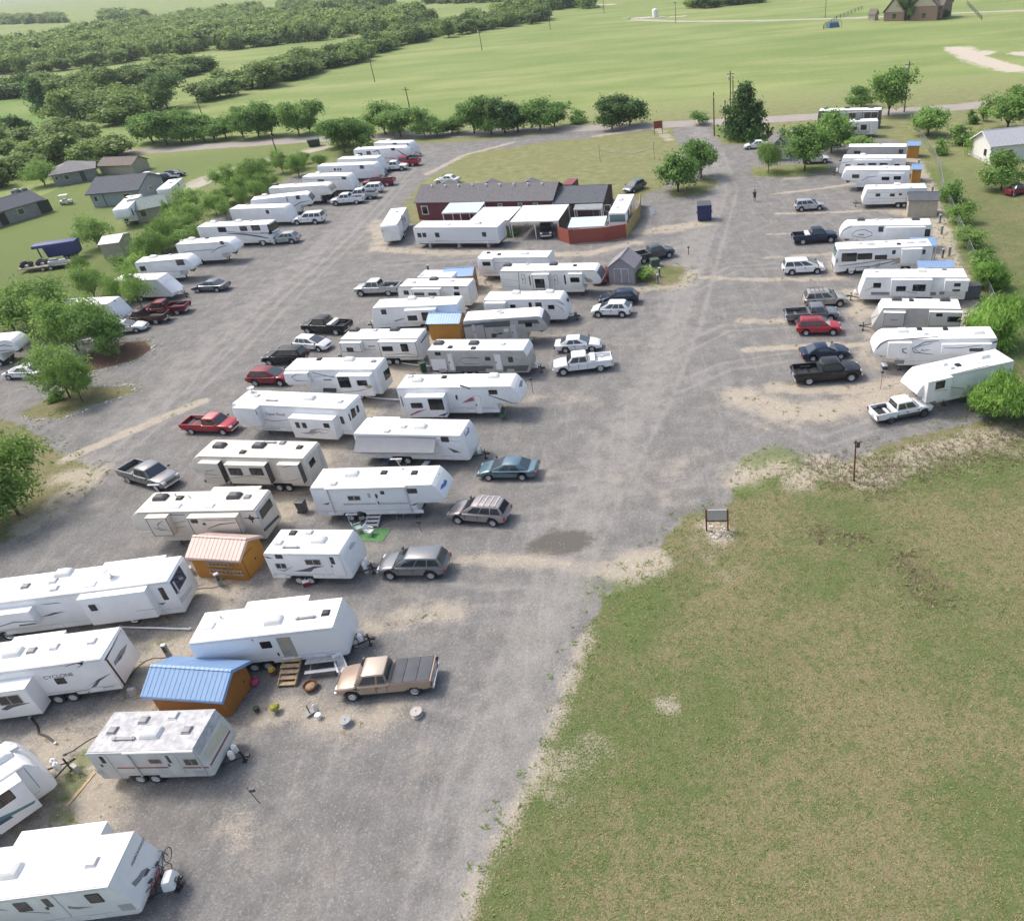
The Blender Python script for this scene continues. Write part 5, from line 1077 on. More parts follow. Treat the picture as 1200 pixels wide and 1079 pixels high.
MB().hexa([(-.3,-.5,.3),(.3,-.5,.3),(.3,.3,.25),(-.3,.3,.25)], [(-.3,-.5,.34),(.3,-.5,.34),(.3,.3,.29),(-.3,.3,.29)]).build('seat', MW2, t); MB().hexa([(-.3,.28,.28),(.3,.28,.28),(.3,.32,.28),(-.3,.32,.28)], [(-.3,.6,.9),(.3,.6,.9),(.3,.64,.9),(-.3,.64,.9)]).build('backrest', MW2, t)
for x in (-.27, .27): MB().box(x-.03, x+.03, -.5, -.44, 0, .5).build('leg', MW2, t); MB().box(x-.03, x+.03, .3, .36, 0, .3).build('leg', MW2, t); MB().box(x-.05, x+.05, -.52, .35, .5, .54).build('armrest', MW2, t)
for lab, px in (('white gas cylinder and bucket under the hitch of the open door trailer', (417,757)), ('white bucket by the propane tanks of the short trailer', (430,671))):
    barrel('white_bucket', lab, 'bucket', px, [(.14,0),(.17,.32),(.18,.34),(.12,.36)], MW, lambda t: MB().tube([(-.17,0,.3),(-.1,.1,.4),(.1,.1,.4),(.17,0,.3)], .012, 5).build('handle', MALU, t))
# white tank cover + bicycle at the front of the nearest trailer
q = at((199,1031), .85); t = thing('propane_cover', 'rounded white propane tank cover on the hitch of the nearest trailer', 'propane cover', (q[0], q[1], .55), math.radians(8))
MB().hexa([(-.3,-.42,0),(.26,-.42,0),(.26,.42,0),(-.3,.42,0)], [(-.22,-.34,.62),(.16,-.34,.62),(.16,.34,.62),(-.22,.34,.62)]).build('cover', MW, t, bevel=.12); MB().box(.2,.32,-.1,.1,.1,.3).build('latch', MDK, t)
q = at((207,1030), .5); t = thing('trailer_jack', 'black tongue jack in front of the white propane cover', 'jack', q, 0)
MB().tube([(0,0,.05),(0,0,.9)], .05, 8).build('post', MBLK, t); MB().box(-.15,.15,-.15,.15,0,.05).build('foot_plate', MBLK, t); MB().box(-.35,.3,-.07,.07,.55,.68).build('coupler', MBLK, t)
def bicycle(label, px, ang, m, z=.55):
    q = at(px, z+.5); t = thing('bicycle', label, 'bicycle', (q[0], q[1], z), ang, 'bicycles on the nose of the nearest trailer')
    for x in (-.52, .52):
        w = MB(); R_1 = [( .33+.02*math.cos(a), .02*math.sin(a)) for a in np.linspace(0, 2*PI, 7)[:-1]]
        b0 = len(w.v)
        for k in range(24):
            a = 2*PI*k/24
            for r_, yy in R_1: w.v.append((x+r_*math.cos(a), yy, .34+r_*math.sin(a)))
        for k in range(24):
            for j in range(6): w.f.append((b0+k*6+j, b0+k*6+(j+1) % 6, b0+((k+1) % 24)*6+(j+1) % 6, b0+((k+1) % 24)*6+j))
        for k in range(8): a = 2*PI*k/8; w.tube([(x, 0, .34), (x+.33*math.cos(a), 0, .34+.33*math.sin(a))], .004, 4)
        w.build('wheel', MBLK, t)
    f = MB()
    for p, q_ in (((-.52,0,.34),(-.12,0,.34)), ((-.12,0,.34),(-.2,0,.8)), ((-.52,0,.34),(-.18,0,.75)), ((-.12,0,.34),(.36,0,.78)), ((-.19,0,.76),(.36,0,.82)), ((.36,0,.9),(.52,0,.34))): f.tube([p, q_], .02, 6)
    f.build('frame', m, t); MB().box(-.32,-.08,-.07,.07,.84,.88).build('saddle', MBLK, t, bevel=.02); MB().tube([(.3,-.28,1.0),(.36,0,.95),(.3,.28,1.0)], .014, 6).build('handlebar', MBLK, t)
bicycle('dark bicycle leaning on the nose of the nearest trailer, farther of two', (190,1012), math.radians(95), MDK, .45)
bicycle('red framed bicycle on the nose of the nearest trailer, nearer of two', (184,1032), math.radians(76), MRED, .45)
# awning fabric on CR6
K_ = KF; f_ = lambda c: (K_[1]+c[0]/K_[0], K_[2]+c[1]/K_[0])
A_, B_ = at(f_((290,305)), 2.85), at(f_((640,308)), 2.85); u_ = (B_-A_)/np.linalg.norm(B_-A_); n_ = np.array([-u_[1], u_[0]]); Lw = np.linalg.norm(B_-A_)
cA = (A_+B_)/2
t = thing('awning', 'grey striped awning spread out from the white trailer with propane tanks', 'awning', (cA[0], cA[1], 0), math.atan2(u_[1], u_[0]))
sh = MB(); nx, ny = 14, 6
for j in range(ny+1):
    for i in range(nx+1): v = j/ny; sh.v.append((-Lw/2+Lw*i/nx, -.02-1.05*v, 2.82-.85*v-.06*math.sin(PI*v)+.015*math.sin(i*1.9)*v))
for j in range(ny):
    for i in range(nx): k = j*(nx+1)+i; sh.f.append((k, k+1, k+nx+2, k+nx+1))
fb = sh.build('fabric', ribbed('grey awning cloth', (.22,.23,.25), 1.15, 'Y', .8, 0, .003, .6, .1), t)
MB().tube([(-Lw/2,-1.08,1.96),(Lw/2,-1.08,1.96)], .05, 8).build('roller', MDK, t)
for x in (-Lw/2+.05, Lw/2-.05): MB().tube([(x,-1.05,1.95),(x,-.02,1.3)], .025, 6).build('arm', MLG, t)
# hoses and pipes
def pipe(name, label, cat, pts, r, m, z=.05):
    P = [at(p) for p in pts]; o = P[0]; t = thing(name, label, cat, o)
    MB().tube([(*(p-o), z) for p in P], r, 8).build('tube', m, t, smooth=60)
    e = MB(); 
    for p in (P[0], P[-1]): e.lathe([(r*1.3,-.05),(r*1.3,.1)], 10, (*(p-o), z))
    e.build('coupling', MLG, t); return t
pipe('sewer_pipe', 'long white sewer pipe running between the motorhome and the open door trailer', 'pipe', [(142,736.5),(185,737.5),(224,739)], .06, MW, .12)
pipe('sewer_hose', 'black sewer hose snaking out from the toy hauler slide-out', 'hose', [(36,842),(44,851),(46,860),(56,864),(66,872)], .06, MBLK)
pipe('sewer_pipe', 'white pipe on blocks beside the cream trailer with flat slide-outs', 'pipe', [(464,426),(482,429),(505,431)], .07, MW, .15)
pipe('sewer_pipe', 'white pipe between the fifth wheel with scroll stripes and its neighbour', 'pipe', [(424,466.5),(446,469),(468,470.5)], .07, MW, .15)
pipe('garden_hose', 'thin brown hose curled on the dirt by the motorhome rear', 'hose', [(172,716),(196,722),(216,722),(226,726)], .03, MTAN)
# posts and signs
def post(name, label, cat, px, h, r, m, lean=(0,0), extra=None, group=None):
    t = thing(name, label, cat, at(px), 0, group); MB().tube([(0,0,0),(lean[0],lean[1],h)], [r, r*.8], 8).build('shaft', m, t)
    if extra: extra(t, h, lean)
    return t
def crossarm(t, h, l):
    MB().box(l[0]-.9, l[0]+.9, l[1]-.06, l[1]+.06, h-.7, h-.58).build('crossarm', MWDK, t)
    for x in (-.8, -.3, .3, .8): MB().lathe([(.05,h-.58),(.07,h-.5),(.03,h-.42)], 8, (l[0]+x, l[1], 0)).build('insulator', MLG, t)
def capd(t, h, l): MB().lathe([(.12,h-.02),(.13,h+.04),(.02,h+.1)], 8, (l[0], l[1], 0)).build('cap', MALU, t); MB().box(l[0]-.05, l[0]+.05, l[1]-.2, l[1]-.08, h*.86, h*.92).build('bracket', MALU, t)
def trafo(t, h, l): crossarm(t, h, l); MB().lathe([(.2,0),(.24,.05),(.24,.7),(.18,.8)], 14, (l[0]-.45, l[1], h-1.9)).build('transformer', MLG, t)
def poleh(b, tp):
    """height of an upright from its foot and top marks"""
    q = at(b); return min(np.arange(2, 16, .1), key=lambda z: abs(((np.array([q[0], q[1], z])-CAM)@D_)/((np.array([q[0], q[1], z])-CAM)@F_)*FPX + CY - tp))
for lab, b, tp, ex in (('tall wooden utility pole right of the round tree by the road', (1059.5,132), 72, trafo), ('slim utility pole at the turning beside the lot entrance', (837,160), 108, capd),
    ('wooden pole with a lamp beside the dark pyramid tree', (856,128), 84, trafo), ('second pole close behind the dark pyramid tree', (859,122), 90, capd), ('short pole just left of the dark pyramid tree', (850,159), 118, capd),
    ('utility pole in the middle of the big pasture', (565,60), 33, trafo), ('utility pole at the wood edge in the pasture', (439.3,96.7), 63, crossarm), ('utility pole rising from the bushes above the hedge row', (482.7,139.3), 102.7, crossarm),
    ('leaning pole at the left end of the tree line', (165.7,152.7), 120.7, crossarm), ('pole in front of the second tree line on the left', (236.7,135), 107, crossarm), ('pole on the lawn beside the brown waste bin', (325,182), 157, capd),
    ('far utility pole near the two dark trees', (645,36), 13, crossarm), ('far utility pole beyond the concrete tank', (708,17), -6, crossarm), ('far utility pole near the water tank', (792,28), 2, crossarm), ('far utility pole left of the brick house', (967,22), -4, crossarm)):
    post('utility_pole', lab, 'utility pole', b, poleh(b, tp), .14, MWDK, extra=ex, group='utility poles')
def meter(t, h, l): MB().box(-.12,.12,-.22,-.06,h-.55,h-.1).build('meter_box', MDK, t); MB().box(-.3,.3,-.04,.04,h-.25,h-.17).build('crossbar', MDK, t)
post('meter_post', 'rust red post with a meter box standing in the grass', 'meter post', (1000.5,564), poleh((1000.5,564), 516), .07, mat('rust red post', (.19,.06,.04), .8, 0, .3, 6), (-.15,0), meter)
q = at((840.5,622)); t = thing('notice_board', 'grey notice board on two dark red posts facing the lot', 'sign', q, math.radians(-6))
for x in (-.75,.75): MB().box(x-.06,x+.06,-.06,.06,0,1.9).build('post', mat('rust red post', (.19,.06,.04), .8, 0, .3, 6), t)
MB().box(-.72,.72,-.04,.04,.95,1.85).build('board', MGRY, t); MB().box(-.78,.78,-.07,.07,.85,.95).build('crossbar', mat('rust red post', (.19,.06,.04), .8, 0, .3, 6), t)
q = at((771.5,157)); t = thing('entrance_sign', 'red brown wooden entrance sign beside the drive', 'sign', q, math.radians(8))
for x in (-.9,.9): MB().box(x-.08,x+.08,-.08,.08,0,2.4).build('post', MBRICK, t)
MB().box(-.95,.95,-.06,.06,1.0,2.5).build('board', mat('red brown board', (.26,.06,.03), .7, 0, .2, 3), t)
for lab, px in (('wooden volleyball post with a slack net, left one', (703.5,190)), ('wooden volleyball post by the drive, right one', (767,187.5))):
    post('volleyball_post', lab, 'post', px, 3.0, .06, MWOOD, extra=lambda t, h, l: MB().box(-.08,.08,-.08,.08,h-.02,h+.04).build('cap', MDK, t), group='volleyball posts')
a, b = at((703.5,190)), at((767,187.5)); mid = (a+b)/2
t = thing('volleyball_net', 'drooping white net slung between two wooden posts', 'net', (*mid, 0), 0)
n1 = MB(); 
for zt in (0, .35, .7):
    n1.tube([(*((a-mid)*(1-s)+(b-mid)*s), 2.4-zt*.4-(1.5-zt*.2)*4*s*(1-s)*.75) for s in np.linspace(0, 1, 13)], .025, 5)
n1.build('cord', MLG, t)
# dumpster and bins
q = at((825.5,258)); t = thing('dumpster', 'navy blue steel dumpster standing alone on the gravel', 'dumpster', q, math.radians(-4))
mb = mat('navy dumpster paint', (.018,.03,.13), .5, .1, .2, 2, 0, .5, (.15,.09,.05,.35))
MB().hexa([(-1.0,-.85,.15),(1.0,-.85,.15),(1.0,.85,.15),(-1.0,.85,.15)], [(-1.05,-.95,2.3),(1.05,-.95,2.3),(1.05,.95,2.0+.3),(-1.05,.95,2.3)]).build('body', mb, t)
for sx in (-.52,.52): MB().hexa([(sx-.5,-1.0,2.3),(sx+.5,-1.0,2.3),(sx+.5,1.0,2.3),(sx-.5,1.0,2.3)], [(sx-.5,-1.0,2.35),(sx+.5,-1.0,2.35),(sx+.5,1.0,2.5),(sx-.5,1.0,2.5)]).build('lid', MDK, t)
for x in (-.8,-.27,.27,.8): MB().box(x-.04,x+.04,-.99,-.85,.25,2.2).build('rib', mb, t)
for x in (-1,1): MB().box(min(x*1.05,x*1.2),max(x*1.05,x*1.2),-.3,.3,1.1,1.25).build('lift_pocket', MDK, t)
q = at((369,172)); t = thing('waste_bin', 'brown green waste skip on the lawn beyond the hedge', 'skip', q, .3)
MB().hexa([(-1.2,-.8,.1),(1.2,-.8,.1),(1.2,.8,.1),(-1.2,.8,.1)], [(-1.4,-.9,1.5),(1.4,-.9,1.5),(1.4,.9,1.5),(-1.4,.9,1.5)]).build('body', mat('dark green skip', (.04,.06,.045), .7), t); MB().box(-1.42,1.42,-.92,.92,1.5,1.57).build('lid', MDK, t)
def pedestal(label, px, group='power pedestals'):
    t = thing('power_pedestal', label, 'pedestal', at(px), .1, group); MB().box(-.12,.12,-.1,.1,0,1.1).build('box', MMID, t); MB().box(-.14,.14,-.13,.12,1.1,1.18).build('cap', MLG, t); MB().box(-.08,.08,-.13,-.1,.6,.95).build('cover', MDK, t)
for lab, px in (('grey power post in the weeds beside the lilac shed', (771,333)), ('second grey power post right of the lilac shed', (773,325)), ('grey power box behind the cream trailer with a curved outline', (503,321)), ('power post behind the beige shed', (1101,262)), ('power post by the fence behind the striped motorhome', (1104,303))): pedestal(lab, px)
q = at((767.5,312.5)); t = thing('transformer_box', 'green utility cabinet in the weeds by the dark grey pickup', 'cabinet', q, .2)
MB().box(-.55,.55,-.5,.5,.08,1.0).build('cabinet', mat('utility green', (.05,.09,.06), .6), t, bevel=.04); MB().box(-.62,.62,-.58,.58,0,.08).build('pad', MCONC, t)
def stake(t, h, l): MB().box(-.14,.14,-.04,.04,h-.12,h+.1).build('marker', MDK, t)
post('lot_marker', 'thin stake with a dark marker on the gravel near the bottom', 'stake', (304,941), 1.1, .025, MDK, (-.35,.2), stake)
post('lot_marker', 'thin rusty stake on the tan gravel by the big white pickup', 'stake', (1032,456), 1.7, .025, MRED, (0,0), stake)
post('lot_marker', 'brown stake beside the drive near the dark grey pickup', 'stake', (807,299), 1.0, .05, MWDK, (0,0), stake)
post('lot_marker', 'thin stake on gravel between the long fifth wheel and mauve suv', 'stake', (494,623), .9, .025, MDK, (-.1,.1), stake)
post('lot_marker', 'thin dark stake near the trailer with a grey lower band', 'stake', (625,462), 1.6, .025, MDK, (0,0), stake)
q = at((1124,350.5)); t = thing('storage_box', 'dark grey storage box at the rear corner of the white trailer with two slide-outs', 'storage box', q, 0)
MB().box(-2.0,2.0,-.6,.6,.05,1.5).build('box', mat('dark blue grey', (.09,.10,.12), .6), t, bevel=.03); MB().box(-2.05,2.05,-.65,.65,1.5,1.6).build('lid', MDK, t)
q = at((764,252)); t = thing('sign_stand', 'white folding sign stand by the yellow fence', 'sign', q, .3)
for s_ in (-1,1): MB().hexa([(-.3,s_*.3-.02,0),(.3,s_*.3-.02,0),(.3,s_*.3+.02,0),(-.3,s_*.3+.02,0)], [(-.3,-.02,1.1),(.3,-.02,1.1),(.3,.02,1.1),(-.3,.02,1.1)]).build('board', MW, t)
# covered motorcycle, tarp, golf buggy etc. in the far left rows
q = at((452,206)); t = thing('covered_motorcycle', 'small motorcycle under a grey cover beside the white pickup', 'motorcycle', q, .2)
MB().lathe([(.3,0),(.55,.25),(.4,.8),(.15,1.1),(.03,1.15)], 12).build('cover', MMID, t, smooth=60); MB().lathe([(.1,0),(.3,.3),(.1,.6)], 12, (-.7,0,.0)).build('wheel', MBLK, t)
q = at((405,224)); t = thing('tarp_canopy', 'pale blue tarp shelter by the taupe trailer nose', 'tarp', q, 0)
MB().hexa([(-2.2,-1.4,0.9),(2.2,-1.4,.9),(2.2,1.4,.9),(-2.2,1.4,.9)], [(-.6,-.3,2.3),(1.2,-.3,2.2),(1.2,.3,2.2),(-.6,.3,2.3)]).build('tarp', mat('blue tarp', (.32,.38,.66), .5, 0, .15, 1.5), t)
for x in (-2,2):
    for y in (-1.2,1.2): MB().tube([(x,y,0),(x*.9,y*.9,1.0)], .03, 6).build('post', MALU, t)
q = at((80,304)); t = thing('gooseneck_trailer', 'navy blue gooseneck dump trailer parked on the lawn', 'trailer', q, math.radians(14)); t.scale = (.66, .9, .95)
nv = mat('navy trailer paint', (.035,.05,.17), .45, .1, .12, 1, .1)
MB().hexa([(-3.2,-1.1,.9),(3.2,-1.1,.9),(3.2,1.1,.9),(-3.2,1.1,.9)], [(-3.4,-1.25,2.5),(3.4,-1.25,2.5),(3.4,1.25,2.5),(-3.4,1.25,2.5)]).build('body', nv, t)
MB().hexa([(-5.6,-1.25,2.5),(3.5,-1.25,2.5),(3.5,1.25,2.5),(-5.6,1.25,2.5)], [(-5.6,-1.1,2.95),(3.5,-1.1,2.95),(3.5,1.1,2.95),(-5.6,1.1,2.95)]).build('cover', nv, t, bevel=.1)
for x in (.5,1.5):
    for y in (-1.0,1.0): wheel(t, x, y, .42, .25, -1 if y < 0 else 1)
MB().box(-.3,2.4,-.8,.8,.5,.95).build('chassis', MBLK, t); MB().box(-5.2,-5.0,-.1,.1,.8,2.6).build('gooseneck', nv, t)
q = at((60,315)); t = thing('flatbed_trailer', 'low flatbed trailer loaded with black four-wheelers and junk on the lawn', 'trailer', q, math.radians(8))
MB().box(-4,3.6,-1.1,1.1,.55,.68).build('deck', mat('old deck boards', (.30,.25,.21), .85, 0, .3, 2), t)
for x in (-.5,.6):
    for y in (-1.15,1.15): wheel(t, x, y, .36, .2, -1 if y < 0 else 1)
def atv(label, dx, dy, m):
    w = thing('quad_bike', label, 'quad bike', (q[0]+dx, q[1]+dy, .68), .4, 'quad bikes on the flatbed')
    for x in (-.55,.55):
        for y in (-.45,.45): wheel(w, x, y, .28, .22, -1 if y < 0 else 1, MDK)
    MB().hexa([(-.8,-.3,.35),(.8,-.3,.35),(.8,.3,.35),(-.8,.3,.35)], [(-.6,-.2,.75),(.5,-.2,.7),(.5,.2,.7),(-.6,.2,.75)]).build('body', m, w, bevel=.05); MB().box(-.4,.2,-.16,.16,.74,.85).build('seat', MBLK, w, bevel=.03); MB().tube([(.4,-.4,.98),(.5,0,.92),(.4,.4,.98)], .025, 6).build('handlebar', MBLK, w)
atv('black quad bike at the left end of the flatbed', -3.0, -.4, MBLK); atv('dark grey quad bike standing near the middle of the flatbed', -1.0, .2, MDGR)
t = thing('jet_ski', 'white and grey jet ski lying on the flatbed', 'jet ski', (q[0]+1.6, q[1]-.1, .7), .2)
MB().hexa([(-1.4,-.5,0),(1.3,-.3,0),(1.3,.3,0),(-1.4,.5,0)], [(-1.3,-.45,.5),(1.0,-.15,.55),(1.0,.15,.55),(-1.3,.45,.5)]).build('hull', MLG, t, bevel=.1); MB().box(-1.1,.1,-.18,.18,.5,.75).build('seat', MMID, t, bevel=.05); MB().tube([(.3,-.35,.9),(.4,0,.8),(.3,.35,.9)], .03, 6).build('handlebar', MBLK, t)
q = at((79,240)); t = thing('white_cart', 'small white golf cart left on the lawn between houses', 'golf cart', q, math.radians(5))
MB().box(-1.1,1.1,-.55,.55,.35,.8).build('body', MW2, t, bevel=.1); MB().box(-.8,.7,-.55,.55,1.75,1.82).build('roof', MW, t, bevel=.03)
for x in (-.75,.65):
    for y in (-.5,.5): wheel(t, x, y, .24, .16, -1 if y < 0 else 1); MB().tube([(x,y,.8),(x*.95,y,1.76)], .025, 6).build('post', MMID, t)
MB().box(-.4,.1,-.5,.5,.8,1.0).build('seat', MTAN, t)
q = at((26,229)); t = thing('junk_trailer', 'small utility trailer heaped with grey junk by the low house', 'trailer', q, .2)
MB().box(-1.8,1.8,-.9,.9,.5,.62).build('deck', MMID, t)
for y in (-.95,.95): wheel(t, 0, y, .33, .2, -1 if y < 0 else 1)
for k in range(7): a = k*.9; MB().box(-1.5+.42*k, -1.0+.42*k, -.6+.3*math.sin(a*2), .1+.3*math.sin(a*2), .62, 1.0+.35*abs(math.sin(a))).build('crate', (MDK, MLG, MMID)[k % 3], t)
gable('storage_shed', 'small cream storage building half hidden by the mesquite hedge', 'shed', (124,306), (147,303), 5.0, 2.4, 2.9, MTANW, MW2, oh=.1)
# concrete tank and far field things
q = at((768,21)); t = thing('water_tank', 'white cylindrical water tank on a pale pad in the far pasture', 'tank', q)
MB().lathe([(2.6,0),(2.6,6.0),(2.4,6.3),(.4,7.0),(.02,7.1)], 24).build('tank', MW2, t, smooth=40); MB().box(-14,6,-5,5,0,.15).build('pad', MCONC, t)
t.scale = (.6,.6,.58); MB().lathe([(.9,0),(.9,1.6),(.2,2.0)], 12, (-24,0,0)).build('small_tank', MLG, t)
q = at((976,33)); t = thing('play_frame', 'blue tarped play frame in the fenced pasture', 'play frame', q, .3); t.scale = (.8,.7,.6)
MB().hexa([(-3,-2,0),(3,-2,0),(3,2,0),(-3,2,0)], [(-2.5,-1.2,3),(2.5,-1.2,3),(2.5,1.2,3),(-2.5,1.2,3)]).build('tarp', mat('blue tarp sheet', (.06,.14,.24), .6), t); MB().tube([(-5,0,0),(-4.6,0,3.4),(4.6,0,3.4),(5,0,0)], .15, 6).build('frame', MDK, t)
# person on the drive
q = at((884.2,236.5))
t = bpy.data.meshes.new('person')
J = dict(hip=(0,0,.95), waist=(0,0,1.1), chest=(0,0.01,1.32), neck=(0,.01,1.5), head=(0,0,1.58), crown=(0,0,1.74), ls=(-.19,0,1.43), le=(-.25,.02,1.15), lw=(-.24,-.06,.9), lh=(-.23,-.09,.8), rs=(.19,0,1.43), re=(.25,.03,1.15), rw=(.24,-.03,.9), rh=(.235,-.06,.8),
  lk=(-.1,-.03,.5), la=(-.1,.05,.08), lt=(-.11,-.12,.04), rk=(.1,-.08,.5), ra=(.1,-.03,.08), rt=(.11,-.2,.04), lhip=(-.1,0,.9), rhip=(.1,0,.9))
E_ = [('hip','waist'),('waist','chest'),('chest','neck'),('neck','head'),('head','crown'),('chest','ls'),('ls','le'),('le','lw'),('lw','lh'),('chest','rs'),('rs','re'),('re','rw'),('rw','rh'),('hip','lhip'),('lhip','lk'),('lk','la'),('la','lt'),('hip','rhip'),('rhip','rk'),('rk','ra'),('ra','rt')]
RD = dict(hip=.15, waist=.13, chest=.17, neck=.06, head=.095, crown=.08, ls=.065, rs=.065, le=.045, re=.045, lw=.033, rw=.033, lh=.04, rh=.04, lk=.065, rk=.065, la=.045, ra=.045, lt=.04, rt=.04, lhip=.09, rhip=.09)
def skinned(nm, keys, edges, m, par, grow=0., sub=1):
    me = bpy.data.meshes.new(nm); me.from_pydata([J[k] for k in keys], [(keys.index(a), keys.index(b)) for a, b in edges], []); o = bpy.data.objects.new(nm, me); COL.objects.link(o)
    if par: o.parent = par
    md = o.modifiers.new('skin', 'SKIN'); sv = me.skin_vertices[0].data
    for i, k in enumerate(keys): sv[i].radius = (RD[k]+grow, RD[k]*(.8 if k in ('chest','hip','waist') else 1)+grow); sv[i].use_root = (i == 0)
    o.modifiers.new('sub', 'SUBSURF').levels = sub; o.modifiers['sub'].render_levels = sub; me.materials.append(m); return o
pers = skinned('person', list(J), E_, mat('skin', (.42,.26,.19), .6), None, 0, 2)
pers.location = (q[0], q[1], 0); pers.rotation_euler = (0, 0, .3); tag(pers, 'person in a black shirt and dark shorts walking on the drive', 'person')
bk = mat('black cotton', (.015,.015,.018), .9)
skinned('shirt', ['waist','chest','ls','le','rs','re','hip'], [('hip','waist'),('waist','chest'),('chest','ls'),('ls','le'),('chest','rs'),('rs','re')], bk, pers, .022)
skinned('shorts', ['hip','lhip','lk','rhip','rk'], [('hip','lhip'),('lhip','lk'),('hip','rhip'),('rhip','rk')], mat('dark shorts', (.03,.03,.04), .9), pers, .024)
MB().lathe([(.10,1.66),(.115,1.72),(.09,1.82),(.02,1.85)], 12).build('hair', MBLK, pers, smooth=60)
MB().lathe([(.02,0),(.02,.02)], 6, (-.035,-.098,1.70), 'y').build('eye', MBLK, pers); MB().lathe([(.02,0),(.02,.02)], 6, (.035,-.098,1.70), 'y').build('eye', MBLK, pers)
# chain link fence along the right boundary
def chain_fence(label, pts, h=1.5):
    P = [at(p) for p in pts]; o = P[0]; t = thing('chain_link_fence', label, 'fence', (o[0], o[1], 0))
    Q_ = []
    for i in range(len(P)-1):
        d = P[i+1]-P[i]; k = max(1, int(np.linalg.norm(d)/4)); Q_ += [P[i]+d*j/k for j in range(k)]
    Q_.append(P[-1]); rails = MB(); wires = MB()
    for i, p in enumerate(Q_):
        MB().tube([(*(p-o), 0), (*(p-o), h+.05)], .04, 6).build('post', MALU, t)
        if i < len(Q_)-1:
            a, b = p-o, Q_[i+1]-o; rails.tube([(*a, h), (*b, h)], .025, 5)
            L_ = np.linalg.norm(b-a); nn_ = int(L_/.35)
            for j in range(nn_):
                s0, s1 = j/nn_, (j+1)/nn_
                wires.tube([(*(a*(1-s0)+b*s0), .05), (*(a*(1-s1)+b*s1), h)], .006, 3, False); wires.tube([(*(a*(1-s1)+b*s1), .05), (*(a*(1-s0)+b*s0), h)], .006, 3, False)
    rails.build('top_rail', MALU, t); wires.build('mesh_wire', MALU, t); return t
chain_fence('grey chain link fence along the right side of the lot', [(1073,150),(1079,165),(1093,185),(1100,200),(1104,225),(1122,265),(1140,310),(1158,350),(1185,410)])
chain_fence('short chain link gate panel beside the neighbouring house', [(1174,219),(1187,232)], 1.3)
q = at((1192,228)); t = thing('red_car_shell', 'dark red vehicle shell in the bushes at the right edge', 'car', q, .3)
MB().hexa([(-2,-.8,.3),(2,-.8,.3),(2,.8,.3),(-2,.8,.3)], [(-1.9,-.75,1.0),(1.9,-.75,.95),(1.9,.75,.95),(-1.9,.75,1.0)]).build('body', PMAR, t, bevel=.1); MB().hexa([(-1.2,-.7,1.0),(.8,-.7,1.0),(.8,.7,1.0),(-1.2,.7,1.0)], [(-.8,-.55,1.45),(.3,-.55,1.45),(.3,.55,1.45),(-.8,.55,1.45)]).build('cabin', MCG, t, bevel=.05)
for x in (-1.3,1.3):
    for y in (-.7,.7): wheel(t, x, y, .32, .2, -1 if y < 0 else 1)
# low wire fences in the pasture
for lab, pts in (('dark wire fence line crossing the pasture by the brick house', [(965,35),(980,24),(1010,12)]), ('wire fence line right of the brick house', [(1150,24),(1133,6)])):
    P = [at(p) for p in pts]; o = P[0]; t = thing('wire_fence', lab, 'fence', o)
    w = MB()
    for i in range(len(P)-1):
        a, b = P[i]-o, P[i+1]-o; k = int(np.linalg.norm(b-a)/6)
        for j in range(k+1): q_ = a+(b-a)*j/k; MB().box(q_[0]-.1,q_[0]+.1,q_[1]-.1,q_[1]+.1,0,1.5).build('post', MWDK, t)
        for z in (.4,.8,1.2,1.45): w.tube([(*a,z),(*b,z)], .04, 4)
    w.build('wire', MDK, t)
# ---- site clutter
rc = random.Random(11)
LINE = [(150,862),(205,770),(262,690),(312,618),(352,560),(392,508),(438,465),(482,418),(528,372),(560,338),(592,305)]
for i, p in enumerate(LINE):
    q = at((p[0]+rc.uniform(-6, 6), p[1]+rc.uniform(-4, 4)))
    t = thing('power_pedestal', 'grey power pedestal standing on the dirt strip between the two centre columns', 'pedestal', q, rc.random(), 'pedestals of the centre strip')
    MB().box(-.13,.13,-.1,.1,0,1.05).build('box', MMID, t); MB().box(-.15,.15,-.13,.12,1.05,1.12).build('cap', MLG, t); MB().box(-.09,.09,-.13,-.1,.55,.95).build('cover', MDK, t)
    for k, (c_, m_) in enumerate((('yellow', MORL), ('black', MBLK))):
        a_ = rc.uniform(2.6, 3.6) if k else rc.uniform(-.4, .4); pts = [(0, 0, .3), (.15*math.cos(a_), .15*math.sin(a_), .03)]
        for s_ in range(1, 9): a_ += rc.uniform(-.55, .55); pts.append((pts[-1][0]+.42*math.cos(a_), pts[-1][1]+.42*math.sin(a_), .025))
        w_ = thing('extension_lead', 'black or yellow cord trailing on the dirt from a centre strip pedestal', 'cord', q, 0, 'cords of the centre strip')
        MB().tube(pts, .022, 6).build('cable', m_, w_, smooth=60); MB().box(pts[-1][0]-.06, pts[-1][0]+.06, pts[-1][1]-.05, pts[-1][1]+.05, .0, .1).build('plug', MDK, w_)
for i, p in enumerate(((1076,196),(1092,228),(1103,275),(1112,300),(1128,337),(1146,372))):
    q = at(p); t = thing('power_pedestal', 'grey power pedestal on the dirt along the right fence', 'pedestal', q, 0, 'pedestals of the fence row')
    MB().box(-.13,.13,-.1,.1,0,1.05).build('box', MMID, t); MB().box(-.15,.15,-.13,.12,1.05,1.12).build('cap', MLG, t)
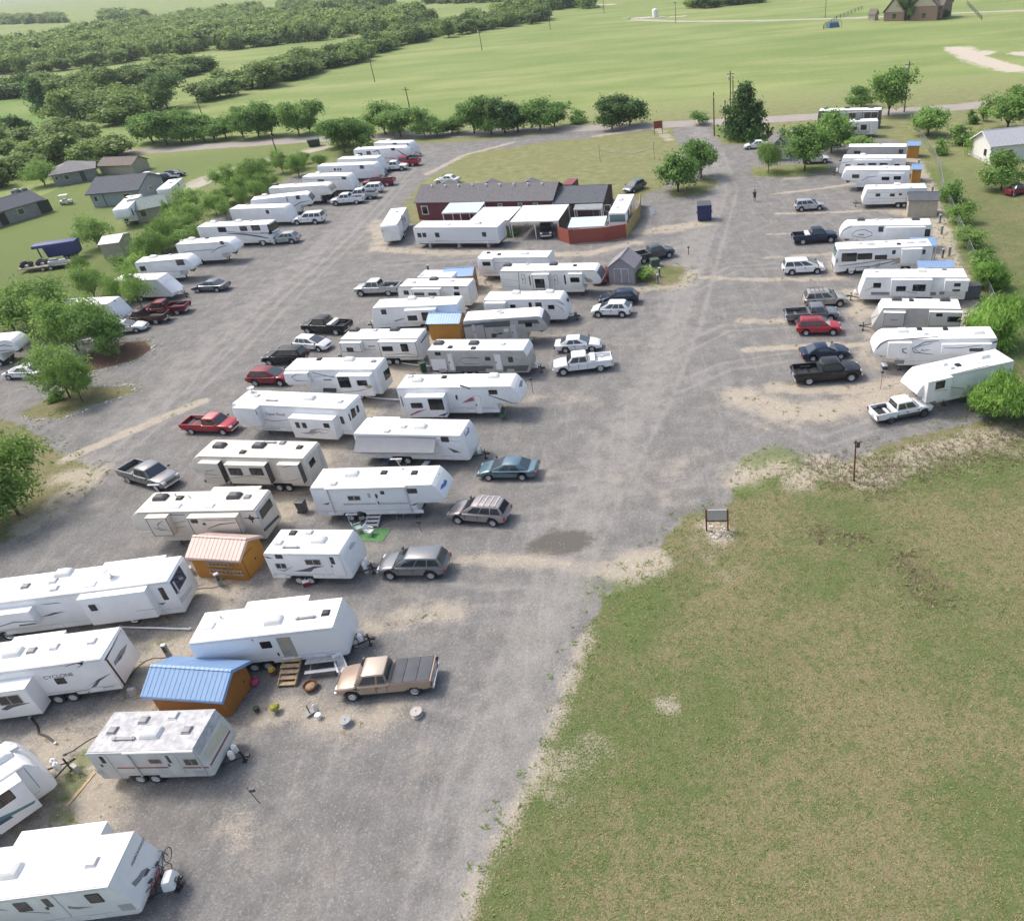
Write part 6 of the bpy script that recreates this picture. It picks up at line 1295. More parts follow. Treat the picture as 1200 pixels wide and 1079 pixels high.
def bin_(label, px, m):
    t = thing('rubbish_bin', label, 'bin', at(px), rc.random()*3, None); MB().hexa([(-.24,-.26,0),(.24,-.26,0),(.24,.26,0),(-.24,.26,0)], [(-.3,-.33,1.0),(.3,-.33,1.0),(.3,.33,1.0),(-.3,.33,1.0)]).build('body', m, t, bevel=.03); MB().box(-.32,.32,-.35,.36,1.0,1.07).build('lid', m, t, bevel=.02)
    for x in (-.22,.22): MB().lathe([(.1,-.03),(.1,.03)], 12, (x,.3,.1), 'x').build('wheel', MBLK, t)
bin_('dark green wheeled bin beside the white trailer with grey lower band', (497,436), mat('bin green', (.03,.07,.04), .6)); bin_('grey wheeled bin near the rear of the long fifth wheel with blue emblem', (356,600), MDK); bin_('blue wheeled bin by the cream trailer with flat slide-outs', (516,412), MNAVY); bin_('brown wheeled bin behind the white trailer with a broad slide-out', (547,372), MBRICK if 'MBRICK' in globals() else MRED)
def cooler(label, px, m):
    t = thing('cool_box', label, 'cooler', at(px), rc.random()*3); MB().box(-.35,.35,-.22,.22,0,.34).build('body', m, t, bevel=.03); MB().box(-.36,.36,-.23,.23,.34,.42).build('lid', MW, t, bevel=.02); MB().tube([(-.37,0,.2),(-.42,0,.3),(-.37,0,.4)], .015, 6).build('handle', MDK, t)
cooler('blue cool box under the awning of the white trailer', (500,548), mat('cooler blue', (.04,.10,.35), .5)); cooler('red cool box by the double axle of the short white trailer', (360,684), MRED); cooler('navy cool box beside the fifth wheel with black ellipse stripes', (1036,432), MNAVY); cooler('magenta cool box under the dark capped grey fifth wheel nose', (617,403), mat('magenta plastic', (.5,.03,.2), .5))
def camp_chair(label, px, m):
    t = thing('camp_chair', label, 'chair', at(px), rc.random()*6)
    MB().box(-.27,.27,-.25,.22,.38,.41).build('seat', m, t); MB().hexa([(-.27,.2,.4),(.27,.2,.4),(.27,.23,.4),(-.27,.23,.4)], [(-.27,.36,.92),(.27,.36,.92),(.27,.39,.92),(-.27,.39,.92)]).build('backrest', m, t)
    for x in (-.25,.25): MB().tube([(x,-.24,0),(x,.22,.4)], .014, 6).build('leg', MBLK, t); MB().tube([(x,.24,0),(x,-.22,.4)], .014, 6).build('leg', MBLK, t); MB().box(x-.03,x+.03,-.24,.24,.6,.63).build('armrest', m, t)
camp_chair('green camp chair on the gravel by the dark red swoosh trailer', (590,492), mat('camp green', (.05,.13,.07), .8)); camp_chair('navy camp chair beside the white trailer with a spread awning', (455,546), MNAVY); camp_chair('grey camp chair near the rounded nose with black swooshes', (676,374), MMID); camp_chair('red camp chair by the fifth wheel with scroll stripes', (408,470), MRED); camp_chair('black camp chair next to the cream fifth wheel with dark cap', (640,350), MBLK)
def blocks(label, px):
    t = thing('block_stack', label, 'blocks', at(px), rc.random()*3)
    for k in range(3): MB().box(-.2,.2,-.1-.0*k,.1,.2*k,.2*k+.19).build('block', MCONC, t)
for lab, px in (('stack of grey concrete blocks behind the old camper', (92,905)), ('concrete blocks on the dirt by the toy hauler ramp', (158,815)), ('concrete blocks beside the pink roofed shed', (226,672)), ('concrete blocks by the fifth wheel with cursive lettering', (424,500)), ('concrete blocks near the beige shed', (1060,262))): blocks(lab, px)
q = at((22,868)); 
for lab, px, ln in (('loose plank on the dirt behind the white toy hauler', (190,722), 2.2), ('weathered plank by the champagne trailers', (345,578), 2.6), ('board lying near the blue roofed brown shed', (176,812), 1.8), ('plank leaning on the ground behind the old camper', (95,925), 2.0)):
    t = thing('plank', lab, 'plank', at(px), rc.random()*3); MB().box(-ln/2, ln/2, -.09, .09, 0.0, .04).build('board', MWOOD, t); MB().box(-ln/2+.1, -ln/2+.18, -.1, .1, .04, .07).build('batten', MWOOD, t)
# ------------------------------------------------------------------ vegetation
def leaf_mat(name, lo, hi, trans=.35):
    m, nt, b = _nt(name)
    a = N(nt, 'ShaderNodeAttribute'); a.attribute_name = 'tint'
    oi = N(nt, 'ShaderNodeObjectInfo')
    f = mth(nt, 'ADD', a.outputs['Fac'], mth(nt, 'MULTIPLY', mth(nt, 'SUBTRACT', oi.outputs['Random'], .5), .7), clamp=True)
    c = mixc(nt, f, lo, hi)
    nt.links.new(c, b.inputs['Base Color']); b.inputs['Roughness'].default_value = .6; b.inputs['Specular IOR Level'].default_value = .25
    tr = N(nt, 'ShaderNodeBsdfTranslucent'); nt.links.new(c, tr.inputs['Color'])
    ms = N(nt, 'ShaderNodeMixShader'); ms.inputs[0].default_value = trans
    nt.links.new(b.outputs[0], ms.inputs[1]); nt.links.new(tr.outputs[0], ms.inputs[2])
    nt.links.new(ms.outputs[0], nt.nodes['Material Output'].inputs['Surface']); MATS[name] = m; return m
LM_MESQ = leaf_mat('mesquite leaves', (.135,.245,.045), (.33,.49,.125)); LM_DARK = leaf_mat('dark leaves', (.05,.11,.032), (.16,.28,.08)); LM_MID = leaf_mat('mid green leaves', (.095,.20,.04), (.27,.43,.11))
LM_WIL = leaf_mat('bright drooping leaves', (.10,.22,.03), (.28,.47,.095)); LM_FAR = leaf_mat('woodland leaves', (.068,.138,.034), (.29,.39,.112)); LM_WEED = leaf_mat('weeds', (.16,.24,.06), (.34,.42,.14))
LM_DRY = leaf_mat('dry grass blades', (.30,.25,.13), (.55,.47,.28)); LM_GRS = leaf_mat('grass blades', (.17,.22,.06), (.36,.38,.15))
LM_BRN = leaf_mat('brown stalks', (.13,.105,.065), (.33,.27,.17))
MBARK = mat('bark', (.10,.08,.06), .9, 0, .35, 4)
def leaves_arrays(rng, centers, csize, n_per, ls, tints, droop=0., aspect=.5, up=.5, squash=.75, cc=(0,0,0)):
    """positions of many leaf-sized quads scattered round clump centres"""
    nC = len(centers); n = nC*n_per
    ci = np.repeat(np.arange(nC), n_per)
    d = rng.normal(size=(n, 3)); d[:, 2] *= squash; d *= (csize[ci]*.55)[:, None] if hasattr(csize, '__len__') else csize*.55
    p = centers[ci] + d
    out = p - np.array(cc); out /= np.linalg.norm(out, axis=1)[:, None]+1e-6
    nr = out*.55 + rng.normal(size=(n, 3))*.55 + np.array([0, 0, up]); nr /= np.linalg.norm(nr, axis=1)[:, None]
    t = np.cross(nr, rng.normal(size=(n, 3))); 
    if droop: t = t*(1-droop) + (out*[.6, .6, 0]+np.array([0, 0, -.9]))*droop
    t /= np.linalg.norm(t, axis=1)[:, None]+1e-6
    b = np.cross(nr, t); b /= np.linalg.norm(b, axis=1)[:, None]+1e-6
    s = ls*(.6+.8*rng.random(n))[:, None]
    t = t*s; b = b*s*aspect
    V = np.stack([p-t-b*.6, p-t*.2+b*1.0, p+t, p-t*.1-b*1.0], 1)
    T = np.clip(tints[ci] + rng.normal(size=n)*.10, 0, 1)
    return V.reshape(-1, 3), T
def quads_mesh(name, V, T, m):
    n = len(V)//4; me = bpy.data.meshes.new(name)
    me.vertices.add(len(V)); me.vertices.foreach_set('co', V.astype(np.float32).ravel())
    me.loops.add(n*4); me.loops.foreach_set('vertex_index', np.arange(n*4, dtype=np.int32))
    me.polygons.add(n); me.polygons.foreach_set('loop_start', np.arange(0, n*4, 4, dtype=np.int32))
    a = me.attributes.new('tint', 'FLOAT', 'FACE'); a.data.foreach_set('value', T.astype(np.float32))
    me.materials.append(m); me.update(); me.validate(); return me
def make_tree(seed, H, R, kind='round', lm=None, nc=60, npc=60, ls=.25, aspect=.5, droop=0., lobes=6, base=.3, cs=.9):
    rng = np.random.default_rng(seed)
    L = []
    for k in range(lobes):
        a = 2*PI*(k+rng.random()*.7)/lobes; rr = R*(.25+.45*rng.random()); z = H*(base+.12 + (.80-base)*rng.random())
        if kind == 'cone': rr = R*.5*(1-(z/H-base)/(1-base))*rng.random()**.5; 
        L.append((rr*math.cos(a), rr*math.sin(a), z, R*(.42+.25*rng.random())))
    if kind != 'flat': L.append((0, 0, H*.72, R*.6))
    L = np.array(L)
    if kind == 'cone':
        C = []
        while len(C) < nc:
            z = rng.random()**1.3; w = R*(1-z)**.75*(1+.25*math.sin(5*z*PI)+.15*rng.normal())*(rng.random()**.4); a = rng.random()*2*PI
            C.append((w*math.cos(a), w*math.sin(a), H*(base*.6+(1-base*.6)*z*.97)))
        C = np.array(C)
    else:
        C = []
        while len(C) < nc:
            l = L[rng.integers(len(L))]; d = rng.normal(size=3); d /= np.linalg.norm(d); q = l[:3] + d*l[3]*(rng.random()**.45)*np.array([1, 1, .62 if kind != 'flat' else .38])
            if q[2] > H*base*.8: C.append(q)
        C = np.array(C)
    C[:, 2] = np.minimum(C[:, 2], H*.96)
    cen = np.array([0, 0, H*.45])
    tint = np.clip(.5 + rng.normal(size=len(C))*.22, 0, 1)
    V, T = leaves_arrays(rng, C, np.full(len(C), cs)*(.7+.6*rng.random(len(C))), npc, ls, tint, droop, aspect, .5, .75, cen)
    V[:, 2] = np.maximum(V[:, 2], .03)
    cr = quads_mesh('crown', V, T, lm)
    tr = MB(); tr.tube([(0, 0, 0), (.04*H*rng.normal()*.5, .03*H*rng.normal()*.5, H*base*.7), (0, 0, H*(base+.25))], [.028*H, .022*H, .012*H], 8)
    for l in L[:7]:
        z0 = H*(base*.55+.15*rng.random()); tr.tube([(0, 0, z0), (l[0]*.5, l[1]*.5, (z0+l[2])*.52), (l[0], l[1], l[2])], [.014*H, .01*H, .004*H], 6)
    return cr, tr.mesh('trunk', MBARK, 60)
TV = {
 'mesq': [(make_tree(s, 6, 4.2, 'round', LM_MESQ, 95, 75, .2, .35, .15, 9, .22, .95), 6, 4.2) for s in (1, 2, 3)],
 'mesqd': [(make_tree(s, 6, 4.2, 'round', LM_MID, 110, 70, .24, .4, .1, 8, .2, 1.1), 6, 4.2) for s in (4, 5)],
 'will': [(make_tree(s, 5, 3.2, 'round', LM_WIL, 120, 95, .30, .2, .55, 7, .12, .95), 5, 3.2) for s in (6, 7)],
 'round': [(make_tree(s, 8, 4.4, 'round', LM_MID, 100, 75, .25, .6, 0, 9, .18, 1.25), 8, 4.4) for s in (8, 9, 10)],
 'dark': [(make_tree(s, 8, 4.2, 'round', LM_DARK, 100, 75, .25, .6, 0, 9, .18, 1.25), 8, 4.2) for s in (11, 12)],
 'pyr': [(make_tree(13, 11, 4.8, 'cone', LM_DARK, 150, 60, .33, .6, 0, 8, .16, 1.3), 11, 4.8)],
 'ced': [(make_tree(14, 8, 2.8, 'cone', LM_DARK, 90, 45, .3, .5, 0, 6, .08, 1.1), 8, 2.8)],
 'far': [(make_tree(s, 8, 4.8, 'round', LM_FAR, 70, 36, .5, .7, 0, 7, .12, 1.7), 8, 4.8) for s in (15, 16, 17, 18)],
 'shrub': [(make_tree(s, 2.2, 1.5, 'round', LM_MID, 34, 40, .16, .5, 0, 5, .06, .6), 2.2, 1.5) for s in (19, 20)],
 'shrubl': [(make_tree(s, 2.2, 1.5, 'round', LM_MESQ, 34, 40, .16, .4, .2, 5, .06, .6), 2.2, 1.5) for s in (21, 22)],
}
_tk = [0]
def tree(name, label, var, pos, h, R, group=None, cat='tree', lean=None):
    (cr, tr), H0, R0 = TV[var][_tk[0] % len(TV[var])]; _tk[0] += 1
    t = thing(name, label, cat, pos, random.random()*6.28, group); t.scale = (R/R0, R/R0, h/H0)
    if lean: t.rotation_euler = (lean[0], lean[1], random.random()*6.28)
    link('trunk', tr, t); link('crown', cr, t); return t
for lab, px, var, h, R in (
 ('tall mesquite with a spreading crown over the mulch bed', (92,412), 'mesq', 6.4, 3.6), ('broad mesquite left of the mulch bed hiding white trailers', (58,392), 'mesq', 6.6, 5.0), ('mesquite at the left edge above the grey white nose', (18,392), 'mesq', 6.0, 4.4),
 ('dark green mesquite over the right part of the mulch bed', (128,415), 'mesqd', 5.0, 2.8), ('leaning mesquite on the stony island, left one', (82,466), 'mesq', 5.6, 2.9), ('slim mesquite on the stony island, right one', (97,471), 'mesq', 4.8, 1.9),
 ('thin tree in front of the plain sloped white trailer', (167,362), 'mesq', 5.0, 1.8), ('thin shrubby tree between two white trailers left', (142,357), 'mesq', 3.8, 1.7), ('small mesquite alone on the lawn behind the navy trailer', (117,291), 'mesq', 4.8, 2.8),
 ('big bushy green tree at the left edge beside the dirt strip', (22,603), 'mesq', 6.6, 3.7), ('low leafy tree at the left edge below the bushy one', (-8,622), 'mesq', 4.6, 3.2),
 ('bright drooping tree in front of the plain nosed fifth wheel', (1163,490), 'will', 4.0, 2.0), ('bright drooping tree behind the plain nosed fifth wheel', (1160,402), 'will', 4.5, 2.6), ('drooping bush at the right edge beside the bright tree', (1204,488), 'will', 3.2, 1.7),
 ('small bright bush above the drooping trees by the fence', (1161,338), 'will', 2.8, 1.8), ('leafy tree inside the fence top right of the lot', (1088,160), 'round', 5.3, 3.4), ('large dark tree behind the white house', (1180,153), 'round', 6.6, 4.6), ('tree in front of the white house near the gate', (1173,223), 'round', 5.0, 2.8),
 ('dark pyramid shaped tree at the lot entrance', (873,163), 'pyr', 10.4, 4.1), ('round topped tree left of the tall utility pole', (1041,136), 'round', 8.6, 4.0), ('low bush behind the dark motorhome', (1009,127), 'round', 4.0, 3.0), ('round leafy tree right of the gabled building', (974,180), 'round', 7.4, 3.4),
 ('leafy tree on the grass strip in front of the white suv', (943,201), 'round', 6.6, 3.7), ('small light tree on the grass strip near the white sedan', (900,203), 'mesq', 5.2, 2.3), ('bushy tree in the middle of the drive, front one', (795,226), 'round', 6.2, 3.5), ('bushy tree in the middle of the drive, rear one', (822,209), 'round', 5.8, 2.9),
 ('small tree hiding part of the grey trailer in the fence row', (1010,184), 'round', 3.4, 2.8), ('round tree at the left front of the brick house', (1064.5,25), 'dark', 9, 3.2), ('round tree at the middle front of the brick house', (1091,23), 'dark', 9, 3.4), ('bush at the right corner of the brick house', (1102,23), 'dark', 4, 3.0),
 ('dark cedar standing alone in the meadow on the left', (54,132), 'ced', 10.5, 4.6), ('large dark tree before the wood edge', (197,128), 'dark', 10, 5.6),
 ('leafy tree behind the last hedge row trailers, left one', (405,180), 'mesqd', 6.5, 4.5), ('leafy tree behind the last hedge row trailers, right one', (424,175), 'mesqd', 6.0, 4.2)):
    tree('mesquite_tree' if 'mesquite' in lab else ('bush' if 'bush' in lab.split(',')[0].split() else 'tree'), lab, var, at(px), h, R, cat='bush' if ' bush ' in ' '+lab+' ' else 'tree')
# hedge of mesquites behind the left trailer row
for i, (x, y, h, R) in enumerate(((200,292,4.6,3.0),(214,280,4.8,3.2),(228,270,4.8,3.3),(240,258,5.2,3.4),(256,250,5.4,3.4),(271,240,5.2,3.4),(287,232,5.2,3.4),(303,222,5.0,3.2),(317,213,4.6,3.0),(331,205,4.2,3.0),(346,200,4.0,2.8),(358,194,3.8,2.6),(228,246,4.4,3.2),(247,236,4.2,3.2),(268,224,4.2,3.0),(292,212,4.0,3.0),(312,203,3.8,2.8),(150,322,4.4,3.0),(132,336,4.6,3.2),(112,350,4.6,3.2),(166,332,3.4,2.2),(178,312,3.6,2.4),(100,322,3.4,2.4),(122,318,3.8,2.6),(186,296,3.8,2.6),(208,262,4.0,2.6),(216,291,4.0,2.8),(233,281,3.8,3.0),(251,268,4.2,2.9),(268,255,4.4,3.0),(286,246,4.2,2.8),(301,237,4.0,2.8),(319,227,4.0,2.6),(336,217,3.8,2.6),(353,206,3.6,2.4),(373,195,3.4,2.4),(195,300,4.2,3.0),(180,308,4.0,2.8),(140,326,4.4,3.0))):
    if i % 5 == 3: continue
    tree('mesquite_tree', 'mesquite in the feathery green hedge behind the left row of trailers', 'mesq', at((x+random.uniform(-4,4), y+random.uniform(-2,2))), h*(.6+.6*random.random()), R*(.48+.5*random.random()), 'mesquites of the hedge')
# trees along the road
for lab, var, L in (('round tree in the line along the road behind the hedge row', 'round', ((396,172,5.4,3.8),(452,158,7.4,4.6),(470,161,5.6,3.9),(498,160,6,3.6),(513,161,3.6,2.8),(556,157,7.0,4.0),(576,158,5.5,3.4),(633,153,6.8,4.5),(650,150,5,3.4),(530,158,3.6,3.2))),
                   ('dark dense tree in the line along the road', 'dark', ((592,157,7.2,4.0),(607,155,6.4,3.6))), ('tree of the pair standing apart beside the road', 'dark', ((717,152,6.2,3.6),(738,148,6.6,3.8))),
                   ('round tree in the row at the left meadow edge', 'round', ((286,164,6.8,3.6),(304,162,7.6,4.2),(320,160,6.8,3.8),(351,159,7.2,4.0),(364,157,7,3.9),(266,163,5,3.4),(252,166,4.2,3.1),(240,166,5.6,3.6))),
                   ('big leafy tree of the clump before the far houses', 'round', ((180,168,6.8,4.6),(196,170,7.4,5),(214,168,7,4.8),(228,166,6.2,4.4)))):
    for x, y, h, R in L: tree('tree', lab, var, at((x, y)), h, R, lab.split(' ')[0] + ' trees ' + ('near the road' if 'road' in lab else 'on the left'))
for lab, px, var, h, R in (('small shrub along the right fence, nearest the beige shed', (1113,236), 'shrub', 3.0, 1.9), ('loose shrub on the fence line below the beige shed', (1127,262), 'shrubl', 2.6, 1.8), ('low shrub halfway down the right fence', (1140,290), 'shrubl', 2.2, 1.8), ('shrub on the fence line above the drooping trees', (1150,318), 'shrub', 2.2, 1.6),
 ('tiny dark bush on the neighbouring lawn, left', (1139,146), 'shrub', 2.6, 1.2), ('tiny dark bush on the neighbouring lawn, right', (1152,143), 'shrub', 2.6, 1.2), ('shrub at the front corner of the white house', (1128,170), 'shrub', 3.4, 2.6), ('reddish shrub against the white house wall', (1141,182), 'shrubl', 3.6, 1.6), ('small bush by the fence bend', (1102,182), 'shrub', 2.6, 1.4),
 ('pale green bush beside the hip roofed house', (53,218), 'mesq', 5.0, 3.6), ('little round bush on the stony island', (67,469), 'shrub', 1.1, .9), ('bush between the small road trees', (820,147), 'shrub', 2.5, 2.2), ('weedy bush under the carport edge', (596,276), 'shrub', 1.2, 1.6), ('small bush by the lane of the lilac shed', (752,327), 'shrubl', 1.2, 1.8),
 ('bush left of the road tree pair', (677,145), 'shrub', 3, 2.4)):
    tree('shrub', lab, var, at(px), h, R, cat='shrub')
# woodland on the left: the near trees one by one, the rest as one mass
def inpoly(x, y, P):
    P = np.asarray(P, float); r = np.zeros(np.shape(x), bool); j = len(P)-1
    for i in range(len(P)):
        xi, yi, xj, yj = *P[i], *P[j]
        if yi != yj: r ^= ((yi > y) != (yj > y)) & (x < (xj-xi)*(y-yi)/(yj-yi)+xi)
        j = i
    return r
WOOD = [  # areas surveyed on the photograph (tree feet)
 [(240,123),(290,110),(330,98),(400,80),(470,56),(540,42),(625,29),(645,22),(600,21),(540,31),(470,45),(400,67),(330,85),(290,98),(235,113)],
 [(-10,119),(40,115),(110,111),(175,99),(245,86),(240,79),(170,91),(110,103),(40,108),(-10,111)],
 [(70,146),(130,148),(183,135),(178,124),(110,122),(72,132)],
 [(-20,175),(-20,235),(30,215),(85,206),(140,190),(130,165),(70,155),(-20,158)],
 [(-20,90),(50,86),(100,81),(162,72),(232,63),(297,58),(380,48),(460,39),(505,30),(495,22),(430,22),(330,24),(250,22),(150,34),(60,50),(-20,62)],
 [(-10,30),(80,28),(80,24),(-10,25)], [(120,26),(172,24),(172,20),(120,21)], [(255,26),(310,20),(305,14),(250,18)], [(332,18),(372,14),(420,11),(460,8),(455,3),(330,11)], [(500,6),(545,5),(600,3),(600,0),(500,2)], [(600,16),(700,10),(672,3),(600,9)], [(805,12),(860,8),(905,3),(880,0),(805,8)], [(-10,68),(40,60),(60,66),(-10,78)]]
cand = []
for wi, W_ in enumerate(WOOD):
    Pw = np.array([at(p) for p in W_]); lo, hi = Pw.min(0), Pw.max(0)
    sp = 7.5 if wi in (0, 1, 2) else (8.5 if wi == 3 else 9.6)
    nx, ny = int((hi[0]-lo[0])/sp)+1, int((hi[1]-lo[1])/sp)+1
    gx, gy = np.meshgrid(np.arange(nx), np.arange(ny)); gx = gx.ravel(); gy = gy.ravel()
    X_ = lo[0]+(gx+.5*(gy % 2)+RNG.normal(size=gx.size)*.22)*sp; Y_ = lo[1]+(gy+RNG.normal(size=gx.size)*.22)*sp
    k = inpoly(X_, Y_, Pw); X_, Y_ = X_[k], Y_[k]
    for a_, b_ in zip(X_, Y_):
        if RNG.random() < (.9 if wi < 4 else .82): cand.append((math.hypot(a_, b_), a_, b_, wi))
cand.sort()
for d_, a_, b_, wi in cand[:215]:
    big = .8 if wi == 3 else 1.
    k = RNG.random(); lab = {0: 'green tree on the front edge of the wood beside the big pasture', 1: 'tree in the second belt of woodland on the left', 2: 'tree in the clump left of the large dark tree', 3: 'full crowned tree of the grove behind the hip roofed house', 4: 'tree within the main wood on the left'}.get(wi, 'tree in a distant tree line')
    tree('woodland_tree', lab, 'far', (a_, b_), big*(4.8+2.9*k*k), big*(3.7+2.1*RNG.random()), ['trees on the pasture edge', 'trees of the second belt', 'trees of the left clump', 'trees of the grove', 'trees of the main wood'][min(wi, 4)])
rest = cand[215:]
print('WOOD', len(cand))
if len(rest) > 2700: rest = rest[:2700]
srcs = []
for (cr, tr), H0, R0 in [(make_tree(s, 8, 5.4, 'round', LM_FAR, 44, 17, .68, .8, 0, 7, .06, 1.9), 8, 5.4) for s in (31, 32, 33)]:
    v = np.empty(len(cr.vertices)*3, np.float32); cr.vertices.foreach_get('co', v); t_ = np.empty(len(cr.polygons), np.float32); cr.attributes['tint'].data.foreach_get('value', t_); srcs.append((v.reshape(-1, 3), t_))
VV, TT = [], []
for d_, a_, b_, wi in rest:
    v, t_ = srcs[RNG.integers(3)]; s = .72+.47*RNG.random(); a = RNG.random()*6.28; c, s_ = math.cos(a), math.sin(a)
    VV.append(np.stack([(v[:, 0]*c-v[:, 1]*s_)*s*1.05+a_, (v[:, 0]*s_+v[:, 1]*c)*s*1.05+b_, v[:, 2]*s], 1)); TT.append(np.clip(t_+RNG.normal()*.3, 0, 1))
if VV: tag(link('woodland', quads_mesh('woodland', np.concatenate(VV), np.concatenate(TT), LM_FAR)), 'dense green woodland filling the far left behind the pasture', 'woodland', None, 'stuff')
# ------------------------------------------------------------------ ground
def sdist(X, Y, P):
    """distance to polygon outline, positive inside"""
    P = np.asarray(P, float); d = np.full(X.shape, 1e9)
    for i in range(len(P)):
        a, b = P[i], P[(i+1) % len(P)]; e = b-a; t = np.clip(((X-a[0])*e[0]+(Y-a[1])*e[1])/(e@e+1e-9), 0, 1)
        d = np.minimum(d, np.hypot(X-a[0]-t*e[0], Y-a[1]-t*e[1]))
    return np.where(inpoly(X, Y, P), d, -d)
def ldist(X, Y, P):
    d = np.full(X.shape, 1e9)
    for i in range(len(P)-1):
        a, b = P[i], P[i+1]; e = b-a; t = np.clip(((X-a[0])*e[0]+(Y-a[1])*e[1])/(e@e+1e-9), 0, 1)
        d = np.minimum(d, np.hypot(X-a[0]-t*e[0], Y-a[1]-t*e[1]))
    return d
W2 = lambda L: np.array([at(p) for p in L])
GRAVEL = W2([(505,1250),(548,1079),(575,1005),(612,928),(652,845),(680,765),(703,705),(740,668),(772,642),(800,606),(850,596),(868,562),(905,530),(940,545),(985,547),(1012,532),(1060,514),(1130,499),(1185,485),(1168,420),(1150,372),(1130,330),(1108,290),(1094,255),(1086,215),(1074,185),(1062,168),(1035,163),(960,172),(900,170),(850,170),(838,160),(834,148),(838,142),(795,141),(788,152),(792,165),(802,178),(786,200),(777,222),(757,228),(740,240),(743,262),(752,250),(735,236),(700,238),(640,240),(520,252),(492,262),(474,262),(468,250),(478,236),(494,214),(520,200),(548,181),(640,167),(700,161),(765,153),(770,148),(700,153),(600,161),(540,167),(480,169),(440,170),(390,197),(340,208),(300,235),(230,265),(190,300),(130,345),(80,385),(0,405),(-400,470),(-900,800),(-900,1250)])
HOLES = [W2(h) for h in ([(-250,470),(-60,485),(20,495),(72,532),(118,552),(66,600),(34,622),(-80,675),(-250,760)], [(22,487),(58,466),(95,456),(150,452),(162,458),(104,477),(72,490),(30,492)], [(880,196),(968,192),(972,202),(920,208),(884,208)], [(835,140),(850,165),(862,166),(960,160),(935,150),(842,146)], [(785,222),(800,215),(830,208),(842,215),(825,228),(790,233)],
  [(744,328),(752,310),(800,312),(806,330),(780,342)])]
MULCH = W2([(93,432),(100,416),(140,402),(170,400),(179,409),(160,421),(130,430),(105,436)])
DIRT = [  # (surveyed line, half width in m, strength)
 ([(60,1040),(100,960),(140,860),(190,780),(250,700),(300,625),(355,560),(395,505),(445,462),(490,415),(545,365),(575,335),(610,298)], 2.6, .95), ([(0,900),(60,950),(90,930),(60,860)], 2.2, .8), ([(-100,760),(60,735),(150,735),(230,735)], 1.2, .7),
 ([(75,540),(150,507),(236,471)], .75, 1.2), ([(78,560),(110,556),(60,600),(30,618)], 1.6, 1.), ([(500,668),(560,655),(640,660),(700,666),(765,664)], 1.0, .74), ([(760,660),(735,668)], 1.6, 1.2), ([(560,585),(580,550),(545,545)], 1.0, .55), ([(620,468),(655,462),(700,470)], 1.0, .6), ([(590,550),(640,556)], .7, .8),
 ([(440,735),(480,722),(535,716)], 1.3, .8), ([(300,835),(360,830),(420,850),(455,835)], 1.5, .8), ([(400,870),(440,845)], .9, .7), ([(255,955),(285,975)], 1.4, .6), ([(330,985),(380,1010)], 2.0, .35), ([(240,590),(290,570),(340,580)], 1.6, .5), ([(205,500),(270,495),(300,503)], .8, .6), ([(120,590),(180,580),(230,575)], 1.5, .35),
 ([(545,410),(600,402),(660,395)], 1.0, .6), ([(640,395),(690,382)], 1.2, .5), ([(655,343),(690,350)], 1.0, .6), ([(720,400),(760,405)], 1.6, .45), ([(640,470),(720,480)], 1.2, .35), ([(700,560),(790,545),(810,550)], 2.0, .45), ([(870,465),(920,482),(965,484),(1010,470),(1045,462)], 2.1, 1.), ([(905,455),(1000,458),(1060,446)], 1.2, 1.), ([(890,500),(940,495)], 1.2, .7),
 ([(875,410),(930,407),(1015,404)], .7, 1.), ([(870,376),(935,378)], .9, .9), ([(820,325),(880,328),(960,328),(1010,322)], .8, .85), ([(895,303),(990,297)], .6, .8), ([(900,275),(940,274)], .5, .8), ([(910,251),(960,250),(1030,247)], .55, .9), ([(905,228),(960,222),(1000,216)], .7, .9), ([(920,210),(985,206)], .7, .8), ([(1000,345),(1010,370)], 2.0, .9), ([(1020,385),(1010,420),(1060,440)], 1.0, .7), ([(980,300),(985,325)], 1.6, .8),
 ([(1068,185),(1085,215),(1098,250),(1108,290),(1122,330),(1140,380),(1165,440)], 1.6, 1.), ([(1040,245),(1100,262)], 1.8, .9), ([(440,292),(520,297),(620,296)], 1.6, .9), ([(440,262),(448,285)], 2.0, .8), ([(640,300),(690,298),(745,285)], 1.2, .9), ([(750,272),(790,268),(822,262)], 2.2, .9), ([(745,340),(800,335),(812,318)], 1.3, .8), ([(500,205),(545,182),(600,168)], 1.0, .9), ([(700,160),(770,150),(785,165)], 1.5, .8),
 ([(270,120),(300,110)], .1, .0), ([(800,600),(780,560),(830,530)], 2.2, .5), ([(870,560),(905,545),(940,560)], 2.2, .9), ([(960,545),(1020,560),(1090,530),(1180,508)], 2.0, .85), ([(1000,548),(1080,540),(1200,520)], 3.0, .55), ([(545,1075),(580,1000),(640,880),(668,800),(690,740)], .9, .66), ([(655,900),(690,870),(660,930)], 1.6, .6), ([(835,615),(845,628)], 1.1, 1.1), ([(780,828),(784,830)], .8, .8), ([(820,640),(850,665)], 1.6, .5),
 ([(650,670),(630,640)], 1.5, .4), ([(330,95),(200,215),(235,205),(290,190),(330,180)], .01, 0), ([(200,228),(232,212),(262,202),(300,190),(345,180),(388,168)], 1.9, 1.1), ([(400,1060),(330,1040)], 1.5, .3), ([(1122,58),(1150,70),(1185,80),(1200,82)], 2.6, 1.3), ([(1150,72),(1200,76)], 3.5, .9)]
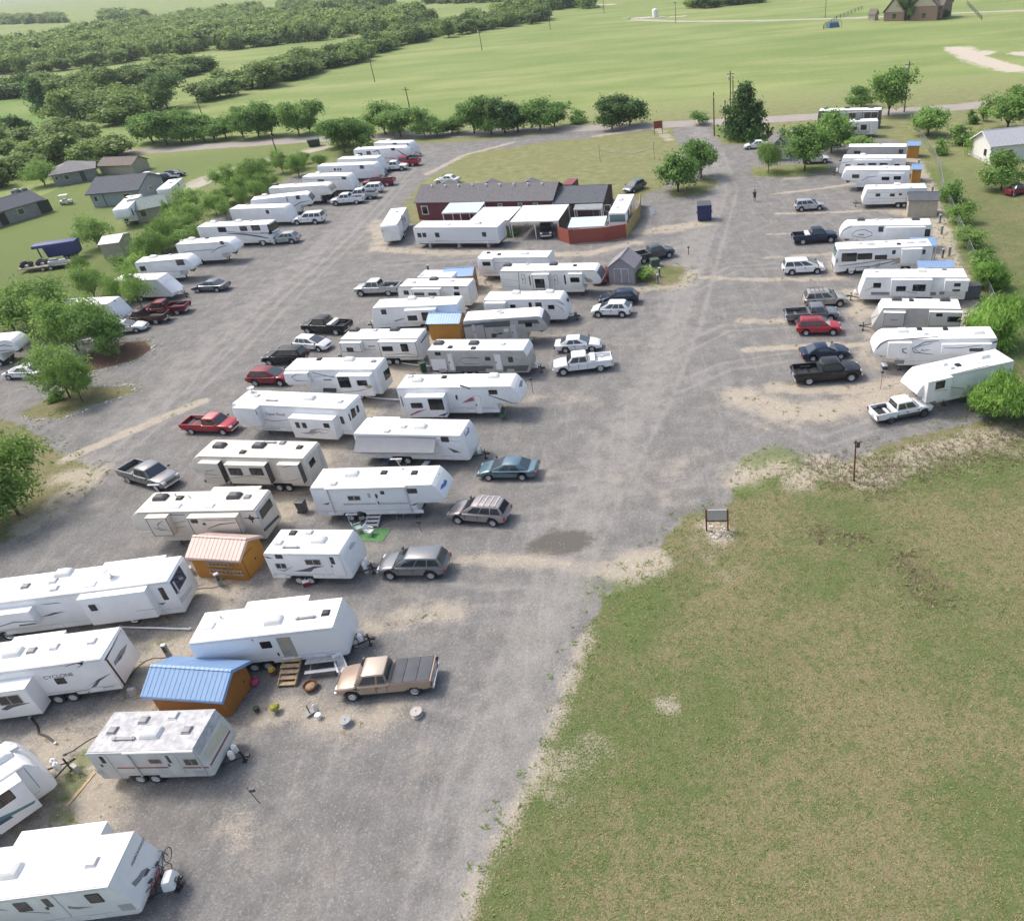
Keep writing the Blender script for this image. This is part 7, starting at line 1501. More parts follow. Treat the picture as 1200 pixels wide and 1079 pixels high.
WORN = [([(700,1300),(560,1079),(590,900),(625,760),(670,640),(715,540),(760,460),(785,390),(800,320),(822,260),(845,215),(832,180),(815,145)], 3.2, 1.), ([(480,1079),(520,960),(580,800),(640,660)], 2., .6), ([(-100,660),(60,580),(170,480),(250,400),(330,330),(400,270),(450,215),(500,178)], 3.2, .9), ([(440,210),(340,290)], 2., .5), ([(440,310),(560,300),(700,310),(790,290)], 2.4, .6), ([(820,440),(880,480),(860,560)], 3., .7), ([(260,400),(420,320)], 3., .6), ([(790,560),(700,560),(640,640)], 4., .8)]
DARK = [([(900,760),(930,770)], 2.2, .55), ([(760,690),(800,660),(830,650)], 2., .6), ([(1130,640),(1150,660)], 2., .5), ([(850,900),(870,920)], 1.6, .45), ([(1010,800),(1050,790)], 2., .45), ([(700,820),(690,850)], 1.2, .5), ([(640,640),(670,635)], 1.6, 1.), ([(650,625),(690,632)], 1.0, .7), ([(700,570),(720,560)], 1.6, .5), ([(905,580),(895,575)], 1.4, .5), ([(1060,660),(1085,690)], 2.2, .72), ([(965,628),(1000,632)], 1.7, .68), ([(1040,520),(1130,515)], 2.2, .5)]
GREEN = [([(300,880),(330,900)], 1., 0), ([(880,540),(910,530),(930,540)], 1.6, 1.), ([(870,575),(900,565)], 1.2, .9), ([(700,690),(760,690),(740,740)], 2.4, .75), ([(640,930),(690,880),(730,820),(830,830),(780,900)], 3.4, .6), ([(600,1040),(650,980),(640,950)], 2.4, .55), ([(690,760),(720,800),(680,860)], 1.8, .55), ([(85,910),(80,930),(95,890)], 1.0, 1.1), ([(68,955),(80,965)], .8, 1.), ([(180,755),(200,750)], 1., .8), ([(260,690),(280,720)], .6, .6), ([(1060,560),(1200,545)], 2.5, .7), ([(1100,400),(1180,420),(1190,350),(1150,300),(1120,240),(1100,200)], 2.6, .9), ([(990,600),(1020,650),(960,680)], 3., .6), ([(1080,700),(1110,760)], 3.5, .5), ([(1160,950),(1180,1000)], 3., .6), ([(905,205),(960,198)], 2., 1.), ([(840,150),(860,165),(900,165)], 2., 1.), ([(730,300),(790,320)], .8, .6), ([(0,330),(40,265),(100,235),(170,200),(330,178)], 26., .9), ([(1150,190),(1165,260),(1190,330)], 6., .45), ([(330,190),(430,170)], 5., .8)]
def tracks(pts, gap=.85):
    P = W2(pts); o = []
    for s_ in (-gap, gap):
        q = []
        for i, p in enumerate(P):
            d = P[min(i+1, len(P)-1)]-P[max(i-1, 0)]; d = d/np.linalg.norm(d); q.append(p+np.array([-d[1], d[0]])*s_)
        o.append(np.array(q))
    return o
TRK = []
for pts in ([(470,1150),(530,960),(590,800),(650,660),(700,560),(750,470),(790,390),(815,300),(835,230),(830,170)], [(540,1150),(585,980),(625,830),(668,690),(720,570),(775,470),(812,380),(838,290),(858,225),(842,180)], [(30,610),(120,530),(210,450),(300,370),(380,300),(440,240),(490,190)], [(-40,640),(80,580),(190,490),(280,410),(350,340),(420,275),(470,215)],
            [(760,470),(850,430),(930,418)], [(760,430),(850,385),(925,380)], [(790,350),(860,315),(915,312)], [(690,600),(600,610),(545,612)], [(660,700),(560,700),(500,690)], [(620,800),(560,830),(500,812)], [(700,560),(660,560),(620,560)], [(440,310),(560,303),(700,315),(800,285)], [(860,480),(960,520),(1050,490)]):
    TRK += tracks(pts)
def acc(X, Y, L, soft=.55):
    r = np.zeros(X.shape)
    for pts, hw, st in L:
        if st <= 0: continue
        P = W2(pts); lo, hi = P.min(0)-hw*2.5, P.max(0)+hw*2.5
        k = (X > lo[0]) & (X < hi[0]) & (Y > lo[1]) & (Y < hi[1])
        if not k.any(): continue
        d = ldist(X[k], Y[k], P); r[k] = np.maximum(r[k], np.clip(1.25-d/hw*.75, 0, 1)*st)
    return r
def masks(X, Y):
    g = sdist(X, Y, GRAVEL)
    for h in HOLES: g = np.minimum(g, -sdist(X, Y, h))
    mu = sdist(X, Y, MULCH); g = np.minimum(g, -mu)
    dt_, wn_ = acc(X, Y, DIRT), acc(X, Y, WORN)
    for P in TRK: wn_ = np.maximum(wn_, np.clip(1.2-ldist(X, Y, P)/.55, 0, 1)*1.15)
    return np.clip(.5+g/4., 0, 1), dt_, wn_, acc(X, Y, GREEN), acc(X, Y, DARK), np.clip(.5+mu/1.2, 0, 1), g
# shared ground shader: gravel / dirt / grass mixed by surveyed masks, broken up with noise
def ground_mat():
    m, nt, b = _nt('yard ground')
    geo = N(nt, 'ShaderNodeNewGeometry'); pos = geo.outputs['Position']
    A = N(nt, 'ShaderNodeAttribute'); A.attribute_name = 'mask_a'; B_ = N(nt, 'ShaderNodeAttribute'); B_.attribute_name = 'mask_b'
    sa = N(nt, 'ShaderNodeSeparateColor'); nt.links.new(A.outputs['Color'], sa.inputs[0]); sb = N(nt, 'ShaderNodeSeparateColor'); nt.links.new(B_.outputs['Color'], sb.inputs[0])
    gv, dt, wn = sa.outputs; gr, dk, mu = sb.outputs
    n1 = noise(nt, pos, .55, 6, .65); n2 = noise(nt, pos, 2.3, 6, .65); n3 = noise(nt, pos, 9., 5, .7); nb = noise(nt, pos, .12, 4, .55); n4 = noise(nt, pos, 28., 3, .7)
    def wob(v, k=.9, nn=n2, k2=.35): return mth(nt, 'ADD', mth(nt, 'ADD', v, mth(nt, 'MULTIPLY', mth(nt, 'SUBTRACT', nn, .5), k)), mth(nt, 'MULTIPLY', mth(nt, 'SUBTRACT', n3, .5), k2))
    vor = N(nt, 'ShaderNodeTexVoronoi'); vor.inputs['Scale'].default_value = 13.; nt.links.new(pos, vor.inputs['Vector'])
    vs = N(nt, 'ShaderNodeSeparateColor'); nt.links.new(vor.outputs['Color'], vs.inputs[0])
    # gravel
    g = mixc(nt, sstep(nt, n1, .3, .7), (.160,.156,.150), (.224,.218,.209))
    g = mixc(nt, mth(nt, 'MULTIPLY', sstep(nt, wob(mth(nt, 'MULTIPLY', wn, .75), .7, n1), .35, 1.1), .85), g, (.295,.283,.265))
    st = N(nt, 'ShaderNodeMapping'); st.inputs['Rotation'].default_value = (0, 0, .25); st.inputs['Scale'].default_value = (1.1, .10, 1.); nt.links.new(pos, st.inputs[0])
    g = mixc(nt, mth(nt, 'MULTIPLY', sstep(nt, noise(nt, st.outputs[0], 1.6, 4, .6), .52, .72), .3), g, (.33,.31,.29))
    g = mixc(nt, mth(nt, 'MULTIPLY', sstep(nt, noise(nt, pos, .33, 6, .7), .53, .68), .45), g, (.31,.285,.245))
    g = mixc(nt, .5, g, mixc(nt, vs.outputs[0], (.35,.35,.35), (.65,.645,.64)), 'OVERLAY')
    g = mixc(nt, mth(nt, 'MULTIPLY', sstep(nt, vs.outputs[1], .9, .97), .32), g, (.44,.425,.40))
    g = mixc(nt, sstep(nt, wob(dk, .7), .45, .8), g, (.13,.12,.108))
    # dirt
    d = mixc(nt, n2, (.34,.29,.225), (.475,.425,.345)); d = mixc(nt, sstep(nt, n3, .5, .75), d, (.22,.18,.13)); d = mixc(nt, mth(nt, 'MULTIPLY', sstep(nt, vs.outputs[2], .86, .95), .5), d, (.60,.56,.50))
    # grass
    c1 = mixc(nt, sstep(nt, n3, .25, .75), (.076,.118,.035), (.155,.18,.068))
    c2 = mixc(nt, sstep(nt, n3, .3, .72), (.175,.15,.078), (.31,.265,.155))
    dry = mth(nt, 'ADD', mth(nt, 'ADD', mth(nt, 'MULTIPLY', n1, .95), mth(nt, 'MULTIPLY', nb, .55)), mth(nt, 'ADD', mth(nt, 'MULTIPLY', n3, .9), mth(nt, 'MULTIPLY', n2, 1.15)))
    gs = mixc(nt, sstep(nt, mth(nt, 'SUBTRACT', dry, mth(nt, 'MULTIPLY', gr, .38)), 1.40, 1.98), c1, c2)
    gs = mixc(nt, mth(nt, 'MULTIPLY', sstep(nt, gr, .35, .9), mth(nt, 'MULTIPLY', sstep(nt, n2, .35, .65), .5)), gs, (.075,.138,.036))
    gs = mixc(nt, mth(nt, 'MULTIPLY', sstep(nt, n4, .48, .66), .6), gs, (.032,.042,.016))
    gs = mixc(nt, mth(nt, 'MULTIPLY', sstep(nt, noise(nt, pos, 5.5, 5, .75), .58, .72), .55), gs, (.42,.37,.24))
    gs = mixc(nt, sstep(nt, wob(dk, 1.2, n2, 1.2), .5, 1.0), gs, (.13,.105,.065))
    n6 = noise(nt, pos, 1.1, 6, .75); gs = mixc(nt, mth(nt, 'MULTIPLY', sstep(nt, n6, .56, .68), .55), gs, (.15,.105,.055)); gs = mixc(nt, mth(nt, 'MULTIPLY', sstep(nt, n6, .44, .33), .55), gs, (.07,.135,.036))
    n5 = noise(nt, pos, 17., 4, .8); gs = mixc(nt, mth(nt, 'MULTIPLY', sstep(nt, n5, .54, .68), .5), gs, (.36,.33,.19)); gs = mixc(nt, mth(nt, 'MULTIPLY', sstep(nt, n5, .48, .34), .45), gs, (.04,.06,.018))
    sep = N(nt, 'ShaderNodeSeparateXYZ'); nt.links.new(pos, sep.inputs[0])
    far = sstep(nt, sep.outputs['Y'], 95., 150.)
    lush = mixc(nt, sstep(nt, n1, .3, .75), (.165,.182,.074), (.265,.262,.132)); lush = mixc(nt, sstep(nt, nb, .45, .7), lush, (.20,.205,.092)); lush = mixc(nt, mth(nt, 'MULTIPLY', gr, mth(nt, 'ADD', mth(nt, 'MULTIPLY', n1, .7), .45), clamp=True), lush, (.145,.205,.062)); far2 = sstep(nt, sep.outputs['Y'], 180., 214.); lush = mixc(nt, far2, lush, mixc(nt, n1, (.19,.235,.086), (.285,.305,.140)))
    gs = mixc(nt, mth(nt, 'MULTIPLY', far, .92), gs, lush)
    gm = sstep(nt, wob(gv, .55, n1, .3), .44, .56)
    base = mixc(nt, gm, gs, g)
    dm = sstep(nt, wob(dt, 1.3, n1, 2.0), .42, .88)
    base = mixc(nt, mth(nt, 'MULTIPLY', dm, .88), base, d)
    gk = mth(nt, 'MULTIPLY', sstep(nt, wob(gr, 1.3, n2, 1.2), .62, 1.0), .7); base = mixc(nt, gk, base, mixc(nt, n3, (.085,.125,.035), (.19,.225,.08)))
    base = mixc(nt, sstep(nt, wob(mu, .3), .5, .6), base, mixc(nt, n3, (.075,.042,.03), (.17,.105,.08)))
    nt.links.new(base, b.inputs['Base Color']); b.inputs['Roughness'].default_value = .95; b.inputs['Specular IOR Level'].default_value = .15
    hgt = mth(nt, 'ADD', mth(nt, 'MULTIPLY', vs.outputs[0], .35), mth(nt, 'ADD', mth(nt, 'MULTIPLY', n3, 1.3), mth(nt, 'MULTIPLY', n4, .8)))
    bp = N(nt, 'ShaderNodeBump'); bp.inputs['Strength'].default_value = .55; bp.inputs['Distance'].default_value = .07; nt.links.new(hgt, bp.inputs['Height']); nt.links.new(bp.outputs[0], b.inputs['Normal'])
    return m
MGROUND = ground_mat()
x0, x1, y0, y1, st = -118., 100., 12., 216., .45
nx, ny = int((x1-x0)/st)+1, int((y1-y0)/st)+1
gx, gy = np.meshgrid(x0+np.arange(nx)*st, y0+np.arange(ny)*st)
gx = gx.ravel(); gy = gy.ravel(); mk = masks(gx, gy)
def wav(X, Y): return np.sin(X*1.3+np.sin(Y*.9)*1.7)*.5+np.sin(Y*1.7+np.sin(X*1.1)*2.1)*.5
def split_ground(name, keep, label, cat):
    idx = np.arange(nx*ny).reshape(ny, nx); q = np.stack([idx[:-1, :-1], idx[:-1, 1:], idx[1:, 1:], idx[1:, :-1]], -1).reshape(-1, 4)
    q = q[keep]; used, inv = np.unique(q.ravel(), return_inverse=True)
    me = bpy.data.meshes.new(name); V = np.stack([gx[used], gy[used], np.zeros(len(used))], 1)
    me.vertices.add(len(used)); me.vertices.foreach_set('co', V.astype(np.float32).ravel()); n = len(q)
    me.loops.add(n*4); me.loops.foreach_set('vertex_index', inv.astype(np.int32)); me.polygons.add(n); me.polygons.foreach_set('loop_start', np.arange(0, n*4, 4, dtype=np.int32))
    for an, tr in (('mask_a', (mk[0], mk[1], mk[2])), ('mask_b', (mk[3], mk[4], mk[5]))):
        a = me.attributes.new(an, 'FLOAT_COLOR', 'POINT'); c = np.ones((len(used), 4), np.float32)
        for i in range(3): c[:, i] = tr[i][used]
        a.data.foreach_set('color', c.ravel())
    me.materials.append(MGROUND); me.update(); me.validate()
    return tag(link(name, me), label, cat, None, 'structure')
idx = np.arange(nx*ny).reshape(ny, nx); gm_ = (mk[6]+wav(gx, gy)*.35).reshape(ny, nx)
fc = (gm_[:-1, :-1]+gm_[1:, 1:]+gm_[:-1, 1:]+gm_[1:, :-1]).ravel()/4
xx_, yy_ = gx.reshape(ny, nx), gy.reshape(ny, nx)
split_ground('gravel_yard', fc > 0, 'grey gravel yard with tan dirt strips between the parking places', 'gravel yard')
split_ground('grass', fc <= 0, 'patchy green and straw coloured grass around the gravel yard', 'grass field')
# far land in four strips round the surveyed rectangle
def far_mat():
    m, nt, b = _nt('pasture'); geo = N(nt, 'ShaderNodeNewGeometry'); pos = geo.outputs['Position']
    mp = N(nt, 'ShaderNodeMapping'); mp.inputs['Scale'].default_value = (.35, 1., 1.); mp.inputs['Rotation'].default_value = (0, 0, .12); nt.links.new(pos, mp.inputs[0])
    n0 = noise(nt, mp.outputs[0], .012, 5, .6); n1 = noise(nt, mp.outputs[0], .06, 6, .6); n2 = noise(nt, pos, .5, 6, .7); n3 = noise(nt, pos, 2.5, 4, .7)
    c = mixc(nt, sstep(nt, n1, .3, .7), (.175,.236,.078), (.28,.315,.13)); c = mixc(nt, mth(nt, 'MULTIPLY', sstep(nt, n0, .42, .62), .55), c, (.165,.235,.078)); c = mixc(nt, mth(nt, 'MULTIPLY', sstep(nt, n2, .5, .72), .4), c, (.335,.315,.165))
    c = mixc(nt, mth(nt, 'MULTIPLY', sstep(nt, n3, .5, .75), .3), c, (.10,.14,.04))
    # wet green streaks that cross the pasture
    mp2 = N(nt, 'ShaderNodeMapping'); mp2.inputs['Scale'].default_value = (.12, 1., 1.); mp2.inputs['Rotation'].default_value = (0, 0, .15); nt.links.new(pos, mp2.inputs[0])
    c = mixc(nt, mth(nt, 'MULTIPLY', sstep(nt, noise(nt, mp2.outputs[0], .05, 5, .65), .54, .70), .4), c, (.15,.205,.07))
    A = N(nt, 'ShaderNodeAttribute'); A.attribute_name = 'mask_b'; sa = N(nt, 'ShaderNodeSeparateColor'); nt.links.new(A.outputs['Color'], sa.inputs[0])
    c = mixc(nt, sstep(nt, mth(nt, 'ADD', sa.outputs[0], mth(nt, 'MULTIPLY', mth(nt, 'SUBTRACT', n2, .5), .5)), .3, .9), c, (.15,.235,.075))
    c = mixc(nt, sstep(nt, mth(nt, 'ADD', sa.outputs[1], mth(nt, 'MULTIPLY', mth(nt, 'SUBTRACT', n2, .5), 1.)), .45, .7), c, (.48,.43,.355))
    nt.links.new(c, b.inputs['Base Color']); b.inputs['Roughness'].default_value = 1.; b.inputs['Specular IOR Level'].default_value = .1
    bp = N(nt, 'ShaderNodeBump'); bp.inputs['Strength'].default_value = .8; bp.inputs['Distance'].default_value = .5; nt.links.new(mth(nt, 'ADD', n2, n1), bp.inputs['Height']); nt.links.new(bp.outputs[0], b.inputs['Normal']); return m
MFAR = far_mat()
X1_, Y1_ = x0+(nx-1)*st, y0+(ny-1)*st
FG = [([(1160,95),(1115,65),(1125,52),(1200,55)], .5), ([(20,118),(-50,130),(40,150),(120,115),(60,117)], .8), ([(860,40),(980,55),(1120,38)], .45), ([(700,110),(900,128),(1100,116)], .4), ([(640,30),(760,22),(900,14),(1040,30),(1200,8)], .5), ([(-50,45),(60,38),(180,32)], .6)]
FD = [([(1122,57),(1140,68),(1165,76),(1195,84),(1230,84)], 3.4), ([(1165,62),(1230,66)], 2.0), ([(735,22),(800,20)], 2.), ([(0,86),(18,85)], 4.), ([(610,9),(720,6)], 3.)]
def strip(name, X0, XX, Y0, YY, step, label):
    ax = np.unique(np.concatenate([np.arange(X0, XX, step), [XX]])); ay = np.unique(np.concatenate([np.arange(Y0, YY, step), [YY]])); a, b = np.meshgrid(ax, ay); n_x, n_y = len(ax), len(ay)
    V = np.stack([a.ravel(), b.ravel(), np.zeros(a.size)], 1); idx = np.arange(a.size).reshape(n_y, n_x); q = np.stack([idx[:-1, :-1], idx[:-1, 1:], idx[1:, 1:], idx[1:, :-1]], -1).reshape(-1, 4)
    return V, q
VS, QS = [], []; off = 0
for args in ((x0-400, x0, y0, Y1_, 12.), (X1_, X1_+400, y0, Y1_, 12.), (x0-400, X1_+400, Y1_, 900., 6.), (x0-400, X1_+400, -60., y0, 40.)):
    V, q = strip('', *args, ''); VS.append(V); QS.append(q+off); off += len(V)
for a_, b_, c_, d_ in ((-9000, x0-400, -60, 900), (X1_+400, 9000, -60, 900), (-9000, 9000, 900, 14000), (-9000, 9000, -600, -60)):
    V = np.array([(a_, c_, 0), (b_, c_, 0), (b_, d_, 0), (a_, d_, 0)], float); VS.append(V); QS.append(np.array([[0, 1, 2, 3]])+off); off += 4
V = np.concatenate(VS); q = np.concatenate(QS)
me = bpy.data.meshes.new('pasture'); me.from_pydata(V.tolist(), [], q.tolist())
a = me.attributes.new('mask_b', 'FLOAT_COLOR', 'POINT'); c = np.zeros((len(V), 4), np.float32)
for pts, s in FG:
    P = W2(pts); hw = max(8., np.linalg.norm(P[0])*.035); d = ldist(V[:, 0], V[:, 1], P); c[:, 0] = np.maximum(c[:, 0], np.clip(1.3-d/hw, 0, 1)*s)
for pts, hw in FD:
    P = W2(pts); d = ldist(V[:, 0], V[:, 1], P); c[:, 1] = np.maximum(c[:, 1], np.clip(1.4-d/(hw*1.6), 0, 1))
a.data.foreach_set('color', c.ravel()); me.materials.append(MFAR)
tag(link('field', me), 'wide light green pasture reaching to the hazy distance', 'pasture', None, 'structure')
# roads
def ribbon(name, pts, w, m, label, cat, z=.012, kind='structure', jit=.25):
    P = W2(pts); Q_ = []
    for i in range(len(P)-1):
        k = max(2, int(np.linalg.norm(P[i+1]-P[i])/3)); Q_ += [P[i]+(P[i+1]-P[i])*j/k for j in range(k)]
    Q_.append(P[-1]); b = MB(); rg = np.random.default_rng(5)
    for i, p in enumerate(Q_):
        d = Q_[min(i+1, len(Q_)-1)]-Q_[max(i-1, 0)]; d /= np.linalg.norm(d); n_ = np.array([-d[1], d[0]])
        for s_ in (-1, 1): b.v.append((*(p+n_*s_*(w/2+rg.normal()*jit)), z))
    for i in range(len(Q_)-1): b.f.append((2*i, 2*i+1, 2*i+3, 2*i+2))
    return tag(b.build(name, m), label, cat, None, kind)
def road_mat(name, c1, c2, c3):
    m, nt, b = _nt(name); geo = N(nt, 'ShaderNodeNewGeometry'); pos = geo.outputs['Position']
    c = mixc(nt, noise(nt, pos, .4, 6, .65), c1, c2); c = mixc(nt, mth(nt, 'MULTIPLY', sstep(nt, noise(nt, pos, 3., 5, .7), .5, .75), .5), c, c3)
    nt.links.new(c, b.inputs['Base Color']); b.inputs['Roughness'].default_value = .95; return m
MROAD = road_mat('worn road', (.25,.225,.205), (.36,.32,.285), (.20,.18,.165)); MPATH = road_mat('pale track', (.31,.28,.23), (.44,.40,.335), (.27,.24,.19))
ribbon('road', [(1500,98),(1200,120),(1060,131),(900,141),(800,146),(660,152),(560,157),(380,163),(250,172),(60,186)], 7.0, MROAD, 'pale worn road running behind the lot', 'road')
ribbon('path', [(388,172),(330,186),(270,200),(222,222),(180,240)], 3.6, MPATH, 'pale dirt drive leading to the far houses', 'drive', .016, jit=.4)
ribbon('track', [(1300,10),(1200,13),(1100,17),(1000,22),(900,25),(800,26),(740,24)], 6., MPATH, 'pale farm track passing the brick house', 'track', .012, jit=.4)
q_ = at((1060,39)); 
# loose stones and blades close to the camera
rg = np.random.default_rng(21)
def scatter(n, X0, XX, Y0, YY, cond):
    x = X0+(XX-X0)*rg.random(n); y = Y0+(YY-Y0)*rg.random(n)**1.0; k = cond(x, y); return x[k], y[k]
def mval(i): 
    return lambda x, y: mk[i][np.clip(((y-y0)/st).round().astype(int), 0, ny-1)*nx + np.clip(((x-x0)/st).round().astype(int), 0, nx-1)]
gval, dval, grv = mval(6), mval(1), mval(3)
def blades(x, y, h, w, nb, m, name, label, cat):
    n = len(x)*nb; X = np.repeat(x, nb)+rg.normal(size=n)*.07; Y = np.repeat(y, nb)+rg.normal(size=n)*.07; a = rg.random(n)*6.28; hh = np.repeat(h, nb)*(.3+.5*rg.random(n)); le = .9+1.3*rg.random(n)
    c, s_ = np.cos(a)*w, np.sin(a)*w; lx, ly = np.cos(a+1.57)*hh*le, np.sin(a+1.57)*hh*le
    V = np.stack([np.stack([X-c, Y-s_, np.zeros(n)+.0], 1), np.stack([X+c, Y+s_, np.zeros(n)+.0], 1), np.stack([X+lx+c*.4, Y+ly+s_*.4, hh], 1), np.stack([X+lx-c*.4, Y+ly-s_*.4, hh], 1)], 1).reshape(-1, 3)
    tag(link(name, quads_mesh(name, V, np.clip(.5+rg.normal(size=n)*.28, 0, 1), m)), label, cat, None, 'stuff')
x, y = scatter(36000, -12, 62, 13, 62, lambda a, b: gval(a, b) < -.3); blades(x, y, np.full(len(x), .10), .018, 4, LM_GRS, 'grass_blades', 'short green grass tufts over the near field', 'grass')
x, y = scatter(22000, -12, 62, 13, 66, lambda a, b: gval(a, b) < -.6); blades(x, y, np.full(len(x), .09), .018, 4, LM_DRY, 'dry_grass', 'dry straw coloured grass tufts over the near field', 'dry grass')
x, y = scatter(60000, -60, 70, 15, 140, lambda a, b: (np.abs(gval(a, b)) < 1.3) & (rg.random(len(a)) < .30) | (grv(a, b) > .6) & (rg.random(len(a)) < .25)); blades(x, y, np.full(len(x), .17), .03, 6, LM_WEED, 'weeds', 'green weeds along the ragged gravel edge and dirt strips', 'weeds')
x, y = scatter(26000, -48, 20, 14, 75, lambda a, b: (gval(a, b) > .3) & (rg.random(len(a)) < .7)); n = len(x)
r_ = .022+.05*rg.random(n)**4; oct_ = np.array([(1,0,0),(0,1,0),(-1,0,0),(0,-1,0),(0,0,.8)]); r_ *= .8; V = (oct_[None]*r_[:, None, None]*(.7+.6*rg.random((n, 5, 1)))) + np.stack([x, y, np.zeros(n)], 1)[:, None, :]
F = np.array([(0,1,4),(1,2,4),(2,3,4),(3,0,4)]); me = bpy.data.meshes.new('gravel_stones'); me.from_pydata(V.reshape(-1, 3).tolist(), [], (F[None]+np.arange(n)[:, None, None]*5).reshape(-1, 3).tolist()); me.materials.append(mat('pale stones', (.31,.30,.285), .9, 0, .4, 1.5))
tag(link('gravel_stones', me), 'loose pale stones strewn over the near gravel', 'gravel', None, 'stuff')
x, y = scatter(30000, -60, 60, 20, 125, lambda a, b: (dval(a, b) > .75) & (rg.random(len(a)) < .22)); blades(x, y, np.full(len(x), .16), .03, 5, LM_DRY, 'dry_weeds', 'dry weeds and straw on the dirt strips between trailers', 'dry weeds')
x, y = scatter(30000, -60, 60, 20, 125, lambda a, b: (dval(a, b) > .75) & (rg.random(len(a)) < .05)); blades(x, y, np.full(len(x), .2), .04, 7, LM_WEED, 'dirt_weeds', 'green weeds sprouting on the dirt strips between trailers', 'weeds')
x, y = scatter(14000, -60, 50, 20, 120, lambda a, b: (dval(a, b) > .5) & (rg.random(len(a)) < .3)); n = len(x)
r_ = .03+.07*rg.random(n)**3; V = (oct_[None]*r_[:, None, None]*(.5+.9*rg.random((n, 5, 1)))) + np.stack([x, y, np.zeros(n)], 1)[:, None, :]
me = bpy.data.meshes.new('litter'); me.from_pydata(V.reshape(-1, 3).tolist(), [], (F[None]+np.arange(n)[:, None, None]*5).reshape(-1, 3).tolist()); me.materials.append(mat('mixed rubble', (.34,.30,.25), .9, 0, .7, .8))
tag(link('litter', me), 'small rubble and litter scattered over the dirt strips', 'rubble', None, 'stuff')
BR = W2([(965,548),(1020,562),(1090,540),(1150,530),(1215,515)]); BR2 = W2([(1060,655),(1090,700)]); BR3 = W2([(955,625),(1005,632)])
near_ = lambda a, b: (ldist(a, b, BR) < 3.0*rg.random(len(a))**.7) & (rg.random(len(a)) < .5) | (ldist(a, b, BR2) < 2.2*rg.random(len(a))) & (rg.random(len(a)) < .35) | (ldist(a, b, BR3) < 1.6*rg.random(len(a))) & (rg.random(len(a)) < .35)
x, y = scatter(26000, 5, 40, 26, 62, near_); blades(x, y, np.full(len(x), .26), .02, 5, LM_BRN, 'dry_brush', 'scruffy dry brush and dead stalks along the rough edge strip', 'brush')
x, y = scatter(4000, 5, 40, 26, 62, near_); blades(x, y, np.full(len(x), .24), .03, 5, LM_WEED, 'green_brush', 'green weeds growing through the scruffy edge strip', 'weeds')
x, y = scatter(16000, 5, 40, 26, 62, near_); n = len(x); r_ = .03+.12*rg.random(n)**3; V = (oct_[None]*r_[:, None, None]*(.5+.9*rg.random((n, 5, 1)))) + np.stack([x, y, np.zeros(n)], 1)[:, None, :]
me = bpy.data.meshes.new('edge_rubble'); me.from_pydata(V.reshape(-1, 3).tolist(), [], (F[None]+np.arange(n)[:, None, None]*5).reshape(-1, 3).tolist()); me.materials.append(mat('brown rubble', (.27,.22,.17), .9, 0, .8, .9))
tag(link('edge_rubble', me), 'brown rubble and clods in the scruffy edge strip and dirt patches', 'rubble', None, 'stuff')
# stone edging of the islands
def edging(label, pts, n, seed):
    P = W2(pts); L_ = np.concatenate([[0], np.cumsum(np.linalg.norm(np.diff(P, axis=0), axis=1))]); r2 = random.Random(seed)
    b = MB(); o = P[0]
    for k in range(n):
        s_ = L_[-1]*k/(n-1); i = min(np.searchsorted(L_, s_, 'right')-1, len(P)-2); q = P[i]+(P[i+1]-P[i])*(s_-L_[i])/(L_[i+1]-L_[i])-o + np.array([r2.gauss(0,.12), r2.gauss(0,.12)]); r = .05+.11*r2.random()**2
        b.lathe([(r*.9, 0), (r, r*.4), (r*.6, r*.8), (.02, r*.9)], 7, (q[0]+r2.uniform(-.1, .1), q[1]+r2.uniform(-.1, .1), 0))
    t = b.build('stone_edging', mat('limestone', (.50,.47,.40), .9, 0, .25, 3), None, smooth=50); t.location = (o[0], o[1], 0); return tag(t, label, 'stone edging', None, 'stuff')
edging('pale stones laid round the mulch bed', [(100,437),(130,433),(160,424),(178,413),(181,405),(172,398)], 60, 1)
edging('loose limestone around the stony tree island', [(25,486),(30,494),(72,492),(104,480),(160,460),(158,452),(120,453)], 90, 2)
edging('ring of pale stones at the base of the notice board', [(833,616),(832,626),(840,630),(849,626),(848,616)], 26, 3)
for lab, px in (('red patio chair on the mulch bed', (121,409)), ('second reddish chair on the mulch bed by the stone edge', (144,408))):
    t = thing('garden_chair', lab, 'chair', at(px), random.random()*3); MB().box(-.3,.3,-.3,.3,.38,.43).build('seat', MRED, t); MB().hexa([(-.3,.26,.4),(.3,.26,.4),(.3,.3,.4),(-.3,.3,.4)], [(-.28,.45,1.0),(.28,.45,1.0),(.28,.49,1.0),(-.28,.49,1.0)]).build('backrest', MRED, t)
    for x_ in (-.27,.27):
        for y_ in (-.26,.26): MB().box(x_-.03,x_+.03,y_-.03,y_+.03,0,.38).build('leg', MRED, t)
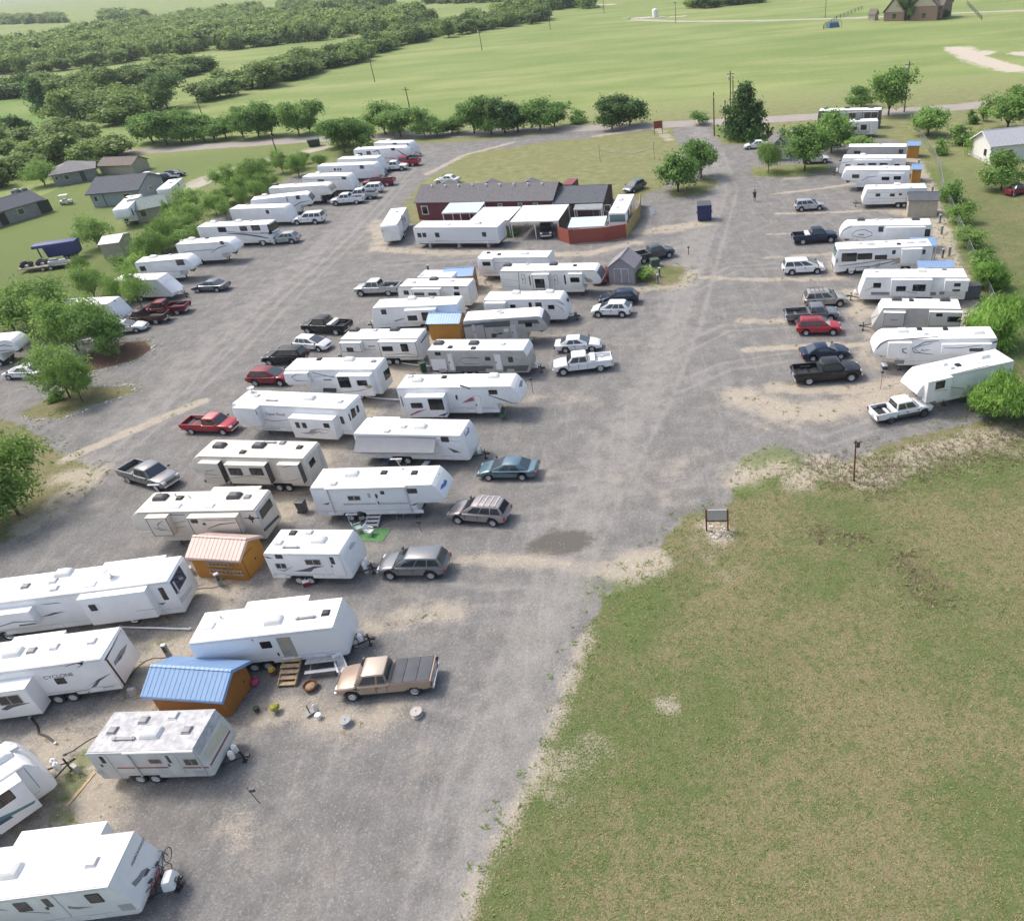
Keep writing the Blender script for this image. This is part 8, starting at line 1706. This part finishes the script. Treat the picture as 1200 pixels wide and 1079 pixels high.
t = thing('garden_bench', 'pale stone bench under the tall mesquite', 'bench', at((101,403)), .4); MB().box(-.7,.7,-.22,.22,.4,.5).build('seat', MLG, t)
for x_ in (-.5,.5): MB().box(x_-.1,x_+.1,-.18,.18,0,.4).build('leg', MLG, t)
# ------------------------------------------------------------------ light, air, view
EL = math.radians(54); AZ = math.radians(62)   # sun from behind-left: azimuth measured from +Y towards -X
to = Vector((-math.sin(AZ)*math.cos(EL), math.cos(AZ)*math.cos(EL), math.sin(EL)))
sun = bpy.data.lights.new('sun', 'SUN'); sun.energy = 1.6; sun.angle = math.radians(11); sun.color = (1., .965, .91)
so = bpy.data.objects.new('sun', sun); COL.objects.link(so); so.rotation_euler = to.to_track_quat('Z', 'Y').to_euler(); so.location = (0, 0, 60)
w = bpy.data.worlds.new('World'); S.world = w; w.use_nodes = True; nt = w.node_tree
sk = nt.nodes.new('ShaderNodeTexSky'); sk.sky_type = 'NISHITA'; sk.sun_disc = False; sk.sun_elevation = EL; sk.sun_rotation = -AZ; sk.air_density = 1.2; sk.dust_density = 5.; sk.ozone_density = 1.
bg = nt.nodes['Background']; bg.inputs[1].default_value = .15; nt.links.new(sk.outputs[0], bg.inputs[0])
HAZE = .00013
if HAZE:
    b = MB().box(-3000, 3000, -300, 6000, -1, 52); hz = b.build('haze', None); m = bpy.data.materials.new('air'); m.use_nodes = True; nt = m.node_tree; nt.nodes.remove(nt.nodes['Principled BSDF'])
    pv = nt.nodes.new('ShaderNodeVolumePrincipled'); pv.inputs['Color'].default_value = (.80,.87,.95,1); pv.inputs['Density'].default_value = HAZE; pv.inputs['Anisotropy'].default_value = .2; nt.links.new(pv.outputs[0], nt.nodes['Material Output'].inputs['Volume']); hz.data.materials.append(m)
    tag(hz, 'thin pale haze in the air over the whole place', 'haze', None, 'stuff')
S.view_settings.view_transform = 'Standard'; S.view_settings.look = 'None'; S.view_settings.exposure = .6; S.view_settings.gamma = 1
S.cycles.use_denoising = True; S.cycles.max_bounces = 6; S.cycles.volume_bounces = 0; S.cycles.transparent_max_bounces = 6
S.render.engine = 'CYCLES'
